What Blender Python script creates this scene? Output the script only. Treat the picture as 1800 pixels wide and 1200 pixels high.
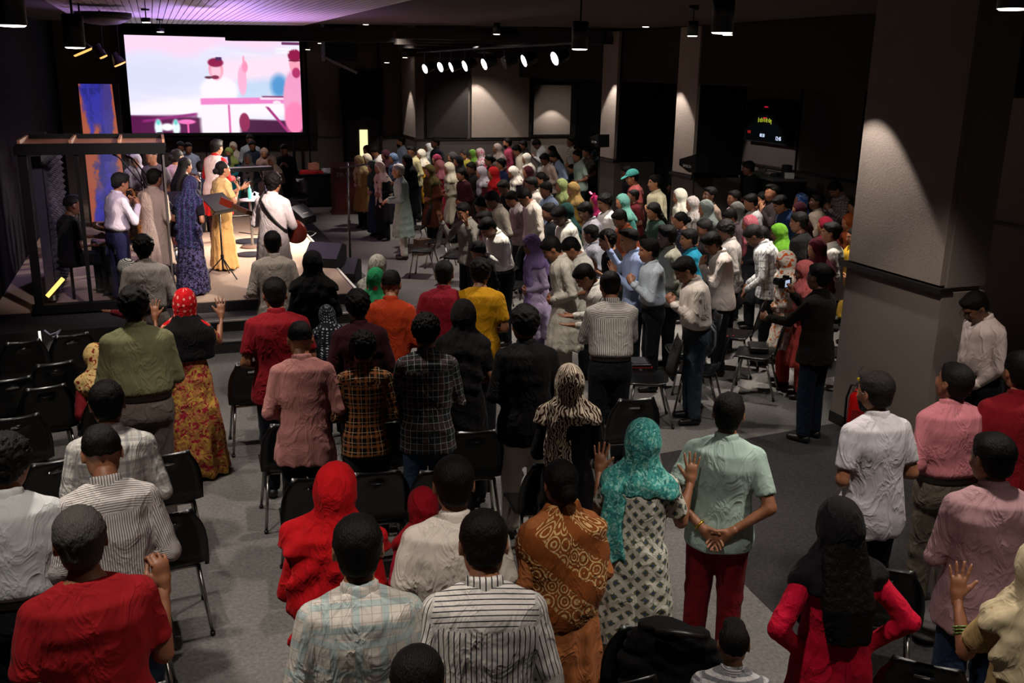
import bpy, math, random
import numpy as np
from mathutils import Vector, Matrix
random.seed(7)
SC = bpy.context.scene
for o in list(bpy.data.objects): bpy.data.objects.remove(o)
COL = SC.collection
PI = math.pi

# ---------------------------------------------------------------- camera
# room axes: +Y runs towards the stage wall, +X to the right wall, metres
FPX, PSI, TH, ROLL, CAMZ = 1704.0, math.radians(20), math.atan(480/1704.0), math.radians(1.03), 3.65
F_ = np.array([math.sin(PSI)*math.cos(TH), math.cos(PSI)*math.cos(TH), -math.sin(TH)])
R0_ = np.array([math.cos(PSI), -math.sin(PSI), 0.0]); U0_ = np.cross(R0_, F_)
R_ = math.cos(ROLL)*R0_+math.sin(ROLL)*U0_; U_ = -math.sin(ROLL)*R0_+math.cos(ROLL)*U0_
O_ = np.array([0, 0, CAMZ])
cam_data = bpy.data.cameras.new('camera'); cam = bpy.data.objects.new('camera', cam_data); COL.objects.link(cam)
cam_data.sensor_width = 36; cam_data.lens = FPX/1800*36; cam_data.clip_end = 200; cam_data.clip_start = 0.05
cam.matrix_world = Matrix(((R_[0], U_[0], -F_[0], O_[0]), (R_[1], U_[1], -F_[1], O_[1]), (R_[2], U_[2], -F_[2], O_[2]), (0, 0, 0, 1)))
SC.camera = cam
def ray(x, y): return F_*FPX+R_*(x-900)-U_*(y-600)
def PZ(x, y, z=0):
    d = ray(x, y); return O_+(z-CAMZ)/d[2]*d
def PXc(x, y, X):
    d = ray(x, y); return O_+X/d[0]*d
def PYc(x, y, Y):
    d = ray(x, y); return O_+Y/d[1]*d

# ---------------------------------------------------------------- world, exposure
W = bpy.data.worlds.new('world'); SC.world = W; W.use_nodes = True
W.node_tree.nodes['Background'].inputs[0].default_value = (0.9, 0.85, 0.85, 1)
W.node_tree.nodes['Background'].inputs[1].default_value = 0.012
SC.view_settings.view_transform = 'Standard'; SC.view_settings.look = 'None'
SC.view_settings.gamma = 1; SC.view_settings.exposure = 0; SC.view_settings.use_curve_mapping = False

# ---------------------------------------------------------------- room lights (ceiling downlights and added fill spots)
def spot(x, y, z, e, ang=75, blend=.6, r=.07, col=(1, .93, .86), aim=None):
    l = bpy.data.lights.new('spotlight', 'SPOT'); l.energy = e; l.spot_size = math.radians(ang); l.spot_blend = blend
    l.shadow_soft_size = r; l.color = col
    o = bpy.data.objects.new('spotlight', l); o.location = (x, y, z); COL.objects.link(o)
    if aim is not None: o.rotation_euler = (Vector(aim)-Vector((x, y, z))).to_track_quat('-Z', 'Y').to_euler()
    return o
WARM = (1, .90, .80)
PEND = [(-.66, 5.9), (-.56, 8.2), (3.73, 6.12), (3.89, 8.93), (3.9, 3.8), (7.37, 8.04)]      # hanging cylinder lamps seen in the photo
for x, y in PEND: spot(x, y, 3.80, 265, 88, .5, .06, WARM)
for x, y, e in [(-.7, 3.6, 150), (1.6, 3.0, 130), (1.6, 7.4, 170), (3.9, 1.4, 110), (6.2, 4.6, 120), (-.6, 10.6, 120), (1.7, 10.4, 150), (-.7, 1.4, 90), (1.6, .6, 90), (6.3, 2.0, 60)]:   # same lamps above the top of the frame
    spot(x, y, 4.35, e*1.75, 84, .6, .06, WARM)
for x, y, e, dx in [(6.4, 10.6, 330, -.3), (8.2, 10.8, 330, -.4), (4.4, 12.4, 260, 0), (6.6, 13.4, 330, -.4), (8.8, 13.4, 300, -.4), (7.4, 16.0, 300, -.4), (5.3, 16.2, 230, -.2), (8.2, 18.8, 260, -.4), (6.2, 19.4, 230, -.2), (7.6, 22.0, 240, -.2), (5.6, 22.4, 200, 0)]:  # spots added over the side block, with no fittings built
    spot(x, y, 4.3, e*2.7, 66, .7, .08, WARM, (x+dx, y+.3, 0))
for x, y, tx, ty, e in [(5.2, 9.4, 8.0, 12.0, 330), (5.0, 12.6, 8.0, 15.5, 330), (4.9, 17.0, 7.6, 20.0, 330), (4.8, 21.0, 7.0, 23.6, 260)]: spot(x, y, 4.3, e, 62, .9, .15, WARM, (tx, ty, 1.0))  # added soft fill from the stage side, standing in for stage spill
spot(1.6, 22.6, 4.3, 330, 70, .8, .1, WARM, (1.8, 26.2, 1.0)); spot(7.9, 23.6, 4.2, 260, 84, .9, .1, WARM, (8.2, 25.6, .6)); spot(11.0, 24.6, 4.0, 120, 84, .9, .1, WARM, (11, 26.9, .6))  # added spots that lift the onlookers and the far wall's lower band
spot(4.9, 5.6, 4.2, 260, 34, .9, .1, WARM, (6.8, 7.4, .7)); spot(8.7, 7.0, 4.3, 420, 100, .7, .08, WARM, (9.6, 7.2, .6))  # added spots that brighten the pillar wainscot and the right wall
# wall washers by the pillars and the far wall
for x, y, z, e, a in [(6.25, 8.0, 3.75, 75, 76), (9.0, 16.7, 3.7, 90, 76), (9.0, 19.4, 3.7, 80, 76), (8.15, 25.2, 3.75, 120, 74), (10.9, 26.6, 2.75, 22, 100), (6.2, 26.2, 3.5, 60, 60), (11.8, 27, 3.5, 30, 60)]:
    spot(x, y, z, e*1.9, a, .12, .04, (1, .93, .87))
# stage lamps on the bar to the right, white and warm, aimed at the stage
STAGE = [(747, 121, 23.5), (774, 118, 22.1), (793, 118, 21.2), (817, 116, 20.2), (851, 113, 18.9), (886, 111, 17.7), (921, 107, 16.7), (975, 103, 15.2)]
for k, (px, py, y) in enumerate(STAGE):
    if k == 5: continue
    spot(6.2-.25, y, 3.7, [2100, 2100, 1700, 2100, 2100, 0, 1700, 2100][k], 40, .7, .10, (1, .80, .62) if k % 2 else (1, .90, .84), (.6+.25*(k % 3), 17.2+.5*(k-3), .6))
# magenta and violet heads that tint the stage and the slatted ceiling above it
spot(1.2, 21.0, .75, 2100, 66, .9, .15, (.60, .34, 1), (1.0, 18.0, 4.4)); spot(2.6, 20.5, .75, 1200, 60, .9, .15, (1, .45, .75), (3.2, 18.3, 4.4))
spot(2.4, 10.2, 4.35, 2000, 44, .7, .08, (1, .84, .76), (-.2, 16.6, .8)); spot(4.2, 11.2, 4.35, 1800, 40, .7, .08, (1, .88, .84), (1.4, 17.8, .8)); spot(.2, 9.8, 4.35, 700, 44, .7, .08, (1, .80, .84), (-.6, 15.8, .8))
spot(-.9, 18.5, 4.2, 160, 70, .6, .10, (.55, .45, 1), (-.2, 16.0, .5)); spot(-1.2, 19.6, 4.0, 160, 70, .6, .10, (1, .55, .35), (1.0, 18.5, .8))

# ================================================================ helpers
def tag(o, label=None, cat=None, group=None, kind=None):
    if label: o['label'] = label
    if cat: o['category'] = cat
    if group: o['group'] = group
    if kind: o['kind'] = kind
    return o
def link(name, data, parent=None, mats=()):
    o = bpy.data.objects.new(name, data); COL.objects.link(o)
    if parent is not None: o.parent = parent
    if mats:
        while len(data.materials) < len(mats): data.materials.append(None)
        for i, m in enumerate(mats):
            o.material_slots[i].link = 'OBJECT'; o.material_slots[i].material = m
    return o
def empty(name, loc, rz=0, label=None, cat=None, group=None, s=1):
    o = bpy.data.objects.new(name, None); COL.objects.link(o); o.location = loc; o.rotation_euler = (0, 0, rz); o.scale = (s, s, s)
    return tag(o, label, cat, group)
def mk(name, V, Q, uv=None, smooth=True, mi=None):
    """V (n,3) verts, Q (m,k) faces of constant size (or list)"""
    me = bpy.data.meshes.new(name); V = np.asarray(V, np.float32)
    if isinstance(Q, np.ndarray):
        m, k = Q.shape
        me.vertices.add(len(V)); me.vertices.foreach_set('co', V.ravel())
        me.loops.add(m*k); me.loops.foreach_set('vertex_index', Q.ravel().astype(np.int32))
        me.polygons.add(m); me.polygons.foreach_set('loop_start', (np.arange(m)*k).astype(np.int32))
        me.polygons.foreach_set('loop_total', np.full(m, k, np.int32))
        if mi is not None: me.polygons.foreach_set('material_index', mi.astype(np.int32))
        me.update(calc_edges=True)
        if uv is not None:
            l = me.uv_layers.new(name='UVMap'); l.data.foreach_set('uv', uv[Q.ravel()].astype(np.float32).ravel())
        me.polygons.foreach_set('use_smooth', np.full(m, smooth))
    else:
        me.from_pydata([tuple(map(float, v)) for v in V], [], Q); me.update()
        if smooth: me.polygons.foreach_set('use_smooth', [True]*len(me.polygons))
    return me
# ---- hard surface mesh collector
class MB:
    def __init__(s): s.v = []; s.f = []
    def add(s, V, Fc):
        n = len(s.v); s.v += [tuple(map(float, p)) for p in V]; s.f += [tuple(i+n for i in f) for f in Fc]; return s
    def box(s, c, d, rz=0, rx=0, ry=0):
        M = Matrix.Rotation(rz, 3, 'Z') @ Matrix.Rotation(ry, 3, 'Y') @ Matrix.Rotation(rx, 3, 'X')
        V = [Vector(c)+M @ Vector((sx*d[0]/2, sy*d[1]/2, sz*d[2]/2)) for sx in (-1, 1) for sy in (-1, 1) for sz in (-1, 1)]
        return s.add(V, [(0, 1, 3, 2), (4, 6, 7, 5), (0, 4, 5, 1), (2, 3, 7, 6), (0, 2, 6, 4), (1, 5, 7, 3)])
    def bbox(s, a, b): return s.box([(p+q)/2 for p, q in zip(a, b)], [abs(q-p) for p, q in zip(a, b)])
    def tube(s, pts, r, n=8, cap=True):
        pts = [Vector(p) for p in pts]; rs = r if isinstance(r, (list, tuple)) else [r]*len(pts)
        V = []; Fc = []; up = None
        for i, p in enumerate(pts):
            t = (pts[min(i+1, len(pts)-1)]-pts[max(i-1, 0)])
            if t.length < 1e-9: t = Vector((0, 0, 1))
            t.normalize()
            if up is None: up = t.orthogonal().normalized()
            up = (up-t*up.dot(t));
            if up.length < 1e-6: up = t.orthogonal()
            up.normalize(); w = t.cross(up)
            for k in range(n):
                a = 2*PI*k/n; V.append(p+(up*math.cos(a)+w*math.sin(a))*rs[i])
        for i in range(len(pts)-1):
            for k in range(n):
                a = i*n+k; b = i*n+(k+1) % n; Fc.append((a, b, b+n, a+n))
        if cap: Fc.append(tuple(range(n))[::-1]); Fc.append(tuple(range((len(pts)-1)*n, len(pts)*n)))
        return s.add(V, Fc)
    def cyl(s, a, b, r, n=16, r2=None): return s.tube([a, b], [r, r if r2 is None else r2], n)
    def lathe(s, c, prof, n=20):
        V = []; Fc = []
        for r, z in prof:
            for k in range(n):
                a = 2*PI*k/n; V.append((c[0]+r*math.cos(a), c[1]+r*math.sin(a), c[2]+z))
        for i in range(len(prof)-1):
            for k in range(n):
                a = i*n+k; b = i*n+(k+1) % n; Fc.append((a, b, b+n, a+n))
        Fc.append(tuple(range(n))[::-1]); Fc.append(tuple(range((len(prof)-1)*n, len(prof)*n)))
        return s.add(V, Fc)
    def mesh(s, name, smooth=False): return mk(name, s.v, s.f, smooth=smooth)
    def build(s, name, mat, parent=None, smooth=False, bevel=0):
        o = link(name, s.mesh(name, smooth), parent, [mat])
        if bevel:
            b = o.modifiers.new('bevel', 'BEVEL'); b.width = bevel; b.segments = 2; b.limit_method = 'ANGLE'
        return o
# ================================================================ materials
MATS = {}
def nt(name):
    m = bpy.data.materials.new(name); m.use_nodes = True; t = m.node_tree; return m, t, t.nodes['Principled BSDF']
def N(t, typ, **kw):
    n = t.nodes.new(typ)
    for k, v in kw.items():
        if k.startswith('i_'):
            key = k[2:]; n.inputs[int(key) if key.isdigit() else key].default_value = v
        else: setattr(n, k, v)
    return n
def srgb(c):
    if isinstance(c, str): c = [int(c[i:i+2], 16)/255 for i in (0, 2, 4)]
    return tuple(x/12.92 if x <= .04045 else ((x+.055)/1.055)**2.4 for x in c)
def plain(name, c, rough=.6, metal=0, spec=.5, noise=0, nscale=30, bump=0, emit=0):
    key = (name, c, rough, metal, noise, emit)
    if key in MATS: return MATS[key]
    m, t, b = nt(name); rgb = srgb(c)
    b.inputs['Base Color'].default_value = (*rgb, 1); b.inputs['Roughness'].default_value = rough; b.inputs['Metallic'].default_value = metal
    b.inputs['Specular IOR Level'].default_value = spec
    if noise or bump:
        tc = N(t, 'ShaderNodeTexCoord'); nz = N(t, 'ShaderNodeTexNoise'); nz.inputs['Scale'].default_value = nscale; nz.inputs['Detail'].default_value = 4
        t.links.new(tc.outputs['Object'], nz.inputs['Vector'])
        if noise:
            mx = N(t, 'ShaderNodeMix', data_type='RGBA'); mx.inputs[6].default_value = (*[x*(1-noise) for x in rgb], 1); mx.inputs[7].default_value = (*[min(1, x*(1+noise)) for x in rgb], 1)
            t.links.new(nz.outputs[0], mx.inputs[0]); t.links.new(mx.outputs[2], b.inputs['Base Color'])
        if bump:
            bp = N(t, 'ShaderNodeBump'); bp.inputs['Strength'].default_value = bump; bp.inputs['Distance'].default_value = .01
            t.links.new(nz.outputs[0], bp.inputs['Height']); t.links.new(bp.outputs[0], b.inputs['Normal'])
    if emit:
        b.inputs['Emission Color'].default_value = (*rgb, 1); b.inputs['Emission Strength'].default_value = emit
    MATS[key] = m; return m
def math_(t, op, a, b=None, c=None):
    n = N(t, 'ShaderNodeMath', operation=op)
    for i, x in enumerate((a, b, c)):
        if x is None: continue
        if isinstance(x, (int, float)): n.inputs[i].default_value = x
        else: t.links.new(x, n.inputs[i])
    return n.outputs[0]
def cloth(c, pat='plain', c2=None, c3=None, s=1.0, rough=.85, sheen=.0):
    """woven cloth; pattern coordinates come from the garment's UV map in metres"""
    key = ('cloth', c, pat, c2, c3, s, rough)
    if key in MATS: return MATS[key]
    m, t, b = nt('cloth'); L = t.links; A = srgb(c); B = srgb(c2 or c); C3 = srgb(c3 or c2 or c)
    b.inputs['Roughness'].default_value = rough; b.inputs['Specular IOR Level'].default_value = .12
    b.inputs['Sheen Weight'].default_value = .02
    uv = N(t, 'ShaderNodeUVMap'); sep = N(t, 'ShaderNodeSeparateXYZ'); L.new(uv.outputs[0], sep.inputs[0]); u, v = sep.outputs[0], sep.outputs[1]
    obj = N(t, 'ShaderNodeTexCoord').outputs['Object']
    def mixc(f, a, bb):
        mx = N(t, 'ShaderNodeMix', data_type='RGBA')
        for i, x in ((6, a), (7, bb)):
            if isinstance(x, tuple): mx.inputs[i].default_value = (*x, 1)
            else: L.new(x, mx.inputs[i])
        L.new(f, mx.inputs[0]); return mx.outputs[2]
    def band(x, period, duty, off=0):
        fr = math_(t, 'FRACT', math_(t, 'ADD', math_(t, 'MULTIPLY', x, 1/period), off)); return math_(t, 'LESS_THAN', fr, duty)
    col = A
    if pat == 'stripe': col = mixc(band(u, .022*s, .22), A, B)
    elif pat == 'finestripe': col = mixc(band(u, .012*s, .38), A, B)
    elif pat == 'hstripe': col = mixc(band(v, .03*s, .5), A, B)
    elif pat == 'check':
        f1 = band(u, .045*s, .28); f2 = band(v, .045*s, .28)
        c1 = mixc(math_(t, 'MULTIPLY', f1, .55), A, B); c1 = mixc(math_(t, 'MULTIPLY', f2, .55), c1, B)
        g = math_(t, 'MAXIMUM', band(u, .045*s, .06, .5), band(v, .045*s, .06, .5)); col = mixc(math_(t, 'MULTIPLY', g, .7), c1, C3)
    elif pat == 'windowpane':
        f1 = band(u, .036*s, .08); f2 = band(v, .040*s, .08); g = math_(t, 'MAXIMUM', band(u, .11*s, .28, .3), band(v, .12*s, .24, .3))
        c1 = mixc(math_(t, 'MULTIPLY', g, .6), A, C3); col = mixc(math_(t, 'MULTIPLY', math_(t, 'MAXIMUM', f1, f2), .6), c1, B)
    elif pat in ('floral', 'dots', 'batik', 'zebra', 'block', 'sparkle'):
        mp = N(t, 'ShaderNodeMapping'); L.new(uv.outputs[0], mp.inputs[0])
        if pat == 'floral':
            nz = N(t, 'ShaderNodeTexNoise', i_Scale=26/s, i_Detail=3.0, i_Distortion=1.2); L.new(mp.outputs[0], nz.inputs['Vector'])
            nz2 = N(t, 'ShaderNodeTexNoise', i_Scale=14/s, i_Detail=2.0, i_Distortion=2.); L.new(obj, nz2.inputs['Vector'])
            col = mixc(math_(t, 'GREATER_THAN', nz.outputs[0], .53), A, B); col = mixc(math_(t, 'GREATER_THAN', nz2.outputs[0], .56), col, C3)
        elif pat == 'dots':
            vo = N(t, 'ShaderNodeTexVoronoi', i_Scale=30/s, i_Randomness=.25); L.new(mp.outputs[0], vo.inputs['Vector'])
            col = mixc(math_(t, 'LESS_THAN', vo.outputs['Distance'], .24), A, B)
        elif pat == 'block':
            mp.inputs['Rotation'].default_value = (0, 0, .785)
            vo = N(t, 'ShaderNodeTexVoronoi', i_Scale=22/s, i_Randomness=.0, distance='CHEBYCHEV'); L.new(mp.outputs[0], vo.inputs['Vector'])
            nz = N(t, 'ShaderNodeTexNoise', i_Scale=120.0); L.new(uv.outputs[0], nz.inputs['Vector'])
            dd = math_(t, 'ADD', vo.outputs['Distance'], math_(t, 'MULTIPLY', math_(t, 'SUBTRACT', nz.outputs[0], .5), .35))
            col = mixc(math_(t, 'LESS_THAN', dd, .27), A, B); col = mixc(math_(t, 'LESS_THAN', dd, .12), col, C3)
        elif pat == 'batik':
            vo = N(t, 'ShaderNodeTexVoronoi', i_Scale=13/s, i_Randomness=.35); L.new(mp.outputs[0], vo.inputs['Vector'])
            rg = math_(t, 'FRACT', math_(t, 'MULTIPLY', vo.outputs['Distance'], 4.2)); on = math_(t, 'LESS_THAN', rg, .38)
            dg = math_(t, 'FRACT', math_(t, 'MULTIPLY', math_(t, 'ADD', math_(t, 'MULTIPLY', u, .8), v), 3.4)); on = math_(t, 'MULTIPLY', on, math_(t, 'LESS_THAN', dg, .62))
            nz = N(t, 'ShaderNodeTexNoise', i_Scale=90.0); L.new(uv.outputs[0], nz.inputs['Vector']); on = math_(t, 'MULTIPLY', on, math_(t, 'GREATER_THAN', nz.outputs[0], .4))
            col = mixc(on, A, B)
        elif pat == 'zebra':
            wv = N(t, 'ShaderNodeTexWave', i_Scale=9/s, i_Distortion=9.0, i_Detail=1.0); wv.inputs['Detail Scale'].default_value = 1.6; L.new(mp.outputs[0], wv.inputs['Vector'])
            col = mixc(math_(t, 'GREATER_THAN', wv.outputs['Fac'], .5), A, B)
        elif pat == 'sparkle':
            vo = N(t, 'ShaderNodeTexVoronoi', i_Scale=70/s); L.new(mp.outputs[0], vo.inputs['Vector'])
            w = band(u, .05*s, .3); c1 = mixc(w, A, C3); col = mixc(math_(t, 'LESS_THAN', vo.outputs['Distance'], .28), c1, B)
    # yarn shade variation + weave and crease relief
    nz = N(t, 'ShaderNodeTexNoise', i_Scale=900.0, i_Detail=2.0); L.new(obj, nz.inputs['Vector'])
    mx = N(t, 'ShaderNodeMix', data_type='RGBA', blend_type='MULTIPLY'); mx.inputs[0].default_value = .25
    if isinstance(col, tuple): mx.inputs[6].default_value = (*col, 1)
    else: L.new(col, mx.inputs[6])
    L.new(nz.outputs[0], mx.inputs[7]); L.new(mx.outputs[2], b.inputs['Base Color'])
    mp2 = N(t, 'ShaderNodeMapping'); mp2.inputs['Scale'].default_value = (1.2, 1, .6); mp2.inputs['Rotation'].default_value = (.2, .6, .3); L.new(obj, mp2.inputs[0])
    cr = N(t, 'ShaderNodeTexNoise', i_Scale=7.0, i_Detail=3.0, i_Distortion=1.1); cr.inputs['Roughness'].default_value = .5; L.new(mp2.outputs[0], cr.inputs['Vector'])
    rd = math_(t, 'POWER', math_(t, 'SUBTRACT', 1.0, math_(t, 'ABSOLUTE', math_(t, 'MULTIPLY', math_(t, 'SUBTRACT', cr.outputs[0], .5), 5.0))), 2.0)
    bp = N(t, 'ShaderNodeBump'); bp.inputs['Strength'].default_value = .5; bp.inputs['Distance'].default_value = .012
    L.new(rd, bp.inputs['Height']); L.new(bp.outputs[0], b.inputs['Normal'])
    MATS[key] = m; return m
def skin(i):
    c = ['8a5a3f', '6e4530', '9b6a4b', '583524', 'a87858'][i % 5]; return plain('skin', c, .5, noise=.1, nscale=18)
def hairm(c='0b0908'):
    key = ('hair', c)
    if key in MATS: return MATS[key]
    m, t, b = nt('hair'); b.inputs['Roughness'].default_value = .55; b.inputs['Specular IOR Level'].default_value = .12; A = srgb(c)
    tc = N(t, 'ShaderNodeTexCoord'); mp = N(t, 'ShaderNodeMapping'); mp.inputs['Scale'].default_value = (1, .35, .35); t.links.new(tc.outputs['Object'], mp.inputs[0])
    nz = N(t, 'ShaderNodeTexNoise', i_Scale=260.0, i_Detail=4.0); t.links.new(mp.outputs[0], nz.inputs[0])
    mx = N(t, 'ShaderNodeMix', data_type='RGBA'); mx.inputs[6].default_value = (*[x*.5 for x in A], 1); mx.inputs[7].default_value = (*[min(1, x*1.7) for x in A], 1)
    t.links.new(nz.outputs[0], mx.inputs[0]); t.links.new(mx.outputs[2], b.inputs['Base Color'])
    bp = N(t, 'ShaderNodeBump'); bp.inputs['Strength'].default_value = .8; bp.inputs['Distance'].default_value = .008
    t.links.new(nz.outputs[0], bp.inputs['Height']); t.links.new(bp.outputs[0], b.inputs['Normal'])
    MATS[key] = m; return m
# ================================================================ signed-distance modelling
def snets(fn, lo, hi, h):
    lo = np.array(lo, np.float32)-h*1.5; hi = np.array(hi, np.float32)+h*1.5
    n = np.ceil((hi-lo)/h).astype(int)+1
    ax = [lo[i]+h*np.arange(n[i], dtype=np.float32) for i in range(3)]
    P = np.stack(np.meshgrid(*ax, indexing='ij'), -1).reshape(-1, 3)
    D = fn(P).reshape(n).astype(np.float32)
    S = D < 0
    for a in range(3):   # close at the border
        sl = [slice(None)]*3
        for e in (0, -1):
            sl[a] = e; S[tuple(sl)] = False; D[tuple(sl)] = np.maximum(D[tuple(sl)], 1e-4)
    c = [slice(0, -1), slice(1, None)]
    cnt = np.zeros(n-1, np.int8)
    for i in (0, 1):
        for j in (0, 1):
            for k in (0, 1): cnt += S[c[i], c[j], c[k]]
    act = (cnt > 0) & (cnt < 8)
    I = np.argwhere(act)
    acc = np.zeros((len(I), 3), np.float32); w = np.zeros(len(I), np.float32)
    for a in range(3):
        b_, c_ = [x for x in range(3) if x != a]
        for i in (0, 1):
            for j in (0, 1):
                p = I.copy(); p[:, b_] += i; p[:, c_] += j; q = p.copy(); q[:, a] += 1
                d0 = D[p[:, 0], p[:, 1], p[:, 2]]; d1 = D[q[:, 0], q[:, 1], q[:, 2]]
                x = (d0 < 0) != (d1 < 0); tt = np.where(x, d0/(d0-d1+1e-12), 0)
                pt = p.astype(np.float32); pt[:, a] += tt; acc += pt*x[:, None]; w += x
    V = lo+h*acc/w[:, None]
    idx = np.full(n-1, -1, np.int64); idx[act] = np.arange(len(I))
    Qs = []
    for a in range(3):
        b_, c_ = (a+1) % 3, (a+2) % 3
        s0 = [slice(1, -1)]*3; s0[a] = slice(0, -1); s1 = [slice(1, -1)]*3; s1[a] = slice(1, None)
        A = S[tuple(s0)]; B = S[tuple(s1)]; X = np.argwhere(A != B)
        off = np.array([1, 1, 1]); off[a] = 0; X = X+off; fl = S[X[:, 0], X[:, 1], X[:, 2]]
        eb = np.zeros(3, int); eb[b_] = 1; ec = np.zeros(3, int); ec[c_] = 1
        g = lambda Y: idx[Y[:, 0], Y[:, 1], Y[:, 2]]
        q = np.stack([g(X-eb-ec), g(X-ec), g(X), g(X-eb)], 1)
        q[~fl] = q[~fl][:, ::-1]; Qs.append(q)
    Q = np.concatenate(Qs); Q = Q[(Q >= 0).all(1)]
    return V, Q
f32 = np.float32
def cap(P, a, b, ra, rb):
    a = np.array(a, f32); b = np.array(b, f32); ba = b-a; pa = P-a; hh = np.clip(pa@ba/max(ba@ba, 1e-9), 0, 1)
    return np.linalg.norm(pa-hh[:, None]*ba, axis=1)-(ra+(rb-ra)*hh)
def ell(P, c, r):
    r = np.array(r, f32); q = (P-np.array(c, f32))/r; k0 = np.linalg.norm(q, axis=1); k1 = np.linalg.norm(q/r, axis=1)+1e-6
    return k0*(k0-1)/k1
def smin(a, b, k):
    hh = np.clip(.5+.5*(b-a)/k, 0, 1); return b+(a-b)*hh-k*hh*(1-hh)
def smax(a, b, k): return -smin(-a, -b, k)
def loft(P, zs, rx, ry, cy=None, cx=None, e=2.4):
    z = P[:, 2]; X = np.interp(z, zs, rx).astype(f32); Y = np.interp(z, zs, ry).astype(f32)
    y0 = np.interp(z, zs, cy).astype(f32) if cy is not None else 0; x0 = np.interp(z, zs, cx).astype(f32) if cx is not None else 0
    q = (np.abs((P[:, 0]-x0)/X)**e+np.abs((P[:, 1]-y0)/Y)**e)**(1/e)
    d = (q-1)*np.minimum(X, Y)
    return smax(d, np.maximum(zs[0]-z, z-zs[-1]), .01)
def rotm(rx=0, ry=0, rz=0):
    return np.array((Matrix.Rotation(rz, 3, 'Z') @ Matrix.Rotation(ry, 3, 'Y') @ Matrix.Rotation(rx, 3, 'X')), f32)
def folds(P, seed, amp=.006, k=1.0):
    r = np.random.RandomState(abs(int(seed))); x, y, z = P.T; s = 0
    for i in range(4):
        a = r.uniform(4, 9, 3)*k; ph = r.uniform(0, 6.3, 4); d = r.uniform(-1, 1)
        w = np.sin(a[0]*x*1.3+ph[0]+2*np.sin(5*z*k+ph[1]))
        s = s+np.sin((18+9*i)*k*z*(.55+.2*i)+(9*d+6)*x*k+4*y+1.6*w+ph[2])*(1/(1+.5*i))
    return (amp*.45*s*np.abs(np.sin(3.1*x+2.3*z+r.uniform(0, 6))) ).astype(f32)+(amp*.25*s).astype(f32)
# ---------------------------------------------------------------- head, hair and hand templates (head frame: +Y face, origin centre)
def head_sdf(P, fem=False):
    d = ell(P, (0, -.014, .030), (.076, .096, .088))
    d = smin(d, ell(P, (0, .022, -.030), (.061, .066, .080)), .03)
    d = smin(d, ell(P, (0, .045, -.088), (.030, .030, .024)), .03)
    d = smin(d, ell(P, (0, .0, -.055), (.057, .055, .05)), .03)
    Q = P.copy(); Q[:, 0] = np.abs(Q[:, 0])
    d = smin(d, cap(Q, (0, .080, .026), (.036, .071, .024), .011, .009), .012)
    d = smax(d, -ell(Q, (.031, .094, .004), (.017, .014, .012)), .012)
    d = smin(d, cap(Q, (0, .082, .010), (0, .103, -.026), .007, .010), .010)
    d = smin(d, ell(Q, (.011, .093, -.032), (.009, .010, .007)), .006)
    d = smin(d, ell(Q, (.036, .060, -.030), (.022, .020, .020)), .02)
    d = smin(d, ell(Q, (.031, .073, .004), (.0135, .010, .011)), .005)
    d = smin(d, ell(Q, (.010, .083, -.057), (.018, .011, .0055)), .004)
    d = smin(d, ell(Q, (.008, .081, -.068), (.017, .011, .0065)), .004)
    ear = smax(ell(Q, (.079, -.008, -.004), (.009, .020, .032)), -ell(Q, (.088, .0, .0), (.008, .011, .018)), .004)
    return smin(d, ear, .006)
def tmat(V):
    x = np.abs(V[:, 0]); y, z = V[:, 1], V[:, 2]; m = np.zeros(len(V), int)
    eye = (((x-.031)/.0135)**2+((z-.002)/.0052)**2 < 1) & (y > .06); m[eye] = 1
    m[eye & (((x-.031)**2+(z-.002)**2) < .0066**2)] = 2
    m[(np.abs(z-.029-.25*(x-.03)*0) < .0048) & (x > .012) & (x < .052) & (y > .05)] = 2
    m[(((x)/.026)**2+((z+.0625)/.013)**2 < 1) & (y > .07)] = 3
    return m
HEADS = {}
def head_t(h):
    if h not in HEADS:
        V, Q = snets(lambda P: head_sdf(P), (-.095, -.12, -.125), (.095, .125, .125), h)
        HEADS[h] = (V, Q, tmat(V[Q].mean(1)))
    return HEADS[h]
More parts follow.
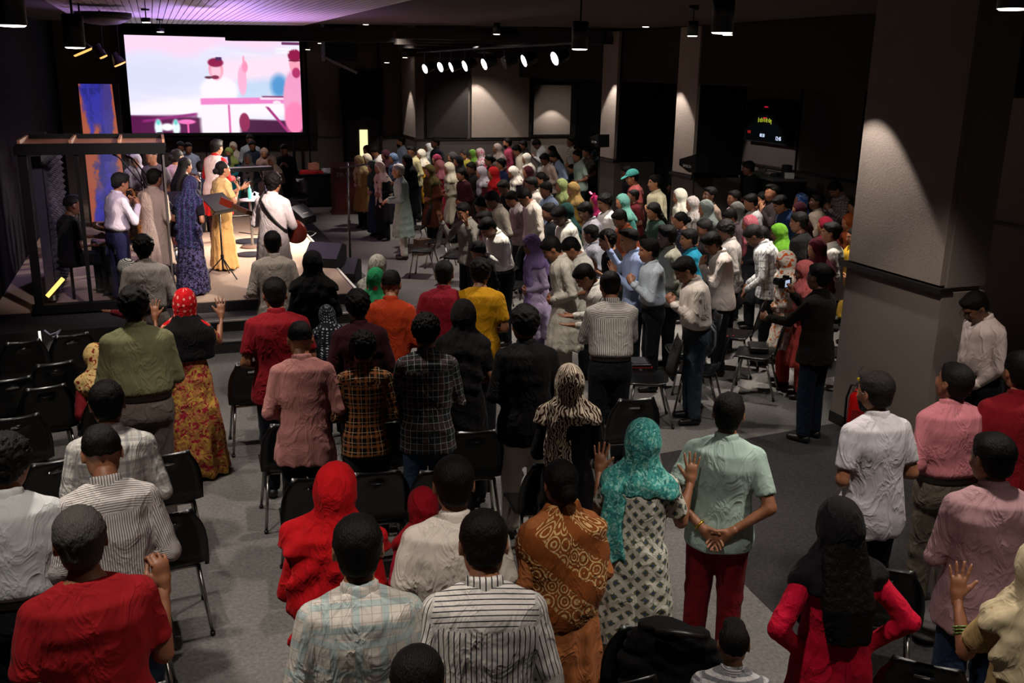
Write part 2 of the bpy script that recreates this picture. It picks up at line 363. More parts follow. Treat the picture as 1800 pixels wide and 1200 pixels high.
def hair_sdf(P, style):
    r = np.random.RandomState(5); x, y, z = P.T
    if style == 'scarfhair': style = 'short'
    big = {'short': 0, 'fade': -.003, 'curly': .012, 'quiff': .004, 'long': .006, 'bun': .0, 'bald': -.004, 'under': -.003, 'grey': .001, 'tail': .001}[style]
    d = ell(P, (0, -.020, .036), (.084+big, .101+big, .092+big))
    hx = np.interp(y, [-.13, -.05, -.015, .015, .045, .075, .12], [-.085, -.07, -.035, .0, .03, .060, .066])
    if style == 'fade': hx = np.interp(y, [-.13, -.05, -.01, .03, .06, .12], [-.03, -.01, .02, .045, .062, .066])
    if style in ('long', 'bun', 'tail', 'under'): hx = np.interp(y, [-.13, -.02, .02, .05, .08, .12], [-.10, -.09, -.02, .04, .068, .076])
    fr = {'curly': 1.0, 'quiff': .8, 'grey': .7}.get(style, .6)
    nz = (np.sin(85*x+9*np.sin(40*y)+3)*np.sin(75*y+7*np.sin(50*z))+np.sin(130*z+8*np.sin(60*x)))*.0022*fr
    if style == 'curly': nz = nz*2.2
    if style not in ('bald',): d = smin(d, ell(P, (0, -.048, -.030), (.064, .058, .056)), .02)
    d = d+nz
    d = smax(d, (hx-z+.004*np.sin(150*x)).astype(f32)*.8, .006)
    if style in ('quiff', 'short', 'grey'):
        d = smin(d, ell(P, (.01, .050, .098 if style == 'quiff' else .086), (.052, .028, .018 if style != 'quiff' else .030))+nz, .03)
    if style == 'fade': d = smin(d, ell(P, (0, .02, .105), (.058, .075, .028))+nz, .012)
    if style == 'bun': d = smin(d, ell(P, (0, -.125, -.02), (.045, .04, .045))+nz, .01)
    if style == 'tail':
        d = smin(d, cap(P, (0, -.115, .02), (0, -.14, -.06), .03, .03)+nz, .015); d = smin(d, cap(P, (0, -.14, -.06), (.01, -.12, -.28), .03, .012)+nz, .015)
    if style == 'long':
        b_ = loft(P, [-.46, -.3, -.12, .03], [.09, .12, .10, .075], [.035, .05, .055, .06], [-.185, -.165, -.10, -.05])+nz*1.2+.004*np.sin(70*x).astype(f32)
        d = smin(d, b_, .02)
    return d
HAIRS = {}
def hair_t(style, h):
    k = (style, h)
    if k not in HAIRS:
        lo = [-.105, -.135, -.11]; hi = [.105, .11, .15]
        if style in ('bun', 'tail', 'long'): lo = [-.14, -.185, -.13]
        if style == 'tail': lo[2] = -.30
        if style == 'long': lo[2] = -.47; lo[1] = -.24
        HAIRS[k] = snets(lambda P: hair_sdf(P, style), lo, hi, h)
    return HAIRS[k]
def beard_t(h):
    k = ('beard', h)
    if k not in HAIRS:
        def fn(P):
            x, y, z = P.T; d = ell(P, (0, .022, -.034), (.066, .072, .090)); d = smin(d, ell(P, (0, .047, -.092), (.034, .034, .030)), .03)+.002*np.sin(140*x)*np.sin(130*z)
            d = smax(d, ell(P, (0, .0, -.07), (.069, .13, .062)), .006)
            d = smax(d, (z+.042-np.abs(x)*.7).astype(f32), .004); return smax(d, -ell(P, (0, .095, -.062), (.022, .02, .010)), .003)
        HAIRS[k] = snets(fn, (-.08, -.01, -.13), (.08, .10, .0), h)
    return HAIRS[k]
def hand_sdf(P, mode):
    curl = {'relax': .45, 'open': .06, 'grip': 1.15, 'flat': .03, 'point': 1.3}[mode]; spread = {'open': .16, 'relax': .05}.get(mode, .02)
    d = cap(P, (0, 0, -.03), (0, 0, .012), .025, .026)
    Pq = P*np.array([1, 1.9, 1], f32); d = smin(d, (cap(Pq, (0, 0, .025), (0, 0, .062), .034, .036))/1.5, .015)
    for i, (x, L, r) in enumerate([(-.030, .060, .0078), (-.010, .074, .0086), (.011, .080, .009), (.031, .072, .0088)]):
        a = np.array([x, 0, .084 if i else .078], f32); an = spread*(i-1.5); cc = curl*(1 if not (mode == 'point' and i == 3) else .03)
        th = cc*.6
        for s_, fr in ((.45, 1), (.3, .92), (.25, .82)):
            dr = np.array([math.sin(an)*math.cos(th), math.sin(th), math.cos(th)*math.cos(an)], f32); b_ = a+dr*L*s_
            d = smin(d, cap(P, a, b_, r*fr, r*fr*.93), .004); a = b_; th += cc
    t0 = (.026, .004, .018); t1 = (.052, .014 if mode != 'open' else .004, .048); t2 = (.060 if mode != 'grip' else .035, .03 if mode == 'grip' else .014, .078)
    if mode == 'open': t2 = (.076, .006, .078)
    if mode == 'flat': t1 = (.042, .008, .05); t2 = (.046, .010, .085)
    d = smin(d, cap(P, t0, t1, .014, .0115), .01); d = smin(d, cap(P, t1, t2, .0108, .009), .004)
    return d
HANDS = {}
def hand_t(mode, h):
    k = (mode, h)
    if k not in HANDS: HANDS[k] = snets(lambda P: hand_sdf(P, mode), (-.06, -.035, -.05), (.09, .09, .175), h)
    return HANDS[k]
# ---------------------------------------------------------------- arm poses: elbow, wrist, hand direction, palm normal, hand shape (right arm, from the shoulder)
ARM = dict(
 down=((.055, -.03, -.275), (.065, .04, -.52), (0, .15, -1), (-1, .2, 0), 'relax'),
 clasp=((.07, -.04, -.27), (-.085, .16, -.33), (-.9, .35, -.25), (-.3, -.9, .1), 'relax'),
 low=((.05, .02, -.28), (-.10, .15, -.45), (-.75, .2, -.6), (-.3, -.9, 0), 'relax'),
 pray=((.05, .07, -.265), (-.095, .24, -.13), (-.38, .25, .88), (-1, 0, -.3), 'flat'),
 fistup=((.06, .02, -.27), (.10, .12, -.04), (-.05, .1, 1), (-.3, .95, .2), 'grip'),
 fist=((.05, .07, -.265), (-.10, .24, -.10), (-.55, .25, .75), (-.8, -.4, -.3), 'grip'),
 chin=((.04, .13, -.235), (-.12, .22, -.03), (-.35, -.1, .9), (-.5, -.8, 0), 'grip'),
 face=((.05, .14, -.23), (-.09, .23, .0), (-.35, -.15, .9), (-.4, -.9, 0), 'relax'),
 raise_=((.08, .10, -.24), (.11, .22, -.03), (.0, .1, 1), (-.15, .95, .2), 'open'),
 high=((.10, .14, -.15), (.13, .25, .08), (.0, .2, 1), (-.1, .95, .3), 'open'),
 offer=((.06, .05, -.27), (.02, .29, -.22), (-.1, .95, .3), (-.1, -.3, .95), 'open'),
 back=((.105, -.10, -.25), (-.095, -.165, -.40), (-.75, -.1, -.65), (.1, -.95, 0), 'relax'),
 cross=((.06, .03, -.275), (-.15, .16, -.20), (-.9, .15, .3), (0, -.95, .2), 'relax'),
 rest=((.05, .05, -.27), (.02, .26, -.40), (0, .6, -.7), (0, -.3, -.9), 'grip'),
 mic=((.08, .11, -.25), (-.05, .23, -.04), (-.5, .1, .8), (-.7, -.6, 0), 'grip'),
 point=((.03, .21, -.16), (.02, .44, -.06), (0, .9, .45), (-.9, 0, .2), 'point'),
 camera=((.03, .20, -.19), (-.09, .33, .02), (-.35, .2, .9), (-.3, .9, 0), 'relax'),
 fwd=((.02, .20, -.19), (-.02, .44, -.20), (-.2, .95, 0), (-.9, 0, -.1), 'grip'),
 play=((.08, .03, -.265), (-.02, .26, -.27), (-.6, .7, -.2), (0, -.2, -1), 'relax'),
 akimbo=((.16, -.10, -.20), (.0, .02, -.38), (-.8, .4, -.4), (0, .2, -.95), 'relax'))
def norm(v): v = np.array(v, float); return v/np.linalg.norm(v)
TZ = [.80, .90, .97, 1.06, 1.16, 1.28, 1.37, 1.425, 1.46]
class Fig:
    """one posed figure; makes mesh data for the body and every garment"""
    def __init__(s, lean=4, bow=10, yaw=0, tilt=0, R='down', L='down', w=1.0, seed=1, sit=False, q=0, fem=False, step=0):
        s.__dict__.update(locals()); s.M = rotm(rx=-math.radians(lean)); s.pel = np.array([0, 0, .92 if not sit else .56], f32); s.dz = 0 if not sit else -.36
        s.sh = .168*(.93 if fem else 1)*(.6+.4*w)
        s.hb = [.023, .036, .046][q]; s.hg = [.0130, .0200, .030][q]; s.hh = [.0082, .0120, .0155][q]; s.hf = [.0062, .0088, .0125][q]
        s.S = {}; s.E = {}; s.Wr = {}
        for side, nm in ((1, R), (-1, L)):
            e, wv, hd, pn, mode = ARM[nm]; fl = np.array([side, 1, 1], f32)
            sh = s.t((side*s.sh, -.005, 1.352)); s.S[side] = sh
            s.E[side] = sh+s.M@(np.array(e, f32)*fl); s.Wr[side] = sh+s.M@(np.array(wv, f32)*fl)
        s.nk = s.t((0, -.005, 1.43)); s.pv = s.t((0, .008, 1.458))
        s.RH = rotm(rx=-math.radians(lean*.5+bow))
        s.RH = rotm(rz=math.radians(yaw)) @ s.RH @ rotm(ry=math.radians(tilt))
        s.hs = 1.06; s.hc = s.pv+s.RH@np.array([0, .022, .122], f32)
        s.top = s.hc+s.RH@np.array([0, -.01, .130], f32)
        if not sit: s.legs = {k: [np.array(p, f32) for p in ((k*.085, -.005, .88), (k*(.095), .012+.02*k*step, .475), (k*(.10+.01*k*step), -.012+.10*k*step, .075))] for k in (1, -1)}
        else: s.legs = {k: [np.array(p, f32) for p in ((k*.09, .0, .54), (k*.11, .42, .50), (k*.11, .42, .075))] for k in (1, -1)}
    def t(s, p): return s.pel+s.M@(np.array(p, f32)-np.array([0, 0, .92], f32))
    def tl(s, P):   # world -> torso frame; upright below the hips
        A = (P-s.pel)@s.M+np.array([0, 0, .92], f32); B = P-s.pel+np.array([0, 0, .92], f32); a = np.clip((B[:, 2]-.84)/.2, 0, 1)[:, None]; a = a*a*(3-2*a)
        return A*a+B*(1-a)
    def b_torso(s, P):
        T = s.tl(P); w = s.w; fem = s.fem
        rx = np.array([.150, .150, .140, .130 if not fem else .118, .140 if not fem else .128, .158 if not fem else .142, .145, .085, .05])*w
        ry = np.array([.11, .108, .10, .095, .105, .115, .10, .065, .05])*(w**1.2); d = loft(T, TZ, rx, ry)
        T = T.copy(); T[:, 0] = np.abs(T[:, 0]); return smin(d, cap(T, (.03, -.015, 1.415), (.145*w, -.008, 1.355), .043, .040), .03)
    def body_sdf(s, P):
        d = s.b_torso(P)
        for k in (1, -1):
            S, E, Wr = s.S[k], s.E[k], s.Wr[k]
            d = smin(d, cap(P, S, E, .048, .040), .04); d = smin(d, cap(P, E, Wr, .038, .0255), .012)
            a, b_, c_ = s.legs[k]; d = smin(d, cap(P, a, b_, .085, .055), .03); d = smin(d, cap(P, b_, c_, .053, .034), .012)
            ft = c_+np.array([0, 0, -.035], f32)
            d = smin(d, cap(P, ft+np.array([0, -.03, 0], f32), ft+np.array([k*.015, .12, -.012], f32), .032, .024), .02)
        return smin(d, cap(P, s.nk-np.array([0, 0, .03], f32), s.pv+s.RH@np.array([0, .0, .03], f32), .056, .054), .02)
    def bounds(s, m=.12):
        pts = np.array([s.top, s.hc, *s.S.values(), *s.E.values(), *s.Wr.values(), *[p for l in s.legs.values() for p in l], s.t((.18*s.w, .14*s.w, 1.2)), s.t((-.18*s.w, -.16*s.w, 1.2)), s.t((-.18*s.w, -.16*s.w, .9)), s.t((.18*s.w, .16*s.w, .9))])
        return pts.min(0)-m, pts.max(0)+m
    def body(s):
        lo, hi = s.bounds(.09); lo[2] = 0.004; hi[2] = s.pv[2]+.08
        V, Q = snets(s.body_sdf, lo, hi, s.hb); Vs = [V]; Qs = [Q]; Ms = [np.zeros(len(Q), int)]; n = len(V)
        hv, hq, hm = head_t(s.hh); Vs.append(hv*s.hs@s.RH.T+s.hc); Qs.append(hq+n); Ms.append(hm); n += len(hv)
        for side, nm in ((1, s.R), (-1, s.L)):
            hd, pn, mode = ARM[nm][2:]; fl = np.array([side, 1, 1]); z = norm(s.M@(np.array(hd)*fl)); y = np.array(s.M@(np.array(pn)*fl), float); y = norm(y-z*(y@z)); x = np.cross(y, z)
            av, aq = hand_t(mode, s.hf); av = av.copy()
            # thumb (+x in template) must point: right hand -> cross(y,z)*? choose by chirality
            if side == 1: av = av*np.array([-1, 1, 1]); aq = aq[:, ::-1]
            v = av@np.array([x, y, z], f32)+s.Wr[side]+0.005*z
            Vs.append(v.astype(f32)); Qs.append(aq+n); Ms.append(np.zeros(len(aq), int)); n += len(av)
        return mk('body', np.concatenate(Vs), np.concatenate(Qs), mi=np.concatenate(Ms))
    def hair(s, style):
        V, Q = hair_t(style, s.hh); return mk('hair', V*s.hs@s.RH.T+s.hc, Q)
    def beard(s):
        V, Q = beard_t(s.hh); return mk('beard', V*s.hs@s.RH.T+s.hc, Q)
    # ---- garment helpers
    def uvmap(s, V, arms=True, yoke=False):
        T = s.tl(V); th = np.arctan2(T[:, 0], -T[:, 1]); uv = np.stack([th*.16*s.w, T[:, 2]], 1)
        if yoke:
            m = T[:, 2] > 1.33; uv[m] = np.stack([T[m, 2]+T[m, 1]*.5, T[m, 0]], 1)
        if arms:
            dt = s.b_torso(V)
            for k in (1, -1):
                for a, b_ in ((s.S[k], s.E[k]), (s.E[k], s.Wr[k])):
                    d = cap(V, a, b_, .05, .04); m = d < dt-.012 if a is s.S[k] else d < dt
                    ba = norm(b_-a); u0 = norm(np.cross(ba, (0, 1, .01))); w0 = np.cross(ba, u0); pa = V[m]-a
                    uv[m] = np.stack([np.arctan2(pa@u0, pa@w0)*.06, (pa@ba)], 1); dt = np.where(m, np.minimum(d, dt), dt)
        return uv
    def top_g(s, sleeve='long', hem=.78, flare=0, loose=1.0, tuck=False, yoke=True, vest=False):
        w = s.w; T0 = TZ; fem = s.fem; pel = s.pel
        zs = [hem-.0, (hem+.92)/2, .92, 1.0, 1.10, 1.20, 1.30, 1.38, 1.425, 1.452] if hem < .90 else [hem, hem+.03, 1.02, 1.06, 1.12, 1.20, 1.30, 1.38, 1.425, 1.452]
        l = .018*loose
        if hem < .90:
            b0 = .172; rx = np.array([b0+.002, b0, .166, .150, .142, .150, .158, .146, .084, .060]); ry = np.array([.136, .134, .128, .115, .110, .116, .119, .104, .068, .058])
            if fem: rx[3:7] -= .008
        else:
            rx = np.array([.138, .158, .160, .155, .152, .153, .158, .150, .088, .062]); ry = np.array([.098, .122, .126, .122, .118, .118, .119, .105, .070, .060])
        rx = rx*w+l; ry = ry*w**1.2+l
        rx[0] += flare; ry[0] += flare*.9; rx[1] += flare*.55; ry[1] += flare*.5; rx[-1] -= l; ry[-1] -= l
        rs = {'long': .022, 'short': .024, 'none': 0}[sleeve]
        def fn(P):
            T = s.tl(P); d = loft(T, zs, rx, ry); Ta = T.copy(); Ta[:, 0] = np.abs(Ta[:, 0]); d = smin(d, cap(Ta, (.03, -.015, 1.43), (.145*w, -.008, 1.362), .055, .053), .03); fo = folds(T, s.seed, .0060*loose, 1.0); fo = fo*np.clip((1.40-T[:, 2])/.1, .15, 1)
            if hem < .75: fo = fo+.008*np.sin(np.arctan2(T[:, 0], T[:, 1])*11+s.seed)*np.clip((.95-T[:, 2])/.5, 0, 1)*(1+flare*8)
            d = d+fo.astype(f32)
            if sleeve != 'none':
                for k in (1, -1):
                    S, E, Wr = s.S[k], s.E[k], s.Wr[k]; l2 = .004*(loose-1)
                    if sleeve == 'long':
                        e = Wr+(E-Wr)*.04; a1 = cap(P, S, E, .054+l2, .049+l2); a2 = cap(P, E, e, .049+l2, .036); a = smin(a1, a2, .012)
                        a = a+np.sin(np.linalg.norm(P-E, axis=1)*85+s.seed*1.7).astype(f32)*.0035*np.clip(1-np.linalg.norm(P-E, axis=1)/.15, 0, 1)
                        d = smin(d, a+folds(P, s.seed+k+9, .003, 1.6), .035)
                    else:
                        e = S+(E-S)*.72; a = cap(P, S, e, .060, .058); cut = (P-e)@norm(E-S); d = smin(d, smax(a, (cut-.01).astype(f32), .004)+folds(P, s.seed+k, .003, 1.5), .03)
            return smax(d, (T[:, 2]-1.452-.25*np.maximum(0, -T[:, 1]-.02)).astype(f32), .004)
        lo, hi = s.bounds(.10); lo = lo.copy(); zmin = s.t((0, 0, hem))[2]-.06; lo[2] = min(zmin, min(s.Wr[1][2], s.Wr[-1][2])-.06 if sleeve == 'long' else zmin); hi[2] = max(s.t((0, 0, 1.5))[2]+.03, max(s.Wr[1][2], s.Wr[-1][2])+.06 if sleeve == 'long' else 0)
        ex = flare+.03*loose+.02
        if hem < .75: lo[:2] = np.minimum(lo[:2], -(.19*w+ex)); hi[:2] = np.maximum(hi[:2], .19*w+ex)
        V, Q = snets(fn, lo, hi, s.hg); return V, Q, s.uvmap(V, sleeve == 'long' or sleeve == 'short', yoke)
    def collar(s, hi=1.487):
        z0 = 1.425
        def fn(P):
            T = s.tl(P); y = T[:, 1]; zt = hi-.22*np.maximum(0, y+.03)
            d = loft(T, [z0, 1.45, 1.52], [.082, .069, .062], [.078, .068, .062], [-.006, -.004, .004])
            d = smax(d, (T[:, 2]-zt).astype(f32), .004); return smax(d, (z0-T[:, 2]).astype(f32), .004)
        c = s.t((0, 0, 1.46)); V, Q = snets(fn, c-.12, c+.12, min(s.hg, .012)); return mk('collar', V, Q, np.stack([V[:, 0], V[:, 2]*3], 1))
    def cuff(s, k):
        me = MB()
        if 1:
            a = s.Wr[k]+(s.E[k]-s.Wr[k])*.04; b_ = s.Wr[k]+(s.E[k]-s.Wr[k])*.26; me.tube([a, a*.97+b_*.03, b_*.97+a*.03, b_], [.034, .039, .041, .037], 14)
        return me.mesh('cuff', True)
    def pants(s, top=.985, loose=1.0, crop=.05):
        w = s.w
        def fn(P):
            T = s.tl(P); zz = [.80, .86, .95, top+.02]
            d = loft(T, zz, np.array([.158, .160, .155, .143])*w+.008, np.array([.115, .120, .115, .105])*w**1.2+.008) if not s.sit else loft(T, zz, [.17]*4, [.13]*4)
            for k in (1, -1):
                a, b_, c_ = s.legs[k]; e = c_+np.array([0, 0, crop-.045], f32)
                g = smin(cap(P, a, b_, .098*(.5+.5*w), .070+.006*loose), cap(P, b_, e, .070+.006*loose, .054+.012*loose), .02)
                Pk = P-b_; g = g+np.sin(P[:, 2]*55+3*P[:, 0]*8+s.seed).astype(f32)*.004*np.clip(1-np.linalg.norm(Pk, axis=1)/.2, .15, 1)
                Pa = P-e; g = g+np.sin(P[:, 2]*90+P[:, 1]*20).astype(f32)*.003*np.clip(1-np.linalg.norm(Pa, axis=1)/.14, 0, 1)
                g = smax(g, (e[2]-.02-P[:, 2]).astype(f32), .005)
                d = smin(d, g, .035)
            return smax(d, (T[:, 2]-top).astype(f32), .004)
        lo, hi = s.bounds(.10); lo[2] = 0; hi[2] = s.t((0, 0, top))[2]+.12
        V, Q = snets(fn, lo, hi, s.hg*1.55); th = np.stack([V[:, 0], V[:, 2]], 1); return mk('trousers', V, Q, th)
    def skirt(s, top=1.0, hem=.04, r0=.16, r1=.24, folds_n=13, name='skirt'):
        def fn(P):
            T = P; zz = [hem, .45, .86, top]; d = loft(T, zz, [r1, (r0+r1)/2, r0+.012, .148], [r1*.88, (r0+r1)/2*.85, .132, .115])
            return d+(.010*np.sin(np.arctan2(P[:, 0], P[:, 1])*folds_n+2*np.sin(3*P[:, 2]+s.seed))*np.clip((1.0-P[:, 2]), .1, 1)).astype(f32)+folds(P, s.seed, .006, .8)
        V, Q = snets(fn, (-r1-.05, -r1-.05, hem-.02), (r1+.05, r1+.05, top+.02), s.hg*1.2); th = np.arctan2(V[:, 0], -V[:, 1]); return mk(name, V, Q, np.stack([th*.2, V[:, 2]], 1))
    def shoe(s, k):
        a, b_, c_ = s.legs[k]; ft = c_+np.array([0, 0, -.035], f32)
        def fn(P):
            d = cap(P, ft+np.array([0, -.035, .006], f32), ft+np.array([k*.015, .13, -.008], f32), .042, .034)
            return smax(d, (.004-P[:, 2]).astype(f32), .004)
        V, Q = snets(fn, ft-np.array([.1, .1, .05], f32), ft+np.array([.1, .2, .075], f32), max(s.hg*.9, .014)); return mk('shoe', V, Q)
    def scarf(s, back=1.0, front=1.15, spread=.0, open_=1.0, side=0, thick=.0, tight=0):
        """head cover with folds falling over the shoulders; back/front give how low it hangs"""
        def fn(P):
            H = (P-s.hc)@s.RH/s.hs; T = s.tl(P); x, y, z = H.T
            e = .004+thick-tight*.006
            d = ell(H, (0, -.020, .028), (.090+e, .110+e, .104+e))
            d = smin(d, cap(H, (0, -.035, -.02), (0, -.035, -.12), .094+e, .075+e), .03)
            fa = ell(H, (0, .120, -.024), (.066*open_, .100, .100*open_))
            d = smax(d, -fa, .012)
            d = smin(d, smax(cap(H, (0, .02, -.13), (0, .03, -.17), .085, .10), -ell(H, (0, .13, -.03), (.075, .105, .105)), .01), .02)
            sh = loft(T, [1.30, 1.37, 1.42, 1.47, 1.52], np.array([.225+spread, .205+spread*.5, .135, .098, .07])*s.w, np.array([.150, .142, .112, .090, .07]), e=2.0)
            d = smin(d, sh, .03); Ta = T.copy(); Ta[:, 0] = np.abs(Ta[:, 0]); d = smin(d, cap(Ta, (.03, -.015, 1.43), ((.155+spread)*s.w, -.008, 1.355), .070, .066), .03)
            th = np.arctan2(T[:, 0], T[:, 1])
            if back < 1.3:
                bb = loft(T, [back, 1.1, 1.3, 1.42], np.array([.15+spread, .165+spread, .175, .13])*s.w, np.array([.055, .058, .06, .05]), [-.10*s.w, -.098*s.w, -.085*s.w, -.05], [.03*side]*4)
                d = smin(d, bb, .03)
            if front < 1.3:
                for k in ((-1, 1) if side == 0 else (side,)):
                    ff = loft(T, [front, 1.2, 1.38, 1.44], [.055, .06, .065, .05], [.035, .04, .045, .05], [.125*s.w, .115*s.w, .085*s.w, .04], [k*.07]*4); d = smin(d, ff, .025)
            fo = .0055*np.sin(th*9+14*z+3*np.sin(9*T[:, 2]+s.seed))*np.clip((1.62-s.dz*0-T[:, 2])/.12, .25, 1)+.005*np.sin(42*(T[:, 2]+.5*np.abs(T[:, 0]))+s.seed)*np.clip((1.5-T[:, 2])/.1, 0, 1)
            return d+fo.astype(f32)+folds(P, s.seed+4, .003, 1.5)
        c = s.hc; lo = np.minimum(c-.17, s.t((-.25*s.w-spread, -.2*s.w, min(back, front, 1.28)-.03))); lo = np.minimum(lo, s.t((-.25*s.w-spread, .0, 1.28))); hi = np.maximum(c+.17, s.t((.25*s.w+spread, .2*s.w, 1.4))); hi = np.maximum(hi, s.t((.2, .22, min(front, 1.2))))
        if back < 1.3: lo = np.minimum(lo, s.t((-.25*s.w, -.2*s.w, back)))
        V, Q = snets(fn, lo, hi, s.hg*.95)
        H = (V-s.hc)@s.RH; T = s.tl(V); th = np.arctan2(V[:, 0]-s.hc[0], -(V[:, 1]-s.hc[1])); return mk('headscarf', V, Q, np.stack([th*.13, V[:, 2]-V[:, 1]*.3], 1))
    def strip(s, x, y, low, rx):
        def fn(P):
            T = s.tl(P); d = loft(T, [low, 1.15, 1.34, 1.44], [rx, rx*.9, rx*.85, rx*1.1], [.028, .030, .035, .03], [y, y, y*.9, y*.35], [x, x*1.05, x*.98, x*.6])
            return d+(.007*np.sin(75*T[:, 0]+5*np.sin(7*T[:, 2]))).astype(f32)
        c = s.t((x, y, 1.2)); V, Q = snets(fn, s.t((x-.16, y-.10, low-.03))-.03, s.t((x+.16, y+.14, 1.47))+.03, s.hg*.9); return mk('scarf_end', V, Q, np.stack([V[:, 0], V[:, 2]], 1))
    def shawl(s, low=.75, seed=3, over=.03, name='shawl'):
        def fn(P):
            T = s.tl(P); x, y, z = T.T; zz = [low, .9, 1.1, 1.25, 1.36, 1.43, 1.50]
            d = loft(T, zz, np.array([.21, .225, .24, .245, .22, .14, .085])*s.w+over-.03, np.array([.15, .16, .165, .17, .16, .12, .085])*s.w+over-.03, e=2.1)
            if name == 'saree_drape': d = smax(d, ((z-1.24+1.2*x)*.6).astype(f32), .008)
            lowf = low+.35*np.clip((x+.2)/.4, 0, 1)*0+.30*np.clip(y/.15, 0, 1); d = smax(d, (lowf-z).astype(f32), .01)
            d = smax(d, (-(1.52-z)+.30*np.maximum(y, 0)).astype(f32), .006)
            return d+.010*np.sin(9*x+26*z*.35+11*np.sin(2.2*z+seed)).astype(f32)+folds(T, seed, .010, .8)
        lo = s.t((-.3*s.w, -.22*s.w, low-.03)); hi = s.t((.3*s.w, .22*s.w, 1.54)); lo, hi = np.minimum(lo, hi)-.05, np.maximum(lo, hi)+.05
        V, Q = snets(fn, lo, hi, s.hg); th = np.arctan2(V[:, 0], -V[:, 1]); return mk(name, V, Q, np.stack([th*.19, V[:, 2]], 1))
# ================================================================ people
FIGS = {}; GM = {}
EYE = plain('eye_white', 'b8aca0', .3); IRIS = plain('iris', '120a08', .3); LIP = plain('lips', '5a2c26', .5)
DARKSHOE = '100f10'
def person(px, py, h, face, label, kind='shirt', c='c8c4bc', lc='15161c', pat='plain', c2=None, c3=None, ps=1.0, sk=0, hair='short', hc='0b0908',
           R='clasp', L=None, lean=5, bow=12, yaw=0, tilt=0, w=1.0, q=1, key=None, seed=None, sleeve=None, sc=None, spat='plain', sc2=None, sc3=None, sps=1.0,
           back=1.0, front=1.1, beard=0, shoe=DARKSHOE, sit=False, fem=None, group=None, z=0, hem=None, open_=1.0, side=0, step=0, belt=True, loose=1.0, flare=None, xy=None, shk=None, spread=0., lpat='plain', lc2=None, collar=True, tight=0, strip=None):
    """px, py: where the crown of the head shows; h: standing height; face: heading in degrees, 0 = towards the stage wall, 90 = to the left"""
    L = L or R; fem = (kind in ('suit', 'saree', 'dress') if fem is None else fem)
    if q == 2 and seed is None: seed = 3
    if seed is None: seed = int(px*7+py) % 997
    if q == 2: bow = round(bow/14)*14; lean = 9 if lean > 7 else 5; w = 1.0 if w < 1.08 else 1.12; seed = 3 if px % 2 or kind != 'shirt' else 8; yaw = tilt = 0
    fk = (lean, bow, yaw, tilt, R, L, round(w, 2), seed, sit, q, fem, step)
    if fk not in FIGS: FIGS[fk] = Fig(*fk)
    f = FIGS[fk]
    def g(name, fn, *a):
        k = (fk, name, a)
        if k not in GM: GM[k] = fn(*a)
        return GM[k]
    s = h/1.69; rz = math.radians(face)
    tp = f.top; zt = z+tp[2]*s
    if xy is None:
        Wp = PZ(px, py, zt); c_, s_ = math.cos(rz), math.sin(rz); bx = Wp[0]-s*(c_*tp[0]-s_*tp[1]); by = Wp[1]-s*(s_*tp[0]+c_*tp[1])
    else: bx, by = xy
    P = empty('person', (bx, by, z), rz, label, 'person', group, s)
    link('body', g('body', f.body), P, [skin(sk), EYE, IRIS, LIP])
    hm = hairm(hc)
    if sc is None or hair in ('long',):
        if hair != 'bald': link('hair', g('hair'+hair, f.hair, hair), P, [hm])
    if beard: link('beard', g('beard', f.beard), P, [hairm(hc)])
    m = cloth(c, pat, c2, c3, ps)
    def top(name, *a):
        k = (fk, 'top', a)
        if k not in GM:
            V, Q, uv = f.top_g(*a); GM[k] = mk(name, V, Q, uv)
        link(name, GM[k], P, [m])
    lm = cloth(lc, lpat, lc2)
    if kind in ('shirt', 'tucked', 'tee', 'polo', 'kurta'):
        sl = sleeve or ('short' if kind in ('tee', 'polo') else 'long')
        hm_ = hem or {'shirt': .80, 'tucked': .985, 'tee': .82, 'polo': .80, 'kurta': .48}[kind]
        fl = flare if flare is not None else {'kurta': .05, 'shirt': .008}.get(kind, .0)
        top('kurta' if kind == 'kurta' else ('t_shirt' if kind == 'tee' else 'shirt'), sl, hm_, fl, loose, kind == 'tucked', kind in ('shirt', 'tucked'))
        if kind != 'tee' and collar: link('collar', g('collar', f.collar), P, [m])
        elif kind == 'tee': link('neckband', g('neckband', f.collar, 1.462), P, [m])
        if sl == 'long' and q < 2:
            for k in (1, -1): link('cuff', g('cuff%d' % k, f.cuff, k), P, [m])
        link('trousers', g('pants', f.pants, .985), P, [lm])
        if kind == 'tucked' and belt and q < 2:
            k = (fk, 'belt')
            if k not in GM:
                me = MB(); V = []; Fc = []; n = 28
                for zz in (.965, 1.0):
                    for i in range(n):
                        a = 2*PI*i/n; ca, sa = math.cos(a), math.sin(a); rr = (abs(ca)**2.4+abs(sa)**2.4)**(-1/2.4); V.append(f.t((rr*ca*(.152*w+.014), rr*sa*(.116*w**1.2+.014), zz)))
                for i in range(n): Fc.append((i, (i+1) % n, n+(i+1) % n, n+i))
                me.add(V, Fc); GM[k] = me.mesh('belt', True)
            link('belt', GM[k], P, [plain('leather', '15100d', .4)])
    elif kind == 'suit':
        top('kameez', sleeve or 'long', hem or .42, .06 if flare is None else flare, loose, False, False)
        link('trousers', g('pants', f.pants, .985, 1.6), P, [lm])
    elif kind == 'dress':
        top('dress', sleeve or 'short', hem or .10, .10 if flare is None else flare, loose, False, False)
    elif kind == 'saree':
        top('blouse', sleeve or 'short', .98, 0, .6, True, False)
        link('saree_skirt', g('skirt', f.skirt), P, [lm])
        link('saree_drape', g('drape', f.shawl, .62, seed, -.008, 'saree_drape'), P, [lm])
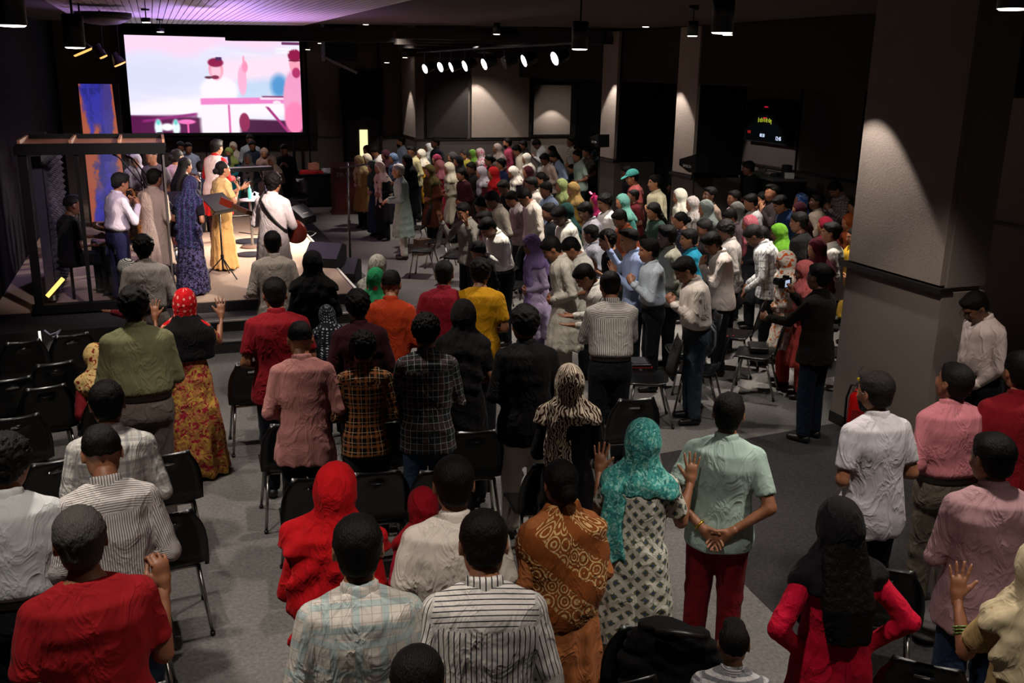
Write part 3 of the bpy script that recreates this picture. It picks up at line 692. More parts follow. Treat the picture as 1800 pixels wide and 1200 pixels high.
    if sc is not None:
        link('headscarf', g('scarf%s%s%s' % (back, front, tight), f.scarf, back, front, spread, open_, side, .0, tight), P, [cloth(sc, spat, sc2, sc3, sps)])
        if hair != 'bald' and q < 2 and hair not in ('long',): link('hair', g('hairunder', f.hair, 'under'), P, [hm])
    if strip is not None: link('scarf_end', g('strip', f.strip, *strip), P, [cloth(sc, spat, sc2, sc3, sps)])
    if shk is not None: link('shawl', g('shawl', f.shawl, shk[0], seed), P, [cloth(*shk[1:])])
    for k in (1, -1): link('shoe', g('shoe%d' % k, f.shoe, k), P, [plain('shoe', shoe, .45)])
    P['_b'] = (bx, by); return P, f
def add_part(P, name, mesh, mat): return link(name, mesh, P, [mat])
# ================================================================ the room
def struct(name, o): o.name = name; o['kind'] = 'structure'; return o
def wallmat(name, c, rib=0, n=.22):
    m, t, b = nt(name); A = srgb(c); b.inputs['Roughness'].default_value = .95; b.inputs['Specular IOR Level'].default_value = .1
    g = N(t, 'ShaderNodeNewGeometry'); nz = N(t, 'ShaderNodeTexNoise', i_Scale=55.0, i_Detail=6.0); t.links.new(g.outputs['Position'], nz.inputs['Vector']); nz.inputs['Roughness'].default_value = .75
    n2 = N(t, 'ShaderNodeTexNoise', i_Scale=3.0, i_Detail=3.0); t.links.new(g.outputs['Position'], n2.inputs['Vector'])
    f = math_(t, 'ADD', math_(t, 'MULTIPLY', nz.outputs[0], .75), math_(t, 'MULTIPLY', n2.outputs[0], .25))
    mx = N(t, 'ShaderNodeMix', data_type='RGBA'); mx.inputs[6].default_value = (*[x*(1-n*1.8) for x in A], 1); mx.inputs[7].default_value = (*[x*(1+n*1.8) for x in A], 1)
    t.links.new(f, mx.inputs[0]); t.links.new(mx.outputs[2], b.inputs['Base Color'])
    bp = N(t, 'ShaderNodeBump'); bp.inputs['Strength'].default_value = .6; bp.inputs['Distance'].default_value = .012
    if rib:
        sp = N(t, 'ShaderNodeSeparateXYZ'); t.links.new(g.outputs['Position'], sp.inputs[0]); q = math_(t, 'ADD', sp.outputs[0], sp.outputs[1])
        fr = math_(t, 'ABSOLUTE', math_(t, 'SUBTRACT', math_(t, 'FRACT', math_(t, 'MULTIPLY', q, 1/.032)), .5)); h = math_(t, 'ADD', math_(t, 'GREATER_THAN', fr, .16), math_(t, 'MULTIPLY', nz.outputs[0], .3)); t.links.new(h, bp.inputs['Height'])
    else: t.links.new(nz.outputs[0], bp.inputs['Height'])
    t.links.new(bp.outputs[0], b.inputs['Normal']); return m
M_FELT = wallmat('felt_wall', '83776e'); M_RIB = wallmat('ribbed_wall', '786e66', 1, .08); M_DARKW = wallmat('dark_wall', '2a2624', 0, .1); M_BLACKW = wallmat('black_wall', '17151a', 0, .05)
M_FELTD = wallmat('felt_dark', '4c4541'); M_TRIM = plain('ledge_black', '141110', .4); M_BLK = plain('black_metal', '0c0b0d', .4, .3); M_MATT = plain('matt_black', '050506', .85, spec=.2)
def carpet(name, c, c2):
    m, t, b = nt(name); b.inputs['Roughness'].default_value = 1; b.inputs['Specular IOR Level'].default_value = .05
    g = N(t, 'ShaderNodeNewGeometry'); nz = N(t, 'ShaderNodeTexNoise', i_Scale=150.0, i_Detail=3.0); n2 = N(t, 'ShaderNodeTexNoise', i_Scale=1.6, i_Detail=4.0); n3 = N(t, 'ShaderNodeTexNoise', i_Scale=38.0, i_Detail=5.0)
    for x in (nz, n2, n3): t.links.new(g.outputs['Position'], x.inputs['Vector'])
    f = math_(t, 'ADD', math_(t, 'ADD', math_(t, 'MULTIPLY', nz.outputs[0], .4), math_(t, 'MULTIPLY', n3.outputs[0], .4)), math_(t, 'MULTIPLY', n2.outputs[0], .2))
    r = N(t, 'ShaderNodeValToRGB'); r.color_ramp.elements[0].position = .34; r.color_ramp.elements[1].position = .66; r.color_ramp.elements[0].color = (*srgb(c), 1); r.color_ramp.elements[1].color = (*srgb(c2), 1)
    t.links.new(f, r.inputs[0]); t.links.new(r.outputs[0], b.inputs['Base Color']); bp = N(t, 'ShaderNodeBump'); bp.inputs['Strength'].default_value = .4; bp.inputs['Distance'].default_value = .01
    t.links.new(nz.outputs[0], bp.inputs['Height']); t.links.new(bp.outputs[0], b.inputs['Normal']); return m
M_CARP = carpet('grey_carpet', '4c4a49', '787572'); M_CARPD = carpet('charcoal_carpet', '232223', '3c3a3b'); M_STAGE = carpet('stage_carpet', '8d7c6e', 'a8957f')
struct('floor', MB().bbox((-2.6, -3, -.1), (12.6, 28, 0)).build('floor', M_CARP))
pc = [(1160, 797), (1476, 742), (1640, 742), (1800, 745), (1800, 1190), (1460, 1190), (1420, 1135), (1322, 1040), (1240, 950), (1180, 885)]
w = [PZ(x, y, .003) for x, y in pc]; mb = MB(); mb.add([(p[0], p[1], .004) for p in w]+[(p[0], p[1], .0005) for p in w], [tuple(range(len(w)))[::-1]]+[(i, (i+1) % len(w), len(w)+(i+1) % len(w), len(w)+i) for i in range(len(w))])
rug = mb.build('carpet_inlay', M_CARPD); struct('carpet_inlay', rug)
# ceiling: pale boards over the stage, dark plaster elsewhere
M_CEIL = wallmat('ceiling_plaster', '4a423f', 0, .05); M_SLAT = plain('slat_white', 'b9b2b6', .45); M_CEILD = plain('ceiling_black', '0b0a0c', .9)
e0, e1 = (-.43, 22.87), (12.98, 16.5)
def ey(x): return e0[1]+(x-e0[0])*(e1[1]-e0[1])/(e1[0]-e0[0])
mb = MB(); n0 = [(-2.7, -3), (13, -3), (13, ey(13)), (-2.7, ey(-2.7))]
mb.add([(x, y, 4.46) for x, y in n0]+[(x, y, 4.62) for x, y in n0], [(0, 1, 2, 3), (7, 6, 5, 4), (0, 4, 5, 1), (1, 5, 6, 2), (2, 6, 7, 3), (3, 7, 4, 0)])
ceil_ = struct('ceiling', mb.build('ceiling', M_CEIL))
# tongue and groove boards of the slatted ceiling above the stage
sl = None; xs = np.arange(-1.28, 3.0, .098)
for i, x in enumerate(xs):
    me = MB().bbox((x, 10.5, 4.42), (x+.086, ey(x+.04)-.02, 4.458)); o = me.build('ceiling_board', M_SLAT, ceil_)
struct('ceiling_upper', MB().bbox((-2.7, 16, 5.3), (13, 28.2, 5.4)).build('ceiling_upper', M_CEILD))
# walls
def wl(name, a, b, m, parent=None): return struct(name, MB().bbox(a, b).build(name, m, parent)) if parent is None else MB().bbox(a, b).build(name, m, parent)
wl('wall_left', (-2.4, -3, 0), (-2.2, 28, 5.4), M_BLACKW); wb = wl('wall_back', (-2.4, 27.3, 0), (6.53, 27.5, 5.4), M_FELTD)
wl('wall_panel', (-2.2, 27.22, 0), (6.5, 27.3, 1.72), M_FELTD, wb); wl('ledge', (-2.2, 27.2, 1.72), (6.5, 27.3, 1.76), M_TRIM, wb)
for x in (-.4, 1.2, 2.8, 3.9, 4.86, 5.86): wl('wall_joint', (x, 27.19, 0), (x+.03, 27.31, 5), M_MATT, wb)
wm = wl('wall_middle', (6.53, 25.72, 0), (9.75, 27.5, 5.4), M_FELTD)
wl('wall_panel', (6.50, 25.56, 0), (9.75, 25.72, 1.75), M_FELTD, wm); wl('ledge', (6.48, 25.54, 1.75), (9.75, 25.72, 1.79), M_TRIM, wm)
wl('wall_panel', (6.8, 25.62, 1.82), (7.95, 25.72, 3.6), M_DARKW, wm); wl('wall_panel', (8.05, 25.62, 1.82), (9.7, 25.72, 5.2), M_FELT, wm); wl('wall_panel', (6.51, 25.73, 1.82), (6.53, 27.2, 5), M_FELT, wm)
wr = wl('wall_right', (9.75, 27.1, 0), (12.6, 27.5, 5.4), M_FELTD)
wl('wall_panel', (9.75, 26.98, 0), (12.2, 27.1, 1.75), M_FELT, wr); wl('recess_frame', (9.9, 26.96, 1.76), (12.0, 27.08, 3.3), M_MATT, wr); wl('wall_panel', (10.35, 26.93, 1.8), (11.5, 26.98, 3.2), M_FELT, wr); wl('ledge', (9.9, 26.9, 1.75), (12.0, 27.0, 1.78), M_TRIM, wr)
wl('wall_header', (9.75, 26.85, 3.32), (12.2, 27.1, 5.2), M_FELTD, wr)
wf = wl('wall_side', (12.2, 10.3, 0), (12.4, 27.1, 5.4), M_FELTD)
wl('wall_panel', (12.1, 10.3, 0), (12.2, 27.1, 1.72), M_FELTD, wf); wl('ledge', (12.06, 10.3, 1.72), (12.2, 27.1, 1.76), M_TRIM, wf)
for y in (13.2, 14.9, 16.8): wl('wall_joint', (12.17, y, 1.76), (12.205, y+.03, 4.6), M_MATT, wf)
wn = wl('wall_near', (10.72, -3, 0), (12.4, 10.3, 5.4), M_RIB); wl('ledge', (10.66, -3, 1.72), (10.72, 10.3, 1.76), M_TRIM, wn); wl('wall_rear', (-2.4, -3.2, 0), (12.6, -3, 5.4), M_BLACKW)
def pillar(x0, y0, x1, y1, up, low, side_up):
    p = struct('pillar', MB().bbox((x0+.05, y0+.05, 0), (x1-.02, y1-.05, 5.3)).build('pillar', M_RIB if low is M_RIB else M_MATT))
    wl('wainscot', (x0, y0, .12), (x1, y1, 1.72), low, p); wl('skirting', (x0-.01, y0-.01, 0), (x1+.01, y1+.01, .12), M_TRIM, p)
    wl('ledge', (x0-.05, y0-.02, 1.72), (x0+.10, y1+.05, 1.77), M_TRIM, p)
    wl('felt_panel', (x0-.015, y0+.03, 1.79), (x0+.05, y1-.03, 4.44), side_up, p)
    wl('upper_cladding', (x0+.05, y0+.01, 1.77), (x1, y0+.05, 4.44), up, p)
    return p
pillar(6.70, 6.85, 7.20, 8.20, M_RIB, M_RIB, M_FELT); pillar(9.38, 16.05, 10.42, 16.85, M_MATT, M_FELTD, M_FELT); pillar(9.32, 19.3, 10.3, 20.1, M_MATT, M_FELTD, M_FELT)  # far pillars: unlit near faces get matt black, shade put into the colour
# beams over the side aisle
wl('trim_1', (9.4, 8.2, 3.42), (10.7, 27.0, 4.45), M_DARKW); wl('trim_2', (7.1, 7.2, 3.48), (10.72, 8.1, 4.45), M_DARKW); wl('trim_3', (10.4, 19.2, 0), (10.6, 24.0, 3.4), M_MATT)
for k, (y, z) in enumerate([(19.6, 4.18), (21.2, 4.1), (22.6, 4.05), (24.2, 4.0), (25.0, 3.9)]):
    wl('trim_%d' % (4+k), (4.6+.4*k, y, z), (9.4, y+.35, z+.14), M_DARKW)
o = MB().box((5.2, 21.5, 4.3), (9.0, .3, .3), rz=-.7).build('air_duct', M_CEILD); tag(o, 'dark air duct running slantwise under the black ceiling', 'duct')
# stage with three steps
st = struct('stage', MB().bbox((-2.2, 13.78, 0), (2.62, 25.2, .45)).build('stage', M_STAGE))
wl('riser', (-2.2, 13.75, 0), (2.64, 13.79, .44), M_CARPD, st)
wl('step', (.05, 13.26, 0), (2.64, 13.76, .30), M_CARP, st); wl('step', (.05, 12.72, 0), (2.64, 13.27, .15), M_CARP, st)
wl('riser', (.05, 13.22, .15), (2.64, 13.26, .285), M_CARPD, st); wl('riser', (.05, 12.68, 0), (2.64, 12.72, .135), M_CARPD, st)
M_NOSE = plain('nosing', 'c8c4bc', .35, .6)
wl('step_nosing', (.05, 13.215, .285), (2.64, 13.24, .305), M_NOSE, st); wl('step_nosing', (.05, 12.675, .135), (2.64, 12.70, .152), M_CARPD, st)
wl('edge_strip', (2.60, 13.76, .44), (2.64, 25.2, .462), M_NOSE, st); wl('side_step', (2.64, 13.78, 0), (3.2, 25.2, .18), M_CARPD, st)
wl('side_platform', (-2.2, 12.9, 0), (.05, 13.78, .40), M_CARPD, st)
# far door with its lit glazed strip
dr = struct('door_1', MB().bbox((4.92, 27.14, 0), (5.84, 27.2, 2.25)).build('door_1', M_DARKW)); wl('door_frame', (4.84, 27.12, 0), (4.92, 27.24, 2.3), M_MATT, dr); wl('door_frame', (5.84, 27.12, 0), (5.92, 27.24, 2.3), M_MATT, dr); wl('door_frame', (4.84, 27.12, 2.25), (5.92, 27.24, 2.3), M_MATT, dr)
a = PYc(632, 228, 27.12); b = PYc(647, 276, 27.12); wl('lit_glass', (a[0], 27.11, b[2]-.3), (b[0], 27.14, a[2]), plain('lit_glass', 'f0e2a8', .3, emit=1.3), dr)
wl('door_upper_recess', (4.8, 27.16, 2.35), (5.98, 27.22, 3.55), M_MATT, dr)
# ---------------------------------------------------------------- painted pictures on the two LED screens (emissive colour attribute on a fine grid)
def led(name, corners, nx, ny, paint, strength, parent=None):
    A, B, C, D = [np.array(c, float) for c in corners]   # top-left, top-right, bottom-right, bottom-left
    u = np.linspace(0, 1, nx+1); v = np.linspace(0, 1, ny+1); U, Vv = np.meshgrid(u, v)
    P = (A*(1-U[..., None])*(1-Vv[..., None])+B*U[..., None]*(1-Vv[..., None])+C*U[..., None]*Vv[..., None]+D*(1-U[..., None])*Vv[..., None]).reshape(-1, 3)
    i = np.arange(nx)[None]+np.arange(ny)[:, None]*(nx+1); Q = np.stack([i, i+nx+1, i+nx+2, i+1], -1).reshape(-1, 4)
    me = mk(name, P, Q, smooth=False); col = paint(U, Vv).reshape(-1, 3); at = me.color_attributes.new('picture', 'FLOAT_COLOR', 'POINT')
    at.data.foreach_set('color', np.concatenate([np.clip(col, 0, 1)**2.2, np.ones((len(col), 1))], 1).astype(f32).ravel())
    m, t, b = nt(name); a = N(t, 'ShaderNodeAttribute', attribute_name='picture'); t.links.new(a.outputs['Color'], b.inputs['Emission Color']); b.inputs['Emission Strength'].default_value = strength
    b.inputs['Base Color'].default_value = (.01, .01, .01, 1); return link(name, me, parent, [m])
def vnoise(U, V, s, seed):
    r = np.random.RandomState(seed); n = 0
    for k in range(6):
        a, b_, c, d = r.uniform(-1, 1, 4)*s*(1+k*.7); n = n+np.sin(a*U+b_*V+c+1.8*np.sin(d*V+a*U*.5+k))/(1+k*.5)
    return n/2.2
def paint_big(U, V):
    X = U*16; Y = V*9; flag = [1]; H = lambda c: np.array([int(c[i:i+2], 16)/255 for i in (0, 2, 4)])
    n = vnoise(U, V, 7, 2); n2 = vnoise(U, V*1.6, 16, 5); c = np.zeros(U.shape+(3,))
    def put(m, col, a=1.0, WH_=None):
        WH = .42 if flag[0] else .08
        m = np.clip(m, 0, 1)[..., None]*a; c[:] = c*(1-m)+(H(col)*(1-WH)+WH)*m
    sm = lambda x, w=.15: np.clip(.5+x/(w*1.7), 0, 1)
    put(np.ones_like(U), 'dcd8ff'); put(sm(n2-.2, .5), 'f3e9ff', .7)
    put(sm(2.0-Y-.4*np.sin(X*.9)-.25*X*.3+n*.4, .5), 'ffc2f2'); put(sm((Y-2.6-.09*(X-6))*1.0, 1.)*sm(5.2-Y, 1.)*sm(9.5-X, 2), 'c9cffb')
    put(sm((Y-5.7+n*.3+(X-6)*.12), .5)*sm(7.4-Y, .4), 'fff4ff'); put(sm(1.4-np.abs(Y-(3.2-.1*X+.9))*1.2, .6)*sm(X-8, 1), 'ffd2f4')
    put(sm(X-9.5, 1)*sm(1.0-np.abs(Y-5.1+.1*X-1), .5), '7fb4ee', .7); flag[0] = 0; put(sm(1-np.sqrt(((X-13.9)/.8)**2+((Y-4.5)/1.1)**2), .4), '4a92d4')
    put(sm(Y-7.55-.0*X+(X/16)*.55*-1+.2, .12), '3a0630'); put(sm(Y-7.35+.05*X*.3, .1)*sm(6-X, .1), '5a0a48', .6)
    put(sm(.12-np.abs(Y-(7.9-.14*(X-1))), .08)*sm(6-X, .2)*sm(X-1, .2), '8a1a70')
    E = lambda cx, cy, rx, ry: 1-np.sqrt(((X-cx)/rx)**2+((Y-cy)/ry)**2)
    # water bottles, paper and stand on the floor of the picture
    for bx in (2.4, 4.0): put(sm(E(bx, 8.5, .36, .75), .3), 'e9fbff'); put(sm(E(bx, 8.0, .18, .25), .3), '66d8d0')
    put(sm(E(3.2, 8.45, .6, .35), .3), 'ffffff'); put(sm(E(5.0, 7.95, .8, .22), .2), 'ff6fc0'); put(sm(.08-np.abs(X-5.1), .05)*sm(Y-8, .1), 'ff5ab0')
    # singer in white with raised finger
    put(sm(E(8.15, 8.2, 1.9, 4.0), .12)*sm(Y-3.8, .2), 'fff4ff'); put(sm(E(8.2, 4.9, 1.75, 1.25), .15), 'fff6ff'); put(sm(E(10.4, 4.0, .42, 1.4), .15), 'ffb0d8'); put(sm(E(10.7, 2.7, .28, .55), .2), 'ff8fb8'); put(sm(E(10.62, 2.05, .1, .4), .3), 'ff9cc0')
    put(sm(E(8.0, 3.0, .66, .98), .15), 'ff8aa8'); put(sm(E(8.0, 3.15, .5, .7), .3), 'ffc8dc'); put(sm(E(8.0, 2.35, .72, .42), .15), '8a1040'); put(sm(E(7.9, 3.72, .35, .18), .2), '7a0c3c'); put(sm(E(7.3, 3.75, .4, .12), .2), '50102c')
    put(sm(.16-np.abs(Y-2.0), .03)*sm(.28-np.abs(X-8.3), .05), '4a2050')
    # keyboard
    put(sm(.30-np.abs(Y-6.15+.02*X), .06)*sm(X-6.4, .1), 'f078c8'); put(sm(.10-np.abs(Y-5.72), .05)*sm(X-12.0, .1)*sm(15.4-X, .1), 'ffe0f4'); put(sm(.06-np.abs(Y-5.52), .04)*sm(X-12.2, .1)*sm(15.2-X, .1), '701048'); put(sm(E(13.6, 6.1, .4, .2), .2), 'ffe6f6')
    put(sm(.10-np.abs(X-(9.0)), .05)*sm(Y-6.3, .1), 'd85aa8'); put(sm(.16-np.abs((X-12.7)-(Y-6.6)*.8), .08)*sm(Y-6.5, .1)*sm(14.9-X, .1), 'a02070'); put(sm(E(10.4, 8.0, .5, .9), .1), '8a1848')
    # second player at the right
    put(sm(E(15.4, 5.8, 1.15, 2.9), .1)*sm(Y-2.6, .1), 'f59ac8'); put(sm(E(15.5, 2.3, .55, 1.05), .12), 'ff9fb8'); put(sm(E(15.5, 1.55, .65, .6), .12), '8a0f3c'); put(sm(.05-np.abs(Y-2.05), .03)*sm(X-14.9, .05), '5a1030'); put(sm(E(15.6, 3.2, .4, .5), .15), 'b02860'); put(sm(E(15.3, 7.6, 1.0, 1.6), .15), 'ff7fb4')
    put(sm(.13-np.abs(Y-.42), .04)*sm(X-14.3, .05), '5a2050'); return c
sc_ = empty('stage_screen', (0, 0, 0), 0, 'large wall screen above the stage showing a singer in white in pink light', 'screen')
Ys = 26.5; tl, tr, br, bl = (-.56, Ys, 4.27), (3.64, Ys, 4.27), (3.64, Ys, 1.93), (-.56, Ys, 1.93)
led('screen_picture', [(p[0], Ys-.07, p[2]) for p in (tl, tr, br, bl)], 240, 135, paint_big, 1.0, sc_)
MB().bbox((-.63, Ys-.06, 1.86), (3.71, Ys+.1, 4.34)).build('frame', M_MATT, sc_)
MB().tube([(1.5, Ys, 1.9), (1.5, Ys, 0)], .04).build('support_post', M_MATT, sc_); MB().tube([(3.4, Ys, 1.9), (3.4, Ys, 0)], .04).build('support_post', M_MATT, sc_); MB().tube([(-.4, Ys, 1.9), (-.4, Ys, 0)], .04).build('support_post', M_MATT, sc_)
def text(s, name, mat, loc, size, rot, parent=None, ext=.002, align='CENTER', sx=1):
    cu = bpy.data.curves.new(name, 'FONT'); cu.body = s; cu.size = size; cu.extrude = ext; cu.align_x = align; cu.resolution_u = 2
    tmp = bpy.data.objects.new(name, cu); COL.objects.link(tmp); dg = bpy.context.evaluated_depsgraph_get(); me = bpy.data.meshes.new_from_object(tmp.evaluated_get(dg)); bpy.data.objects.remove(tmp)
    o = link(name, me, parent, [mat]) if len(me.vertices) else None
    if o: o.location = loc; o.rotation_euler = rot; o.scale = (sx, 1, 1)
    return o
M_WTXT = plain('screen_text', 'ffffff', .5, emit=1.0)
text('COMMUNITY\nCHURCH', 'screen_lettering', M_WTXT, (3.02, Ys-.09, 3.99), .085, (PI/2, 0, 0), sc_, align='LEFT')
def paint_side(U, V):
    c = np.zeros(U.shape+(3,)); n = vnoise(U*.5, V, 6, 8)+.4*vnoise(U, V*2.5, 24, 4); n2 = vnoise(U, V*2, 9, 3)+.5*vnoise(U, V*4, 38, 6)
    A = np.array([.27, .27, .82]); B = np.array([.20, .22, .62]); C = np.array([.93, .45, .25]); D = np.array([.42, .32, .55])
    c[:] = A; m = np.clip(.5+(n2-.1)*1.5, 0, 1)[..., None]; c = c*(1-m)+B*m
    m = np.clip((U-.62)*5+n*.5, 0, 1)[..., None]*.55; c = c*(1-m)+D*m
    o = np.clip((.16-U+.10*n)*14, 0, 1)+np.clip((U-.88+.08*n2)*14, 0, 1)+np.clip((.13-np.abs(U-.42+.10*n2))*14, 0, 1)*np.clip((V-.26)*20, 0, 1)*np.clip((.40-V)*20, 0, 1)+np.clip((.42-U+.35*n-.3*(V-.5))*6, 0, 1)*np.clip((V-.36)*9, 0, 1)*np.clip((.78-V)*6, 0, 1)
    m = np.clip(o, 0, 1)[..., None]*.9; return c*(1-m)+C*(m)
ls = empty('tall_screen', (0, 0, 0), 0, 'tall narrow screen of blue and orange brush strokes behind the drum booth', 'screen')
led('panel_picture', [(-1.34, 20.95, 3.22), (-.74, 20.95, 3.22), (-.64, 20.95, .45), (-1.34, 20.95, .45)], 40, 150, paint_side, .55, ls)
MB().bbox((-1.38, 20.96, .45), (-.62, 21.05, 3.25)).build('frame', M_MATT, ls)
# the room above is drawn for a 3.65 m eye height; bring it to metres
KS = .94
for o in list(bpy.data.objects):
    if o.parent is None and o.type != 'CAMERA':
        o.location = o.location*KS
        if o.type == 'LIGHT': o.data.energy *= KS*KS
        else: o.scale = o.scale*KS
CAMZ *= KS; O_ = np.array([0, 0, CAMZ]); cam.location.z = CAMZ
STZ = .45*KS
def az(px, py): d = ray(px, py); return math.degrees(math.atan2(d[0], d[1]))
PEOPLE = []
def p(px, py, h, v, label, kind='shirt', c='d8d0c4', lc='15161c', **k):
    P, f = person(px, py, h, v-az(px, py), label, kind, c, lc, **k); PEOPLE.append((P, f, h, v-az(px, py))); return P, f
RISE = .28
# ================================================================ near people
G1 = 'worshippers in the near rows'
def n(*a, **k): k.setdefault('group', G1); k.setdefault('q', 0 if a[1] > 540 else 1); return p(*a, **k)
n(250, 413, 1.74, 4, 'man in pale grey shirt standing close to the drum booth glass', 'tucked', 'a79e98', '8d8178', hair='curly', R='clasp', bow=6, q=1)
n(216, 457, 1.48, 40, 'woman in black and white striped scarf leaning beside the drum booth', 'suit', '8a2430', '1a1418', sc='d8d8d0', spat='hstripe', sc2='26282a', sps=.5, R='offer', bow=20, lean=16, q=1)
n(232, 505, 1.84, 2, 'broad man in olive green shirt and taupe trousers in the left block', 'tucked', '6c6b4c', '60564f', hair='curly', R='cross', bow=4, w=1.16, sk=1)
n(323, 508, 1.60, -6, 'woman in long floral wrap and red dotted scarf with hands lifted before the steps', 'dress', 'b37a46', 'b37a46', pat='floral', c2='a02638', c3='c8a049', ps=1.2, sc='c8141c', spat='dots', sc2='e8988c', sps=1.6, back=1.32, front=1.35, R='high', bow=0, shk=(1.08, '100e10'), hem=.03, flare=.10)
n(163, 608, 1.55, 10, 'seated woman in beige scarf with red flowers bowed low in the left block', 'suit', '7a1a22', '141216', sc='c4a66c', spat='floral', sc2='c4a66c', sc3='7a241c', sit=True, lean=22, bow=30, R='clasp', q=1, back=1.15)
n(184, 668, 1.74, 0, 'man in white and grey checked shirt with short black hair, left block', 'shirt', 'd6d2ca', '17181c', pat='check', c2='8c8c90', c3='a8a8a8', ps=1.5, hair='grey', R='clasp', bow=10, w=1.02)
n(173, 748, 1.76, 3, 'man with faded haircut in white pinstriped shirt, left block', 'shirt', 'd2ccc6', '202a3a', pat='finestripe', c2='6a6468', ps=1.0, hair='fade', R='clasp', bow=24, lean=9, sk=0, w=1.04)
n(10, 764, 1.76, -12, 'man in plain pale grey shirt cut by the left edge of the photo', 'tucked', 'c2c4c4', '17181c', hair='curly', R='clasp', bow=8, yaw=-12, w=1.08)
n(133, 890, 1.80, 4, 'grey haired man in red t-shirt with one fist lifted', 'tee', '9c1a20', '16141a', hair='grey', hc='4a4744', R='fistup', L='clasp', bow=8, w=1.10, sk=0)
n(478, 405, 1.74, 2, 'man in light stone coloured shirt nearest the stage front', 'shirt', 'a0958c', '1a1a20', hair='short', R='clasp', bow=6, hem=.76, q=1)
n(549, 441, 1.64, 0, 'woman in black hood and black top near the wedge monitors', 'suit', '0e0f15', '0e0f12', sc='0d0c0e', back=1.1, R='clasp', w=1.1, q=1)
n(481, 487, 1.80, 4, 'stout man in dark red polo beside the centre aisle', 'polo', '7c0f1a', '141824', R='clasp', bow=14, w=1.12, hair='short', hem=.78)
n(572, 538, 1.28, 10, 'bowed woman in black scarf trimmed with white patterns', 'suit', '14161e', '101014', sc='10131c', spat='dots', sc2='9aa0a8', sps=.8, bow=26, lean=20, R='clasp', q=1)
n(526, 566, 1.70, 2, 'man in dusty pink shirt with short cropped hair by the aisle', 'shirt', 'a6706b', '111216', hair='fade', R='clasp', bow=26, lean=6, hem=.72, w=1.03, flare=.02)
n(627, 510, 1.70, 8, 'man in very dark maroon shirt standing behind the plaid shirted boy', 'shirt', '2e0d14', '0f0f12', hair='curly', R='clasp', bow=10, q=1)
n(637, 583, 1.60, 2, 'young man in orange and black plaid shirt and dark jeans', 'shirt', '17140f', '22252a', pat='check', c2='a8663a', c3='e2b48c', ps=1.6, hair='curly', R='clasp', bow=14, w=.92, hem=.78)
n(665, 448, 1.54, -25, 'woman in white lace scarf and dark red dress at the front row end', 'suit', '6c1018', '3a0c12', sc='c6c0b4', spat='floral', sc2='8a8680', sc3='c6c0b4', sps=.5, R='clasp', q=1, bow=6)
n(661, 471, 1.50, -8, 'woman in bright green scarf with small red motifs', 'suit', '6c1018', '3a0c12', sc='2f9a62', spat='dots', sc2='a04030', sps=3.2, R='clasp', q=1, bow=10, back=.95, spread=.03)
n(688, 475, 1.70, -6, 'man in burnt orange tunic with neatly cut hair', 'kurta', 'a43414', '5a1212', hair='fade', R='clasp', bow=20, lean=6, hem=.62)
n(748, 552, 1.72, 3, 'man in dark shirt with white windowpane checks and blue jeans', 'shirt', '23272a', '34465c', pat='windowpane', c2='b4b6b2', c3='4a3436', ps=1.15, hair='curly', R='cross', bow=12, w=1.02, hem=.74)
n(781, 457, 1.70, -4, 'man in maroon polo in the row before the black scarfed woman', 'polo', '74101e', '121216', hair='short', R='clasp', bow=8, w=1.04, q=1)
n(845, 455, 1.72, -4, 'man in mustard yellow t-shirt with wavy black hair', 'tee', 'b98512', '16161a', hair='curly', R='clasp', bow=14, w=1.10, hem=.72)
n(815, 527, 1.66, 0, 'woman in black scarf and long black robe', 'dress', '0d0c0d', '0d0c0d', sc='151314', spat='plain', R='clasp', back=1.0, bow=4, flare=.04)
n(921, 537, 1.76, 12, 'man in black shirt and off white trousers looking left', 'shirt', '0f0e0f', 'c9c0b4', hair='curly', R='clasp', bow=4, yaw=16, hem=.74, w=1.06)
n(1001, 640, 1.56, 8, 'woman in brown and cream animal print scarf and black top', 'suit', '110f10', '101012', sc='ddcdb8', spat='zebra', sc2='3a2018', sps=.55, R='clasp', back=1.34, front=1.0, spread=.02, side=-1, strip=(-.10, -.125, 1.0, .10), bow=6)
n(1071, 478, 1.76, 12, 'man in white shirt with thin black stripes tucked in black trousers', 'tucked', 'c4bdb6', '0f0f12', pat='finestripe', c2='3c393c', ps=1.35, hair='short', R='chin', bow=28, lean=6, w=1.05, loose=1.3)
n(590, 815, 1.64, -14, 'woman wrapped in plain bright red scarf by the aisle', 'suit', 'a80c14', '7a1018', sc='b40d15', R='clasp', back=.80, front=1.0, spread=.05, bow=4)
n(741, 857, 1.30, 14, 'small girl in crimson scarf and pink top between two men', 'suit', 'b81838', '16141a', sc='8c0a18', R='clasp', back=1.15, bow=10)
n(797, 800, 1.76, 4, 'man in white short sleeved shirt with dark cropped hair', 'shirt', 'cdc3b8', '16161a', sleeve='short', hair='short', R='clasp', bow=8, w=1.04, hem=.74, loose=1.2)
n(627, 903, 1.80, 2, 'man in pale shirt with soft blue and brown checks', 'shirt', 'cdc6bc', '17181c', pat='windowpane', c2='8f8078', c3='8fb0b4', ps=.85, hair='short', R='clasp', bow=10, w=1.04, loose=1.1)
n(849, 895, 1.80, 3, 'man in white shirt with bold dark stripes at the bottom centre', 'shirt', 'd0cac4', '17181c', pat='stripe', c2='2a2a30', ps=.95, hair='short', R='clasp', bow=26, lean=8, w=1.06, loose=1.15)
n(733, 1133, 1.66, 0, 'dark haired head at the very bottom edge of the photo', 'suit', '121114', '101012', hair='bun', R='clasp', q=1)
n(985, 808, 1.58, 22, 'woman with pinned black hair in brown block printed shawl', 'suit', 'a8653a', '1a1410', hair='bun', R='clasp', bow=2, shk=(.42, '8a4a20', 'batik', 'd9b77e'))
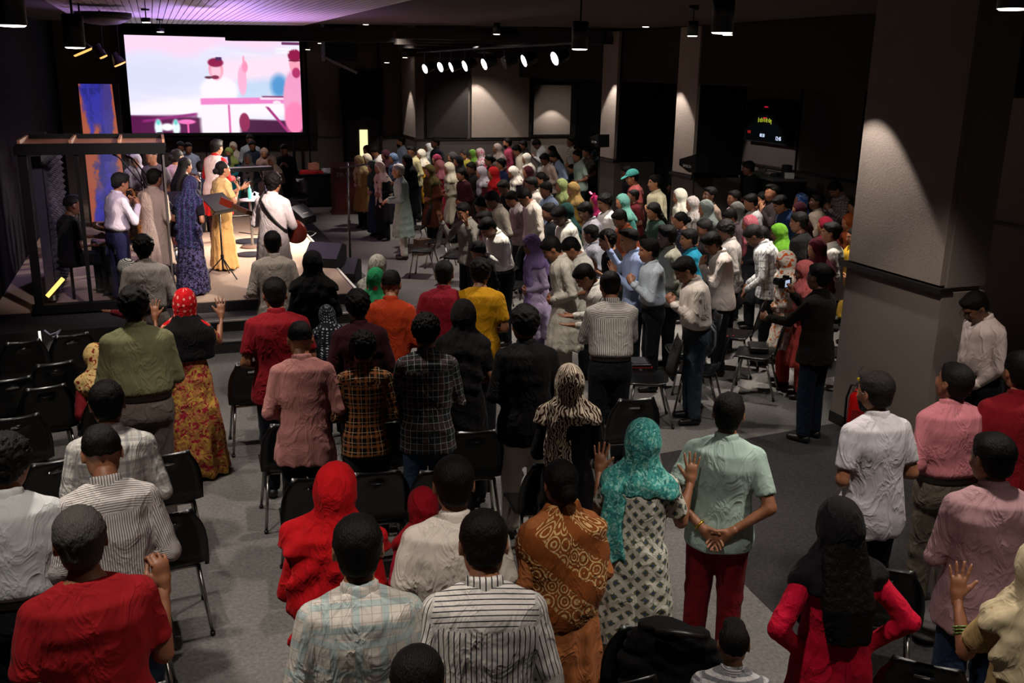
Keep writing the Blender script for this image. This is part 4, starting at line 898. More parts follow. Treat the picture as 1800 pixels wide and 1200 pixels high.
n(1133, 738, 1.62, -6, 'woman in teal paisley scarf and white block printed dress with raised hands', 'dress', 'c9c6ba', 'c9c6ba', pat='block', c2='5d6440', c3='43507a', ps=1.25, sc='3f9088', spat='floral', sc2='7fb8ac', sc3='2c6f70', sps=.6, R='raise_', hem=.10, flare=.07, back=1.34, front=1.0, side=-1, strip=(-.13, -.135, .92, .075), bow=0, sleeve='short')
n(1284, 690, 1.68, -4, 'man in mint green polo and maroon trousers, hands clasped behind his back', 'polo', 'a8bfb4', '6e0f18', hair='short', R='back', bow=2, w=1.08, lean=1, shoe='b0a8a0', sk=0)
n(1292, 1095, 1.24, 8, 'boy with faded haircut in white and grey striped top at the bottom edge', 'polo', 'b8b4b4', '20232c', pat='hstripe', c2='6a6a70', ps=1.3, hair='fade', R='clasp', bow=6)
n(1541, 652, 1.72, 38, 'grey bearded man with glasses in white short sleeved shirt', 'shirt', 'bdb8bc', '10131e', sleeve='short', hair='grey', hc='191615', beard=1, R='clasp', bow=2, yaw=14, w=1.06, hem=.74)
n(1688, 640, 1.70, 40, 'man in salmon pink shirt and khaki trousers looking up', 'tucked', 'b06a72', '5c5348', hair='short', R='clasp', bow=-12, yaw=16, w=1.12, sk=1)
n(1703, 518, 1.74, 128, 'man in pale pink shirt and glasses, head bowed, beside the ribbed pillar', 'tucked', 'd8c4be', '14151a', hair='short', R='low', bow=34, lean=8, w=1.06, sk=1)
n(1797, 616, 1.78, 22, 'man in deep red shirt cut by the right edge of the photo', 'shirt', '6e0c16', '121216', hair='short', beard=1, R='clasp', bow=4, yaw=10, w=1.1, q=1)
n(1748, 760, 1.74, 26, 'man in faded rose shirt and blue jeans wearing a lanyard', 'shirt', 'ab858a', '25344e', hair='short', R='cross', bow=4, yaw=20, w=1.10, hem=.74)
n(1478, 878, 1.62, 28, 'woman in crimson top and black scarf with long loose hair', 'suit', 'b4082c', '8c0820', sc='100e11', hair='long', R='akimbo', back=1.34, front=1.0, bow=2, flare=.03)
n(1838, 950, 1.60, 20, 'woman in khaki outfit and cream scarf raising her palm, right edge', 'suit', 'a4895c', 'a4895c', sc='b8a888', R='raise_', sleeve='short', back=1.1, bow=0)
n(1441, 462, 1.72, 62, 'man in black shirt and dark jeans photographing with both hands', 'shirt', '191410', '0f1828', hair='short', R='camera', L='fwd', bow=2, w=1.0, hem=.78, lean=2, sk=1)
n(930, 414, 1.56, 106, 'woman in lilac scarf and lilac tunic with folded hands', 'suit', 'b2a0c2', '9482ae', sc='9880bc', R='clasp', back=1.2, front=.8, bow=14, hem=.40, q=1)
n(957, 420, 1.70, 100, 'man in long white tunic, head bowed, at the row end', 'kurta', 'c9c3b6', 'a49d92', hair='short', R='clasp', bow=36, lean=8, hem=.45, q=1)
n(991, 422, 1.70, 96, 'man in white polo bowing deeply behind the white tunic', 'polo', 'd0cdc4', '181a20', hair='short', R='clasp', bow=40, lean=10, q=1)
n(1013, 470, 1.66, 94, 'man in white shirt reaching clasped hands forward over a chair', 'shirt', 'd8d4cc', '181a20', hair='short', R='offer', bow=40, lean=14, q=1)
n(1192, 455, 1.72, 104, 'man in white shirt and worn blue jeans with hands folded at his chest', 'tucked', 'dcd0c6', '3a4654', hair='short', R='fist', bow=34, lean=6, q=1, loose=1.3)
n(1140, 420, 1.68, 102, 'man in ice blue shirt with hands open before him', 'tucked', 'b4bec8', '121218', hair='quiff', R='fist', bow=4, q=1)
n(1103, 402, 1.72, 98, 'man in sky blue shirt with one hand raised beside his face', 'shirt', '95a6cc', '14161c', hair='fade', R='high', L='pray', bow=12, q=1)
n(1063, 405, 1.60, 102, 'boy in black top pressing his palms together near the sky blue shirt', 'tee', '15151a', '14161c', hair='curly', R='pray', bow=16, q=1)
n(1035, 395, 1.56, 88, 'boy in slate grey shirt looking down at the camera side', 'shirt', '8b8d98', '14161c', hair='short', R='clasp', bow=16, yaw=-20, q=1, sk=1)
n(1171, 396, 1.70, 90, 'man in sage grey shirt with dark complexion behind the ice blue shirt', 'shirt', '908f80', '14161c', hair='quiff', R='clasp', bow=6, q=1, sk=3)
n(1210, 402, 1.64, 100, 'young man in turquoise shirt beside the white henley', 'shirt', '14718c', '14161c', hair='short', R='clasp', bow=6, q=1)
n(1241, 412, 1.70, 100, 'man in white henley with fist to his forehead and a wrist watch', 'shirt', 'd8cbc2', '101014', hair='quiff', R='chin', bow=36, lean=6, q=1)
n(1312, 400, 1.72, 88, 'man in white and grey plaid shirt leaning on the chair back', 'shirt', 'c6c6c4', '14161c', pat='check', c2='6a6a6e', c3='9a9a9c', ps=1.7, hair='short', R='rest', bow=42, lean=12, q=1, sk=3)
n(1270, 388, 1.66, 94, 'dark skinned man in grey shirt lifting one hand with a watch', 'shirt', '8a8480', '14161c', hair='curly', R='face', L='clasp', bow=20, q=1, sk=3)
n(1364, 394, 1.56, 94, 'woman in lime green scarf and lime tunic', 'suit', '4c8020', '3c681a', sc='5c9426', R='clasp', back=.9, front=.8, bow=18, q=1, sk=3, open_=1.15)
n(1404, 372, 1.72, 84, 'man in black t-shirt with white chest lettering', 'tee', '141314', '14161c', hair='short', R='clasp', bow=6, w=1.06, q=1, sk=1)
n(1462, 390, 1.72, 92, 'man with glasses in white shirt by the big pillar', 'shirt', 'd6d0c8', '14161c', hair='short', R='chin', L='clasp', bow=0, q=1, sk=0)
n(1378, 441, 1.54, 98, 'woman in white scarf with orange flowers beside the photographer', 'suit', 'd4c8b8', 'b43a30', pat='floral', c2='d4c8b8', c3='c8621c', ps=1.2, sc='e0d6c6', spat='floral', sc2='e0d6c6', sc3='d8541c', sps=1.4, back=.95, front=.9, R='clasp', q=1, bow=8, hem=.5)
n(1412, 458, 1.50, 98, 'woman in coral pink sari scarf half hidden by the photographer', 'suit', 'c44a44', 'b03038', sc='cc6a68', back=.9, front=.9, R='clasp', q=1, bow=8, lpat='floral', lc2='d86a4a')
# ================================================================ people on and beyond the stage
G2 = 'musicians and singers on the stage'
def s_(*a, **k): k.setdefault('group', G2); k.setdefault('q', 1); k.setdefault('z', STZ); return p(*a, **k)
S1 = s_(381, 245, 1.74, -42, 'keyboard player in red tunic and cream waistcoat on the stage', 'kurta', 'b01c1c', '30181c', hair='quiff', R='play', bow=4, w=1.08)
S2 = s_(390, 283, 1.60, -66, 'lead singer in gold and cream sari holding a microphone', 'saree', 'caa56e', 'c99a5c', hair='bun', R='mic', L='point', bow=-4, w=1.1, sk=2, fem=True)
S3 = s_(338, 311, 1.56, -30, 'woman in dark sequinned sari with striped drape over her head, stage front', 'saree', '100e18', '0d0b1c', hair='under', R='clasp', bow=22, lean=6, lpat='floral', lc2='4a4668', sc='1c1a38', spat='sparkle', sc2='3f6470', sc3='382858', sps=.8, back=.7, front=1.2)
s_(326, 277, 1.58, -55, 'singer in black shawl with long black hair and microphone', 'suit', '15121c', '15121c', hair='long', R='mic', bow=4)
s_(312, 262, 1.66, -50, 'singer in pink and white dress partly behind the booth glass', 'suit', 'd8b4bc', 'c88090', hair='bun', R='clasp', bow=6)
S6 = s_(480, 303, 1.72, -24, 'guitarist in long white tunic with black strap, seen from behind', 'kurta', 'cfc2c2', 'c8bcc0', hair='curly', R='play', bow=4, q=1, hem=.42)
S7 = s_(214, 304, 1.66, -62, 'saxophone player in white shirt seen through the booth glass', 'tucked', 'ccc2cc', '1f2040', hair='quiff', R='mic', bow=14)
s_(272, 296, 1.68, -38, 'man in long cream tunic seen through the booth glass', 'kurta', 'cdb9a0', 'b8a894', hair='short', R='clasp', bow=8)
S9 = p(128, 343, 1.70, -66, 'drummer in black seated at the kit inside the booth', 'tee', '0c0b10', '0b0b0e', hair='fade', R='play', L='fwd', bow=10, sit=True, q=1, z=STZ, sk=3, group=G2)
G3 = 'onlookers standing beyond the stage'
def o_(*a, **k): k.setdefault('group', G3); k.setdefault('q', 2); return p(*a, **k)
o_(263, 262, 1.70, 150, 'bald man in grey behind the booth glass', 'tee', '5a5258', hair='fade', z=STZ)
o_(236, 270, 1.58, 170, 'woman in pale grey scarf behind the booth glass', 'suit', '6a6068', sc='a09aa0', z=STZ)
o_(316, 249, 1.70, 165, 'man in light shirt at the left of the onlookers', 'shirt', '70707c', sk=3)
o_(330, 251, 1.70, 175, 'man in pale blue collared shirt beyond the stage', 'shirt', '8890a8', sk=1, hair='fade')
o_(409, 250, 1.58, 170, 'woman in white scarf behind the keyboard player', 'suit', '24202a', sc='c6b8a8')
o_(401, 260, 1.56, 165, 'woman in olive green scarf and teal dress', 'suit', '1f6a78', sc='7c8a48', back=1.2)
o_(439, 236, 1.74, 180, 'man in white shirt behind the man in navy', 'shirt', '9aa0a8', sk=3)
o_(443, 247, 1.68, 175, 'man in dark navy shirt in front of the white shirt', 'shirt', '1c2030', sk=3)
o_(434, 270, 1.58, 170, 'woman in long grey scarf among the onlookers', 'suit', '2c3638', sc='7c8078', front=.8)
o_(464, 261, 1.58, 175, 'woman in dusty rose scarf among the onlookers', 'suit', '5c4444', sc='8a7068', front=1.0)
o_(476, 274, 1.54, 160, 'woman in cream veil before the man in black', 'suit', '4c3c34', sc='b4a488', front=1.0)
o_(499, 254, 1.72, 170, 'man in black shirt clapping his hands beyond the stage', 'shirt', '10121a', R='fist', sk=1, w=1.1)
o_(352, 283, 1.70, 10, 'man in dark blue shirt with his back turned beyond the stage', 'shirt', '14182c', sk=3)
# ================================================================ the side block, facing left
G4 = 'worshippers in the side block facing the stage'
VAR = [dict(R='clasp', bow=12), dict(R='clasp', bow=26, lean=8), dict(R='pray', bow=18), dict(R='down', bow=4), dict(R='fist', bow=30, lean=6)]
def c_(px, py, h, v, label, kind='shirt', c='c8c0b4', var=0, **k):
    v = v+46+((px*7+py*3) % 5-2)*5
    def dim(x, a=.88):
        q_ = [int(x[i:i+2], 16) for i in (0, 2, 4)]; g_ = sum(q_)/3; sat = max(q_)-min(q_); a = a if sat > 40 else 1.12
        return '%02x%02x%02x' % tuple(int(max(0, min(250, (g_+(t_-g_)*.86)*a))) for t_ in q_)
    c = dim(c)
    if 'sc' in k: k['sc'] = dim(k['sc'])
    k.setdefault('open_', 1.12)
    kk = dict(VAR[var]); kk.update(k); kk.setdefault('group', G4); kk.setdefault('q', 2); return p(px, py, h, v, label, kind, c, **kk)
WN, WM = 'suit', 'shirt'
c_(628, 274, 1.56, 75, 'woman in pale yellow scarf at the far left end of the side block', WN, 'a8843c', sc='c0ac70', front=1.0)
c_(643, 256, 1.56, 80, 'woman in dark red scarf just under the lit door glass', WN, '6a2430', sc='4a1c28')
c_(642, 271, 1.58, 78, 'woman in cream scarf and red white striped sari, front row', WN, 'b84038', sc='d0c4a8', pat='hstripe', c2='d8c8c0', hem=.06)
c_(655, 259, 1.66, 70, 'man in white shirt right of the lit door glass', WM, 'd0ccc8', 1)
c_(651, 283, 1.56, 75, 'woman in dark green scarf and navy dress, front row', WN, '16283a', sc='20302e', hem=.1)
c_(664, 285, 1.58, 72, 'woman in cream lace shawl over black dress, front row', WN, '121014', sc='b09c90', spat='floral', sc2='d0c0b0', sc3='b09c90', sps=.5, front=.55, back=.9)
c_(675, 264, 1.60, 75, 'woman with dark maroon scarf in the second row', WN, '2c1018', sc='30121c')
c_(689, 270, 1.56, 75, 'woman in blue patterned scarf in the second row', WN, '3a5070', sc='44587c', spat='floral', sc2='8090b0', sc3='44587c')
c_(704, 239, 1.76, 60, 'bearded man in sky blue shirt by the far wall', WM, '9fb2cc', 3, beard=1)
KT = n(699, 288, 1.72, 90, 'grey haired man in long sage green tunic standing at the front corner', 'kurta', '8b9c94', 'b8b8b0', hair='grey', hc='77726e', R='play', bow=2, q=1, hem=.42, sk=0)
c_(712, 272, 1.62, 75, 'woman in plain black hood behind the sage green tunic', WN, '0c0b0e', sc='0e0d10', back=.8)
c_(721, 257, 1.70, 65, 'balding man in pale yellow shirt', WM, 'c8c088', 0, hair='fade', sk=1)
c_(738, 263, 1.60, 72, 'woman in white veil with golden yellow shawl', WN, 'c88c10', sc='b8b0a0', back=1.1)
c_(753, 252, 1.58, 68, 'woman in bright white scarf with pale blue edge', WN, '90a8a8', sc='c8ccc8', bow=0, R='pray')
c_(765, 241, 1.76, 60, 'tall man in dark navy near the far wall ledge', WM, '10121c', 3, sk=3, w=1.1)
c_(752, 290, 1.60, 74, 'woman in long olive brown shawl in the front row', WN, '6a3420', sc='4c4018', back=.6, front=.6)
c_(765, 272, 1.58, 72, 'woman in magenta embroidered scarf', WN, '4a1420', sc='7c1030', spat='dots', sc2='c06080')
c_(770, 282, 1.58, 72, 'woman in rose veil and crimson sari with bare arms', WN, 'a01830', sc='a05860', front=.7, sleeve='short', hem=.08)
c_(786, 286, 1.60, 72, 'woman in long cream shawl behind the crimson sari', WN, 'b0a890', sc='b4ac94', back=.75)
c_(793, 268, 1.58, 70, 'woman in charcoal scarf with faint pattern', WN, '222022', sc='2c2a2c')
c_(803, 274, 1.60, 70, 'woman in black scarf with pale rim', WN, '141014', sc='1c1a1e')
c_(814, 263, 1.56, 66, 'woman with grey topped hair in yellow', WN, 'a89c30', hair='bun', hc='2a2624')
c_(828, 263, 1.54, 66, 'girl with lime headband', WN, 'b0a040', sc='7cb83c', tight=1)
c_(841, 261, 1.58, 68, 'woman in white and pink scarf turned away', WN, 'a83050', sc='a89ca0', spat='floral', sc2='b8acb0', sc3='b04058')
c_(826, 285, 1.62, 70, 'man in black beside the grey lilac scarf', WM, '100c0e', sk=3)
c_(843, 293, 1.58, 70, 'woman in grey lilac scarf and maroon dress', WN, '5a1420', sc='8c848c')
c_(808, 296, 1.58, 70, 'woman in dark wine dress with bare head', WN, '3c0c16', hair='tail')
c_(857, 272, 1.62, 68, 'dark haired woman in black before the far wall', WN, '121012', hair='bun')
c_(864, 294, 1.60, 72, 'woman in vivid scarlet scarf and scarlet dress', WN, 'b00c14', sc='c40c14', back=.9, bow=20)
c_(872, 253, 1.60, 64, 'woman in tall beige veil near the far wall', WN, '6c5c50', sc='8c7c74')
c_(880, 279, 1.56, 68, 'boy in dark blue top raising his chin', 'tee', '1a2040', bow=-6, hair='curly')
c_(892, 242, 1.72, 62, 'man in hot pink collared shirt by the far wall', WM, 'b83c58', 3, beard=1, bow=-2)
c_(904, 256, 1.70, 64, 'man in cream shirt below the lit wall panel', WM, 'c4bca8', 1)
c_(897, 294, 1.58, 70, 'woman in white netted scarf bowing', WN, '20202a', sc='c4bcb0', spat='dots', sc2='8c8880', sps=.5, bow=24, lean=8)
c_(918, 247, 1.66, 64, 'person in black patterned top near the wall ledge', WM, '141416', sk=3)
c_(923, 270, 1.58, 66, 'woman in white veil and tan shawl', WN, '8c7450', sc='b8b0a4')
c_(925, 292, 1.58, 68, 'woman with maroon headband in blue dress', WN, '1c2c60', sc='3c141c', tight=1)
c_(938, 247, 1.72, 60, 'man in white shirt and dark waistcoat bowing by the wall', WM, '9c9c9c', 4, bow=44, lean=12, sk=3)
c_(968, 257, 1.62, 64, 'woman with long loose dark hair near the wall recess', WN, '2a1c1c', hair='long')
c_(953, 271, 1.68, 66, 'man in peach coloured shirt', WM, 'b4988a', 1, sk=3)
c_(969, 267, 1.72, 66, 'man in crisp light blue shirt with rolled cuffs', 'tucked', '98a8cc', var=1)
c_(1004, 240, 1.76, 58, 'man in white checked shirt with lit face before the wall', WM, 'd0c8b8', 0, bow=-4, sk=2, pat='windowpane', c2='a0988c')
c_(1000, 275, 1.50, 64, 'girl in pale grey beside the denim child', WN, '8c8c88', sc='90908c')
c_(1003, 289, 1.34, 66, 'child in denim blue jacket', 'shirt', '24405c', sk=2)
c_(1013, 254, 1.72, 60, 'man with black hair behind the pale green shirt', WM, '8c8c84', 1)
c_(1013, 264, 1.70, 64, 'man in pale green patterned short sleeved shirt', 'polo', '8a9c8c', sk=0)
c_(1029, 257, 1.70, 62, 'man in brown camouflage t-shirt by the first pillar', 'tee', '4c4438', 0, pat='floral', c2='6a6050', c3='2c2a24')
c_(1043, 264, 1.60, 62, 'far person in small teal cap beside the first pillar', 'tee', '6c6050', sc='4a8c88', tight=1)
c_(931, 311, 1.70, 70, 'man in stone coloured shirt, centre of the side block', WM, '9c948c', 0, sk=3)
c_(957, 320, 1.70, 68, 'man in steel blue shirt in deep shade', WM, '6c7c98', 0, sk=3)
c_(948, 303, 1.62, 70, 'woman in pale lime shawl behind the stone shirt', WN, 'b4bc88', hair='bun')
c_(984, 315, 1.58, 64, 'woman in pale green scarf and khaki tunic', WN, '949054', sc='8c9c5c')
c_(1004, 321, 1.60, 68, 'woman in mustard headscarf and yellow dress', WN, 'b8903c', sc='a88448', back=1.2, hem=.2)
c_(858, 338, 1.70, 72, 'man in olive grey shirt with head down', 'tucked', '7c7468', var=1, sk=3)
c_(913, 335, 1.72, 72, 'man in ivory shirt with hands joined low', WM, 'c4b8ac', 1, bow=40, lean=8, R='low', q=1)
c_(893, 338, 1.64, 74, 'person in white shirt with tiny flowers', WM, 'a89c98', 1, pat='dots', c2='3c2c34', ps=.5)
c_(880, 318, 1.66, 72, 'man in black with head bowed mid block', WM, '0e0d10', 1, sk=3)
c_(839, 349, 1.60, 74, 'boy with wavy hair in magenta top', 'tee', '701838', var=1, hair='curly')
c_(811, 357, 1.64, 78, 'man in grey shirt lifting pressed palms high', WM, '6c6860', 2, q=1, R='high', hair='short')
c_(846, 373, 1.64, 74, 'shaven headed man in white shirt beside the lifted palms', WM, 'b8b4b0', 1, hair='fade', sk=3)
c_(846, 388, 1.70, 74, 'man in bright white shirt, hair falling forward', 'tucked', 'e0dcd4', var=4, bow=42, lean=12, q=1)
c_(833, 428, 1.44, 76, 'child in black sweater in front of the bright white shirt', 'shirt', '0e0d10', var=1, hair='curly')
c_(962, 357, 1.62, 66, 'young man with cropped hair in black top', 'tee', '101218', sk=1)
c_(975, 366, 1.72, 68, 'man in white shirt over grey plaid waistcoat', WM, 'd4d0c4', 1, bow=34, q=1, sk=3)
c_(992, 358, 1.62, 72, 'woman in deep green sari draped over her head', WN, '0c3430', sc='0e3c38', back=.7)
c_(1022, 357, 1.70, 68, 'man in lavender grey dotted shirt', WM, '8c8894', 1, pat='dots', c2='5c5868', ps=.4, sk=3, q=1)
c_(1043, 344, 1.40, 66, 'girl with bright pink hair bow', 'tee', 'a81850', hair='bun', sc='c82068', tight=1)
c_(1060, 341, 1.70, 70, 'man with big curly hair in white shirt', WM, 'd0c8c4', 0, hair='curly', q=1)
c_(1083, 371, 1.66, 68, 'man in rust brown shirt behind the sky blue shirt', WM, '8a3a1c', 1, sk=3)
c_(1091, 342, 1.60, 72, 'woman in mint green scarf', WN, '3c7c74', sc='58988c', back=.9)
c_(1114, 333, 1.50, 60, 'boy in dark red t-shirt with white print', 'tee', '6c1820', hair='short', sk=1, bow=2)
CAP = c_(1109, 299, 1.74, 66, 'man in teal baseball cap and coral t-shirt', 'tee', 'b44c4c', hair='short', sk=2, q=1)
c_(1152, 307, 1.76, 68, 'man in cream polo with folded arms', 'polo', 'b4ac8c', R='cross', bow=0, w=1.12, q=1, sk=2)
c_(1099, 291, 1.72, 70, 'dark figure working the camera behind the teal cap', 'tee', '0e0e12', sk=3)
c_(1146, 357, 1.60, 72, 'woman with long hair in bottle green dress', WN, '20342a', hair='long')
c_(1192, 332, 1.62, 66, 'woman in soft white scarf with arms folded', WN, 'a8a490', sc='b8b4a4', R='cross', q=1, open_=1.2)
c_(1214, 346, 1.58, 70, 'woman in white lace scarf turned away', WN, '9c9490', sc='a8a09c', spat='floral', sc2='8c8480', sc3='a8a09c', sps=.4)
c_(1237, 352, 1.58, 66, 'woman in grey veil over black and white blouse', WN, '1c2424', sc='6c7470', pat='dots', c2='a0a8a8', open_=1.2)
c_(1250, 328, 1.74, 68, 'bearded man in beige shirt looking up', WM, 'a88c7c', 3, beard=1, bow=-6, q=1, sk=1)
c_(1193, 373, 1.56, 68, 'girl with hair clip in dark printed blouse', WN, '1c1c28', hair='bun', pat='dots', c2='606880')
c_(1278, 369, 1.60, 70, 'man with hand to his mouth in dim light', WM, '3c3034', 4, sk=3)
c_(1291, 334, 1.66, 66, 'person in pale pink tunic in profile', WM, 'b49ca8', 3, bow=-4, sk=1)
c_(1292, 356, 1.58, 72, 'woman in grey and turquoise scarf', WN, '0f5c64', sc='5c5c58')
c_(1317, 341, 1.68, 60, 'man in white and grey t-shirt seen from behind', 'tee', '9c9898', bow=10)
c_(1338, 337, 1.60, 70, 'woman with hand at her cheek', WN, '302428', hair='bun', R='face')
c_(1358, 324, 1.74, 66, 'man with receding hair and wrist watch', WM, '2c2424', 4, bow=4, hair='fade', R='face')
c_(1314, 379, 1.56, 60, 'woman in coral pink scarf with white speckles', WN, '1c1c20', sc='b04454', spat='dots', sc2='e0a8ac', sps=.4)
c_(1366, 345, 1.70, 66, 'man in royal blue shirt', WM, '14305c', 1, q=1, R='clasp')
c_(1408, 340, 1.58, 70, 'woman in blue flowered scarf', WN, '20305c', sc='3c68b4', spat='floral', sc2='90b0e0', sc3='2848a0', bow=0)
c_(1402, 356, 1.58, 68, 'woman in dark wine scarf clasping her hands', WN, '2c1014', sc='38101c', R='pray')
c_(1438, 340, 1.70, 62, 'man in sand coloured shirt', WM, '9c8c7c', 2, sk=3, q=1, bow=-4)
c_(1461, 322, 1.76, 68, 'man in purple and white checked shirt bowing', WM, '5c4c54', 4, pat='check', c2='b0a0a8', c3='2c2028', bow=40, q=1)
c_(1447, 382, 1.56, 68, 'woman in raspberry red scarf', WN, '7c1024', sc='8c0c28')
c_(1490, 376, 1.58, 66, 'woman in burnt orange sari veil near the pillar', WN, '9c4014', sc='a04418')
c_(1500, 349, 1.62, 64, 'woman with dark hair in the shade of the pillar', WN, '2c1014', hair='bun')
c_(1500, 399, 1.56, 68, 'woman in yellow and white shawl beside the pillar', WN, 'b88c1c', hair='bun', shk=(.9, 'c09828'), q=1)
c_(1176, 246, 1.76, 60, 'dark clad person standing beside the second pillar', WM, '0c0e10', 3, sk=3, z=RISE)
c_(1313, 283, 1.66, 60, 'operator in black headset silhouette at the side desk', 'tee', '08080a', sk=3, hc='060606', z=RISE)
c_(1235, 385, 1.62, 66, 'man in black behind the white henley', 'tee', '101014', sk=3)
c_(1330, 400, 1.64, 62, 'man in plain white shirt behind the plaid shirt', WM, 'c0bcb8', 1, sk=3)
c_(1432, 420, 1.58, 64, 'woman in maroon dress behind the glasses wearer', WN, '5c0c1c', sc='5c1020')

# ---- nudge crowded people along their sight lines so that nobody stands inside another
NUD = {q[0]['label'] for q in PEOPLE[43:66] if 'photographing' not in q[0]['label'] and q[0]['group'] == G1}
MOV = [[P, f, face] for (P, f, h, face) in PEOPLE if P.location.z == 0 and (P['group'] in (G4, G3) or P['label'] in NUD)]; FIX = [[P, f, face] for (P, f, h, face) in PEOPLE if not (P.location.z == 0 and (P['group'] in (G4, G3) or P['label'] in NUD))]
def topof(P, f, s=None): s = s or P.scale[0]; a = P.rotation_euler.z; return np.array([P.location.x+s*(math.cos(a)*f.top[0]-math.sin(a)*f.top[1]), P.location.y+s*(math.sin(a)*f.top[0]+math.cos(a)*f.top[1]), s*f.top[2]])
TOP = np.array([topof(P, f) for P, f, _ in MOV]); E = np.ones(len(MOV)); FX = np.array([[P.location.x, P.location.y] for P, f, _ in FIX]); D0 = TOP-O_; BS = np.array([[P.location.x, P.location.y] for P, f, _ in MOV]); DIR = D0[:, :2]
z0 = TOP[:, 2]
for it in range(120):
    pos = BS+DIR*(E-1)[:, None]; g = np.zeros(len(MOV))
    for i in range(len(MOV)):
        for arr in (pos, FX):
            d = pos[i]-arr; r = np.hypot(d[:, 0], d[:, 1]); m = (r < .46) & (r > 1e-6)
            for j in np.where(m)[0]: g[i] += np.sign(d[j]@DIR[i] or 1)*(.46-r[j])*.35
        if pos[i][0] > 6.0*KS-.1 and pos[i][0] < 9.8*KS and pos[i][1] > 25.2*KS: g[i] -= .2
        if pos[i][1] > 26.6*KS or pos[i][0] > 11.7*KS: g[i] -= .2
    L = np.hypot(DIR[:, 0], DIR[:, 1]); E = E+g/L; zt = CAMZ+(z0-CAMZ)*E; E = np.where(zt > 1.84, (1.84-CAMZ)/(z0-CAMZ), E); lo_ = np.where(z0 < 1.42, z0-.06, 1.40); E = np.where(zt < lo_, (lo_-CAMZ)/(z0-CAMZ), E)
for (P, f, _), e in zip(MOV, E):
    T = O_+(topof(P, f)-O_)*e; s_n = T[2]/f.top[2]; a = P.rotation_euler.z; P.scale = (s_n,)*3
    P.location.x = T[0]-s_n*(math.cos(a)*f.top[0]-math.sin(a)*f.top[1]); P.location.y = T[1]-s_n*(math.sin(a)*f.top[0]+math.cos(a)*f.top[1]); P['_b'] = (P.location.x, P.location.y)
# ================================================================ chairs
M_SHELL = plain('black_plastic', '0b0b0c', .32, spec=.5); M_CHROME = plain('steel_tube', '9a9894', .25, .9)
def chair_meshes():
    def strip(prof, wf, th):
        V = []; Fc = []; nu = 8
        for side in (0, 1):
            for (y, z, ny, nz) in prof:
                for i in range(nu+1):
                    u = -1+2*i/nu; x = u*wf(z, y); dip = .018*(u*u); V.append((x, y+ny*(side*th)+dip*(-ny if abs(ny) > .5 else 0)*-1, z+nz*(side*th)+(dip if abs(nz) > .5 else 0)))
        R = len(prof)
        def I(s, r, i): return s*R*(nu+1)+r*(nu+1)+i
        for r in range(R-1):
            for i in range(nu): Fc.append((I(0, r, i), I(0, r+1, i), I(0, r+1, i+1), I(0, r, i+1))); Fc.append((I(1, r, i), I(1, r, i+1), I(1, r+1, i+1), I(1, r+1, i)))
        for r in range(R-1): Fc.append((I(0, r, 0), I(1, r, 0), I(1, r+1, 0), I(0, r+1, 0))); Fc.append((I(0, r, nu), I(0, r+1, nu), I(1, r+1, nu), I(1, r, nu)))
        for i in range(nu): Fc.append((I(0, 0, i), I(0, 0, i+1), I(1, 0, i+1), I(1, 0, i))); Fc.append((I(0, R-1, i), I(1, R-1, i), I(1, R-1, i+1), I(0, R-1, i+1)))
        return V, Fc, I
    seat = [(.21, .425, 0, -1), (.20, .448, 0, -1), (.10, .452, 0, -1), (0, .445, 0, -1), (-.10, .447, 0, -1), (-.17, .462, .3, -.9), (-.205, .50, .9, -.3)]
    V, Fc, I = strip(seat, lambda z, y: .215+.015*min(1, (.25-y)), .016); s = mk('seat', V, Fc)
    back = [(-.205, .50, -1, 0), (-.222, .58, -1, 0), (-.235, .66, -1, 0), (-.248, .73, -1, 0), (-.262, .785, -1, 0), (-.268, .805, -1, 0), (-.282, .85, -1, 0), (-.296, .875, -.6, .6)]
    V, Fc, I = strip(back, lambda z, y: .228-.085*max(0, (z-.60)/.28)**2.6, .014)
    hole = set()
    for i in (3, 4): hole |= {(0, 4, i)}
    Fn = []
    for f in Fc:
        a = f[0]; keep = True
        for s_ in (0, 1):
            for i in (3, 4):
                q0 = {I(s_, 4, i), I(s_, 4, i+1), I(s_, 5, i), I(s_, 5, i+1)}
                if set(f) == q0: keep = False
        if keep: Fn.append(f)
    for i in (3, 4): Fn.append((I(0, 4, i), I(0, 4, i+1), I(1, 4, i+1), I(1, 4, i))); Fn.append((I(0, 5, i), I(1, 5, i), I(1, 5, i+1), I(0, 5, i+1)))
    Fn.append((I(0, 4, 3), I(1, 4, 3), I(1, 5, 3), I(0, 5, 3))); Fn.append((I(0, 4, 5), I(0, 5, 5), I(1, 5, 5), I(1, 4, 5))); b = mk('backrest', V, Fn)
    legs = []
    for sx, sy in ((-1, 1), (1, 1), (-1, -1), (1, -1)):
        top = (sx*.17, .14 if sy > 0 else -.14, .44); bot = (sx*.215, .20 if sy > 0 else -.26, .012)
        legs.append((MB().tube([top, bot], [.0125, .0115], 8).mesh('leg', True), MB().tube([(bot[0], bot[1], .0), (bot[0]*.998, bot[1], .025)], .016, 8).mesh('foot', True)))
    fr = MB().tube([(-.17, .14, .435), (.17, .14, .435)], .011, 6).tube([(-.17, -.14, .435), (.17, -.14, .435)], .011, 6).tube([(-.17, -.14, .432), (-.17, .14, .432)], .011, 6).tube([(.17, -.14, .432), (.17, .14, .432)], .011, 6).mesh('seat_frame', True)
    return s, b, legs, fr
CH = chair_meshes(); CPOS = []
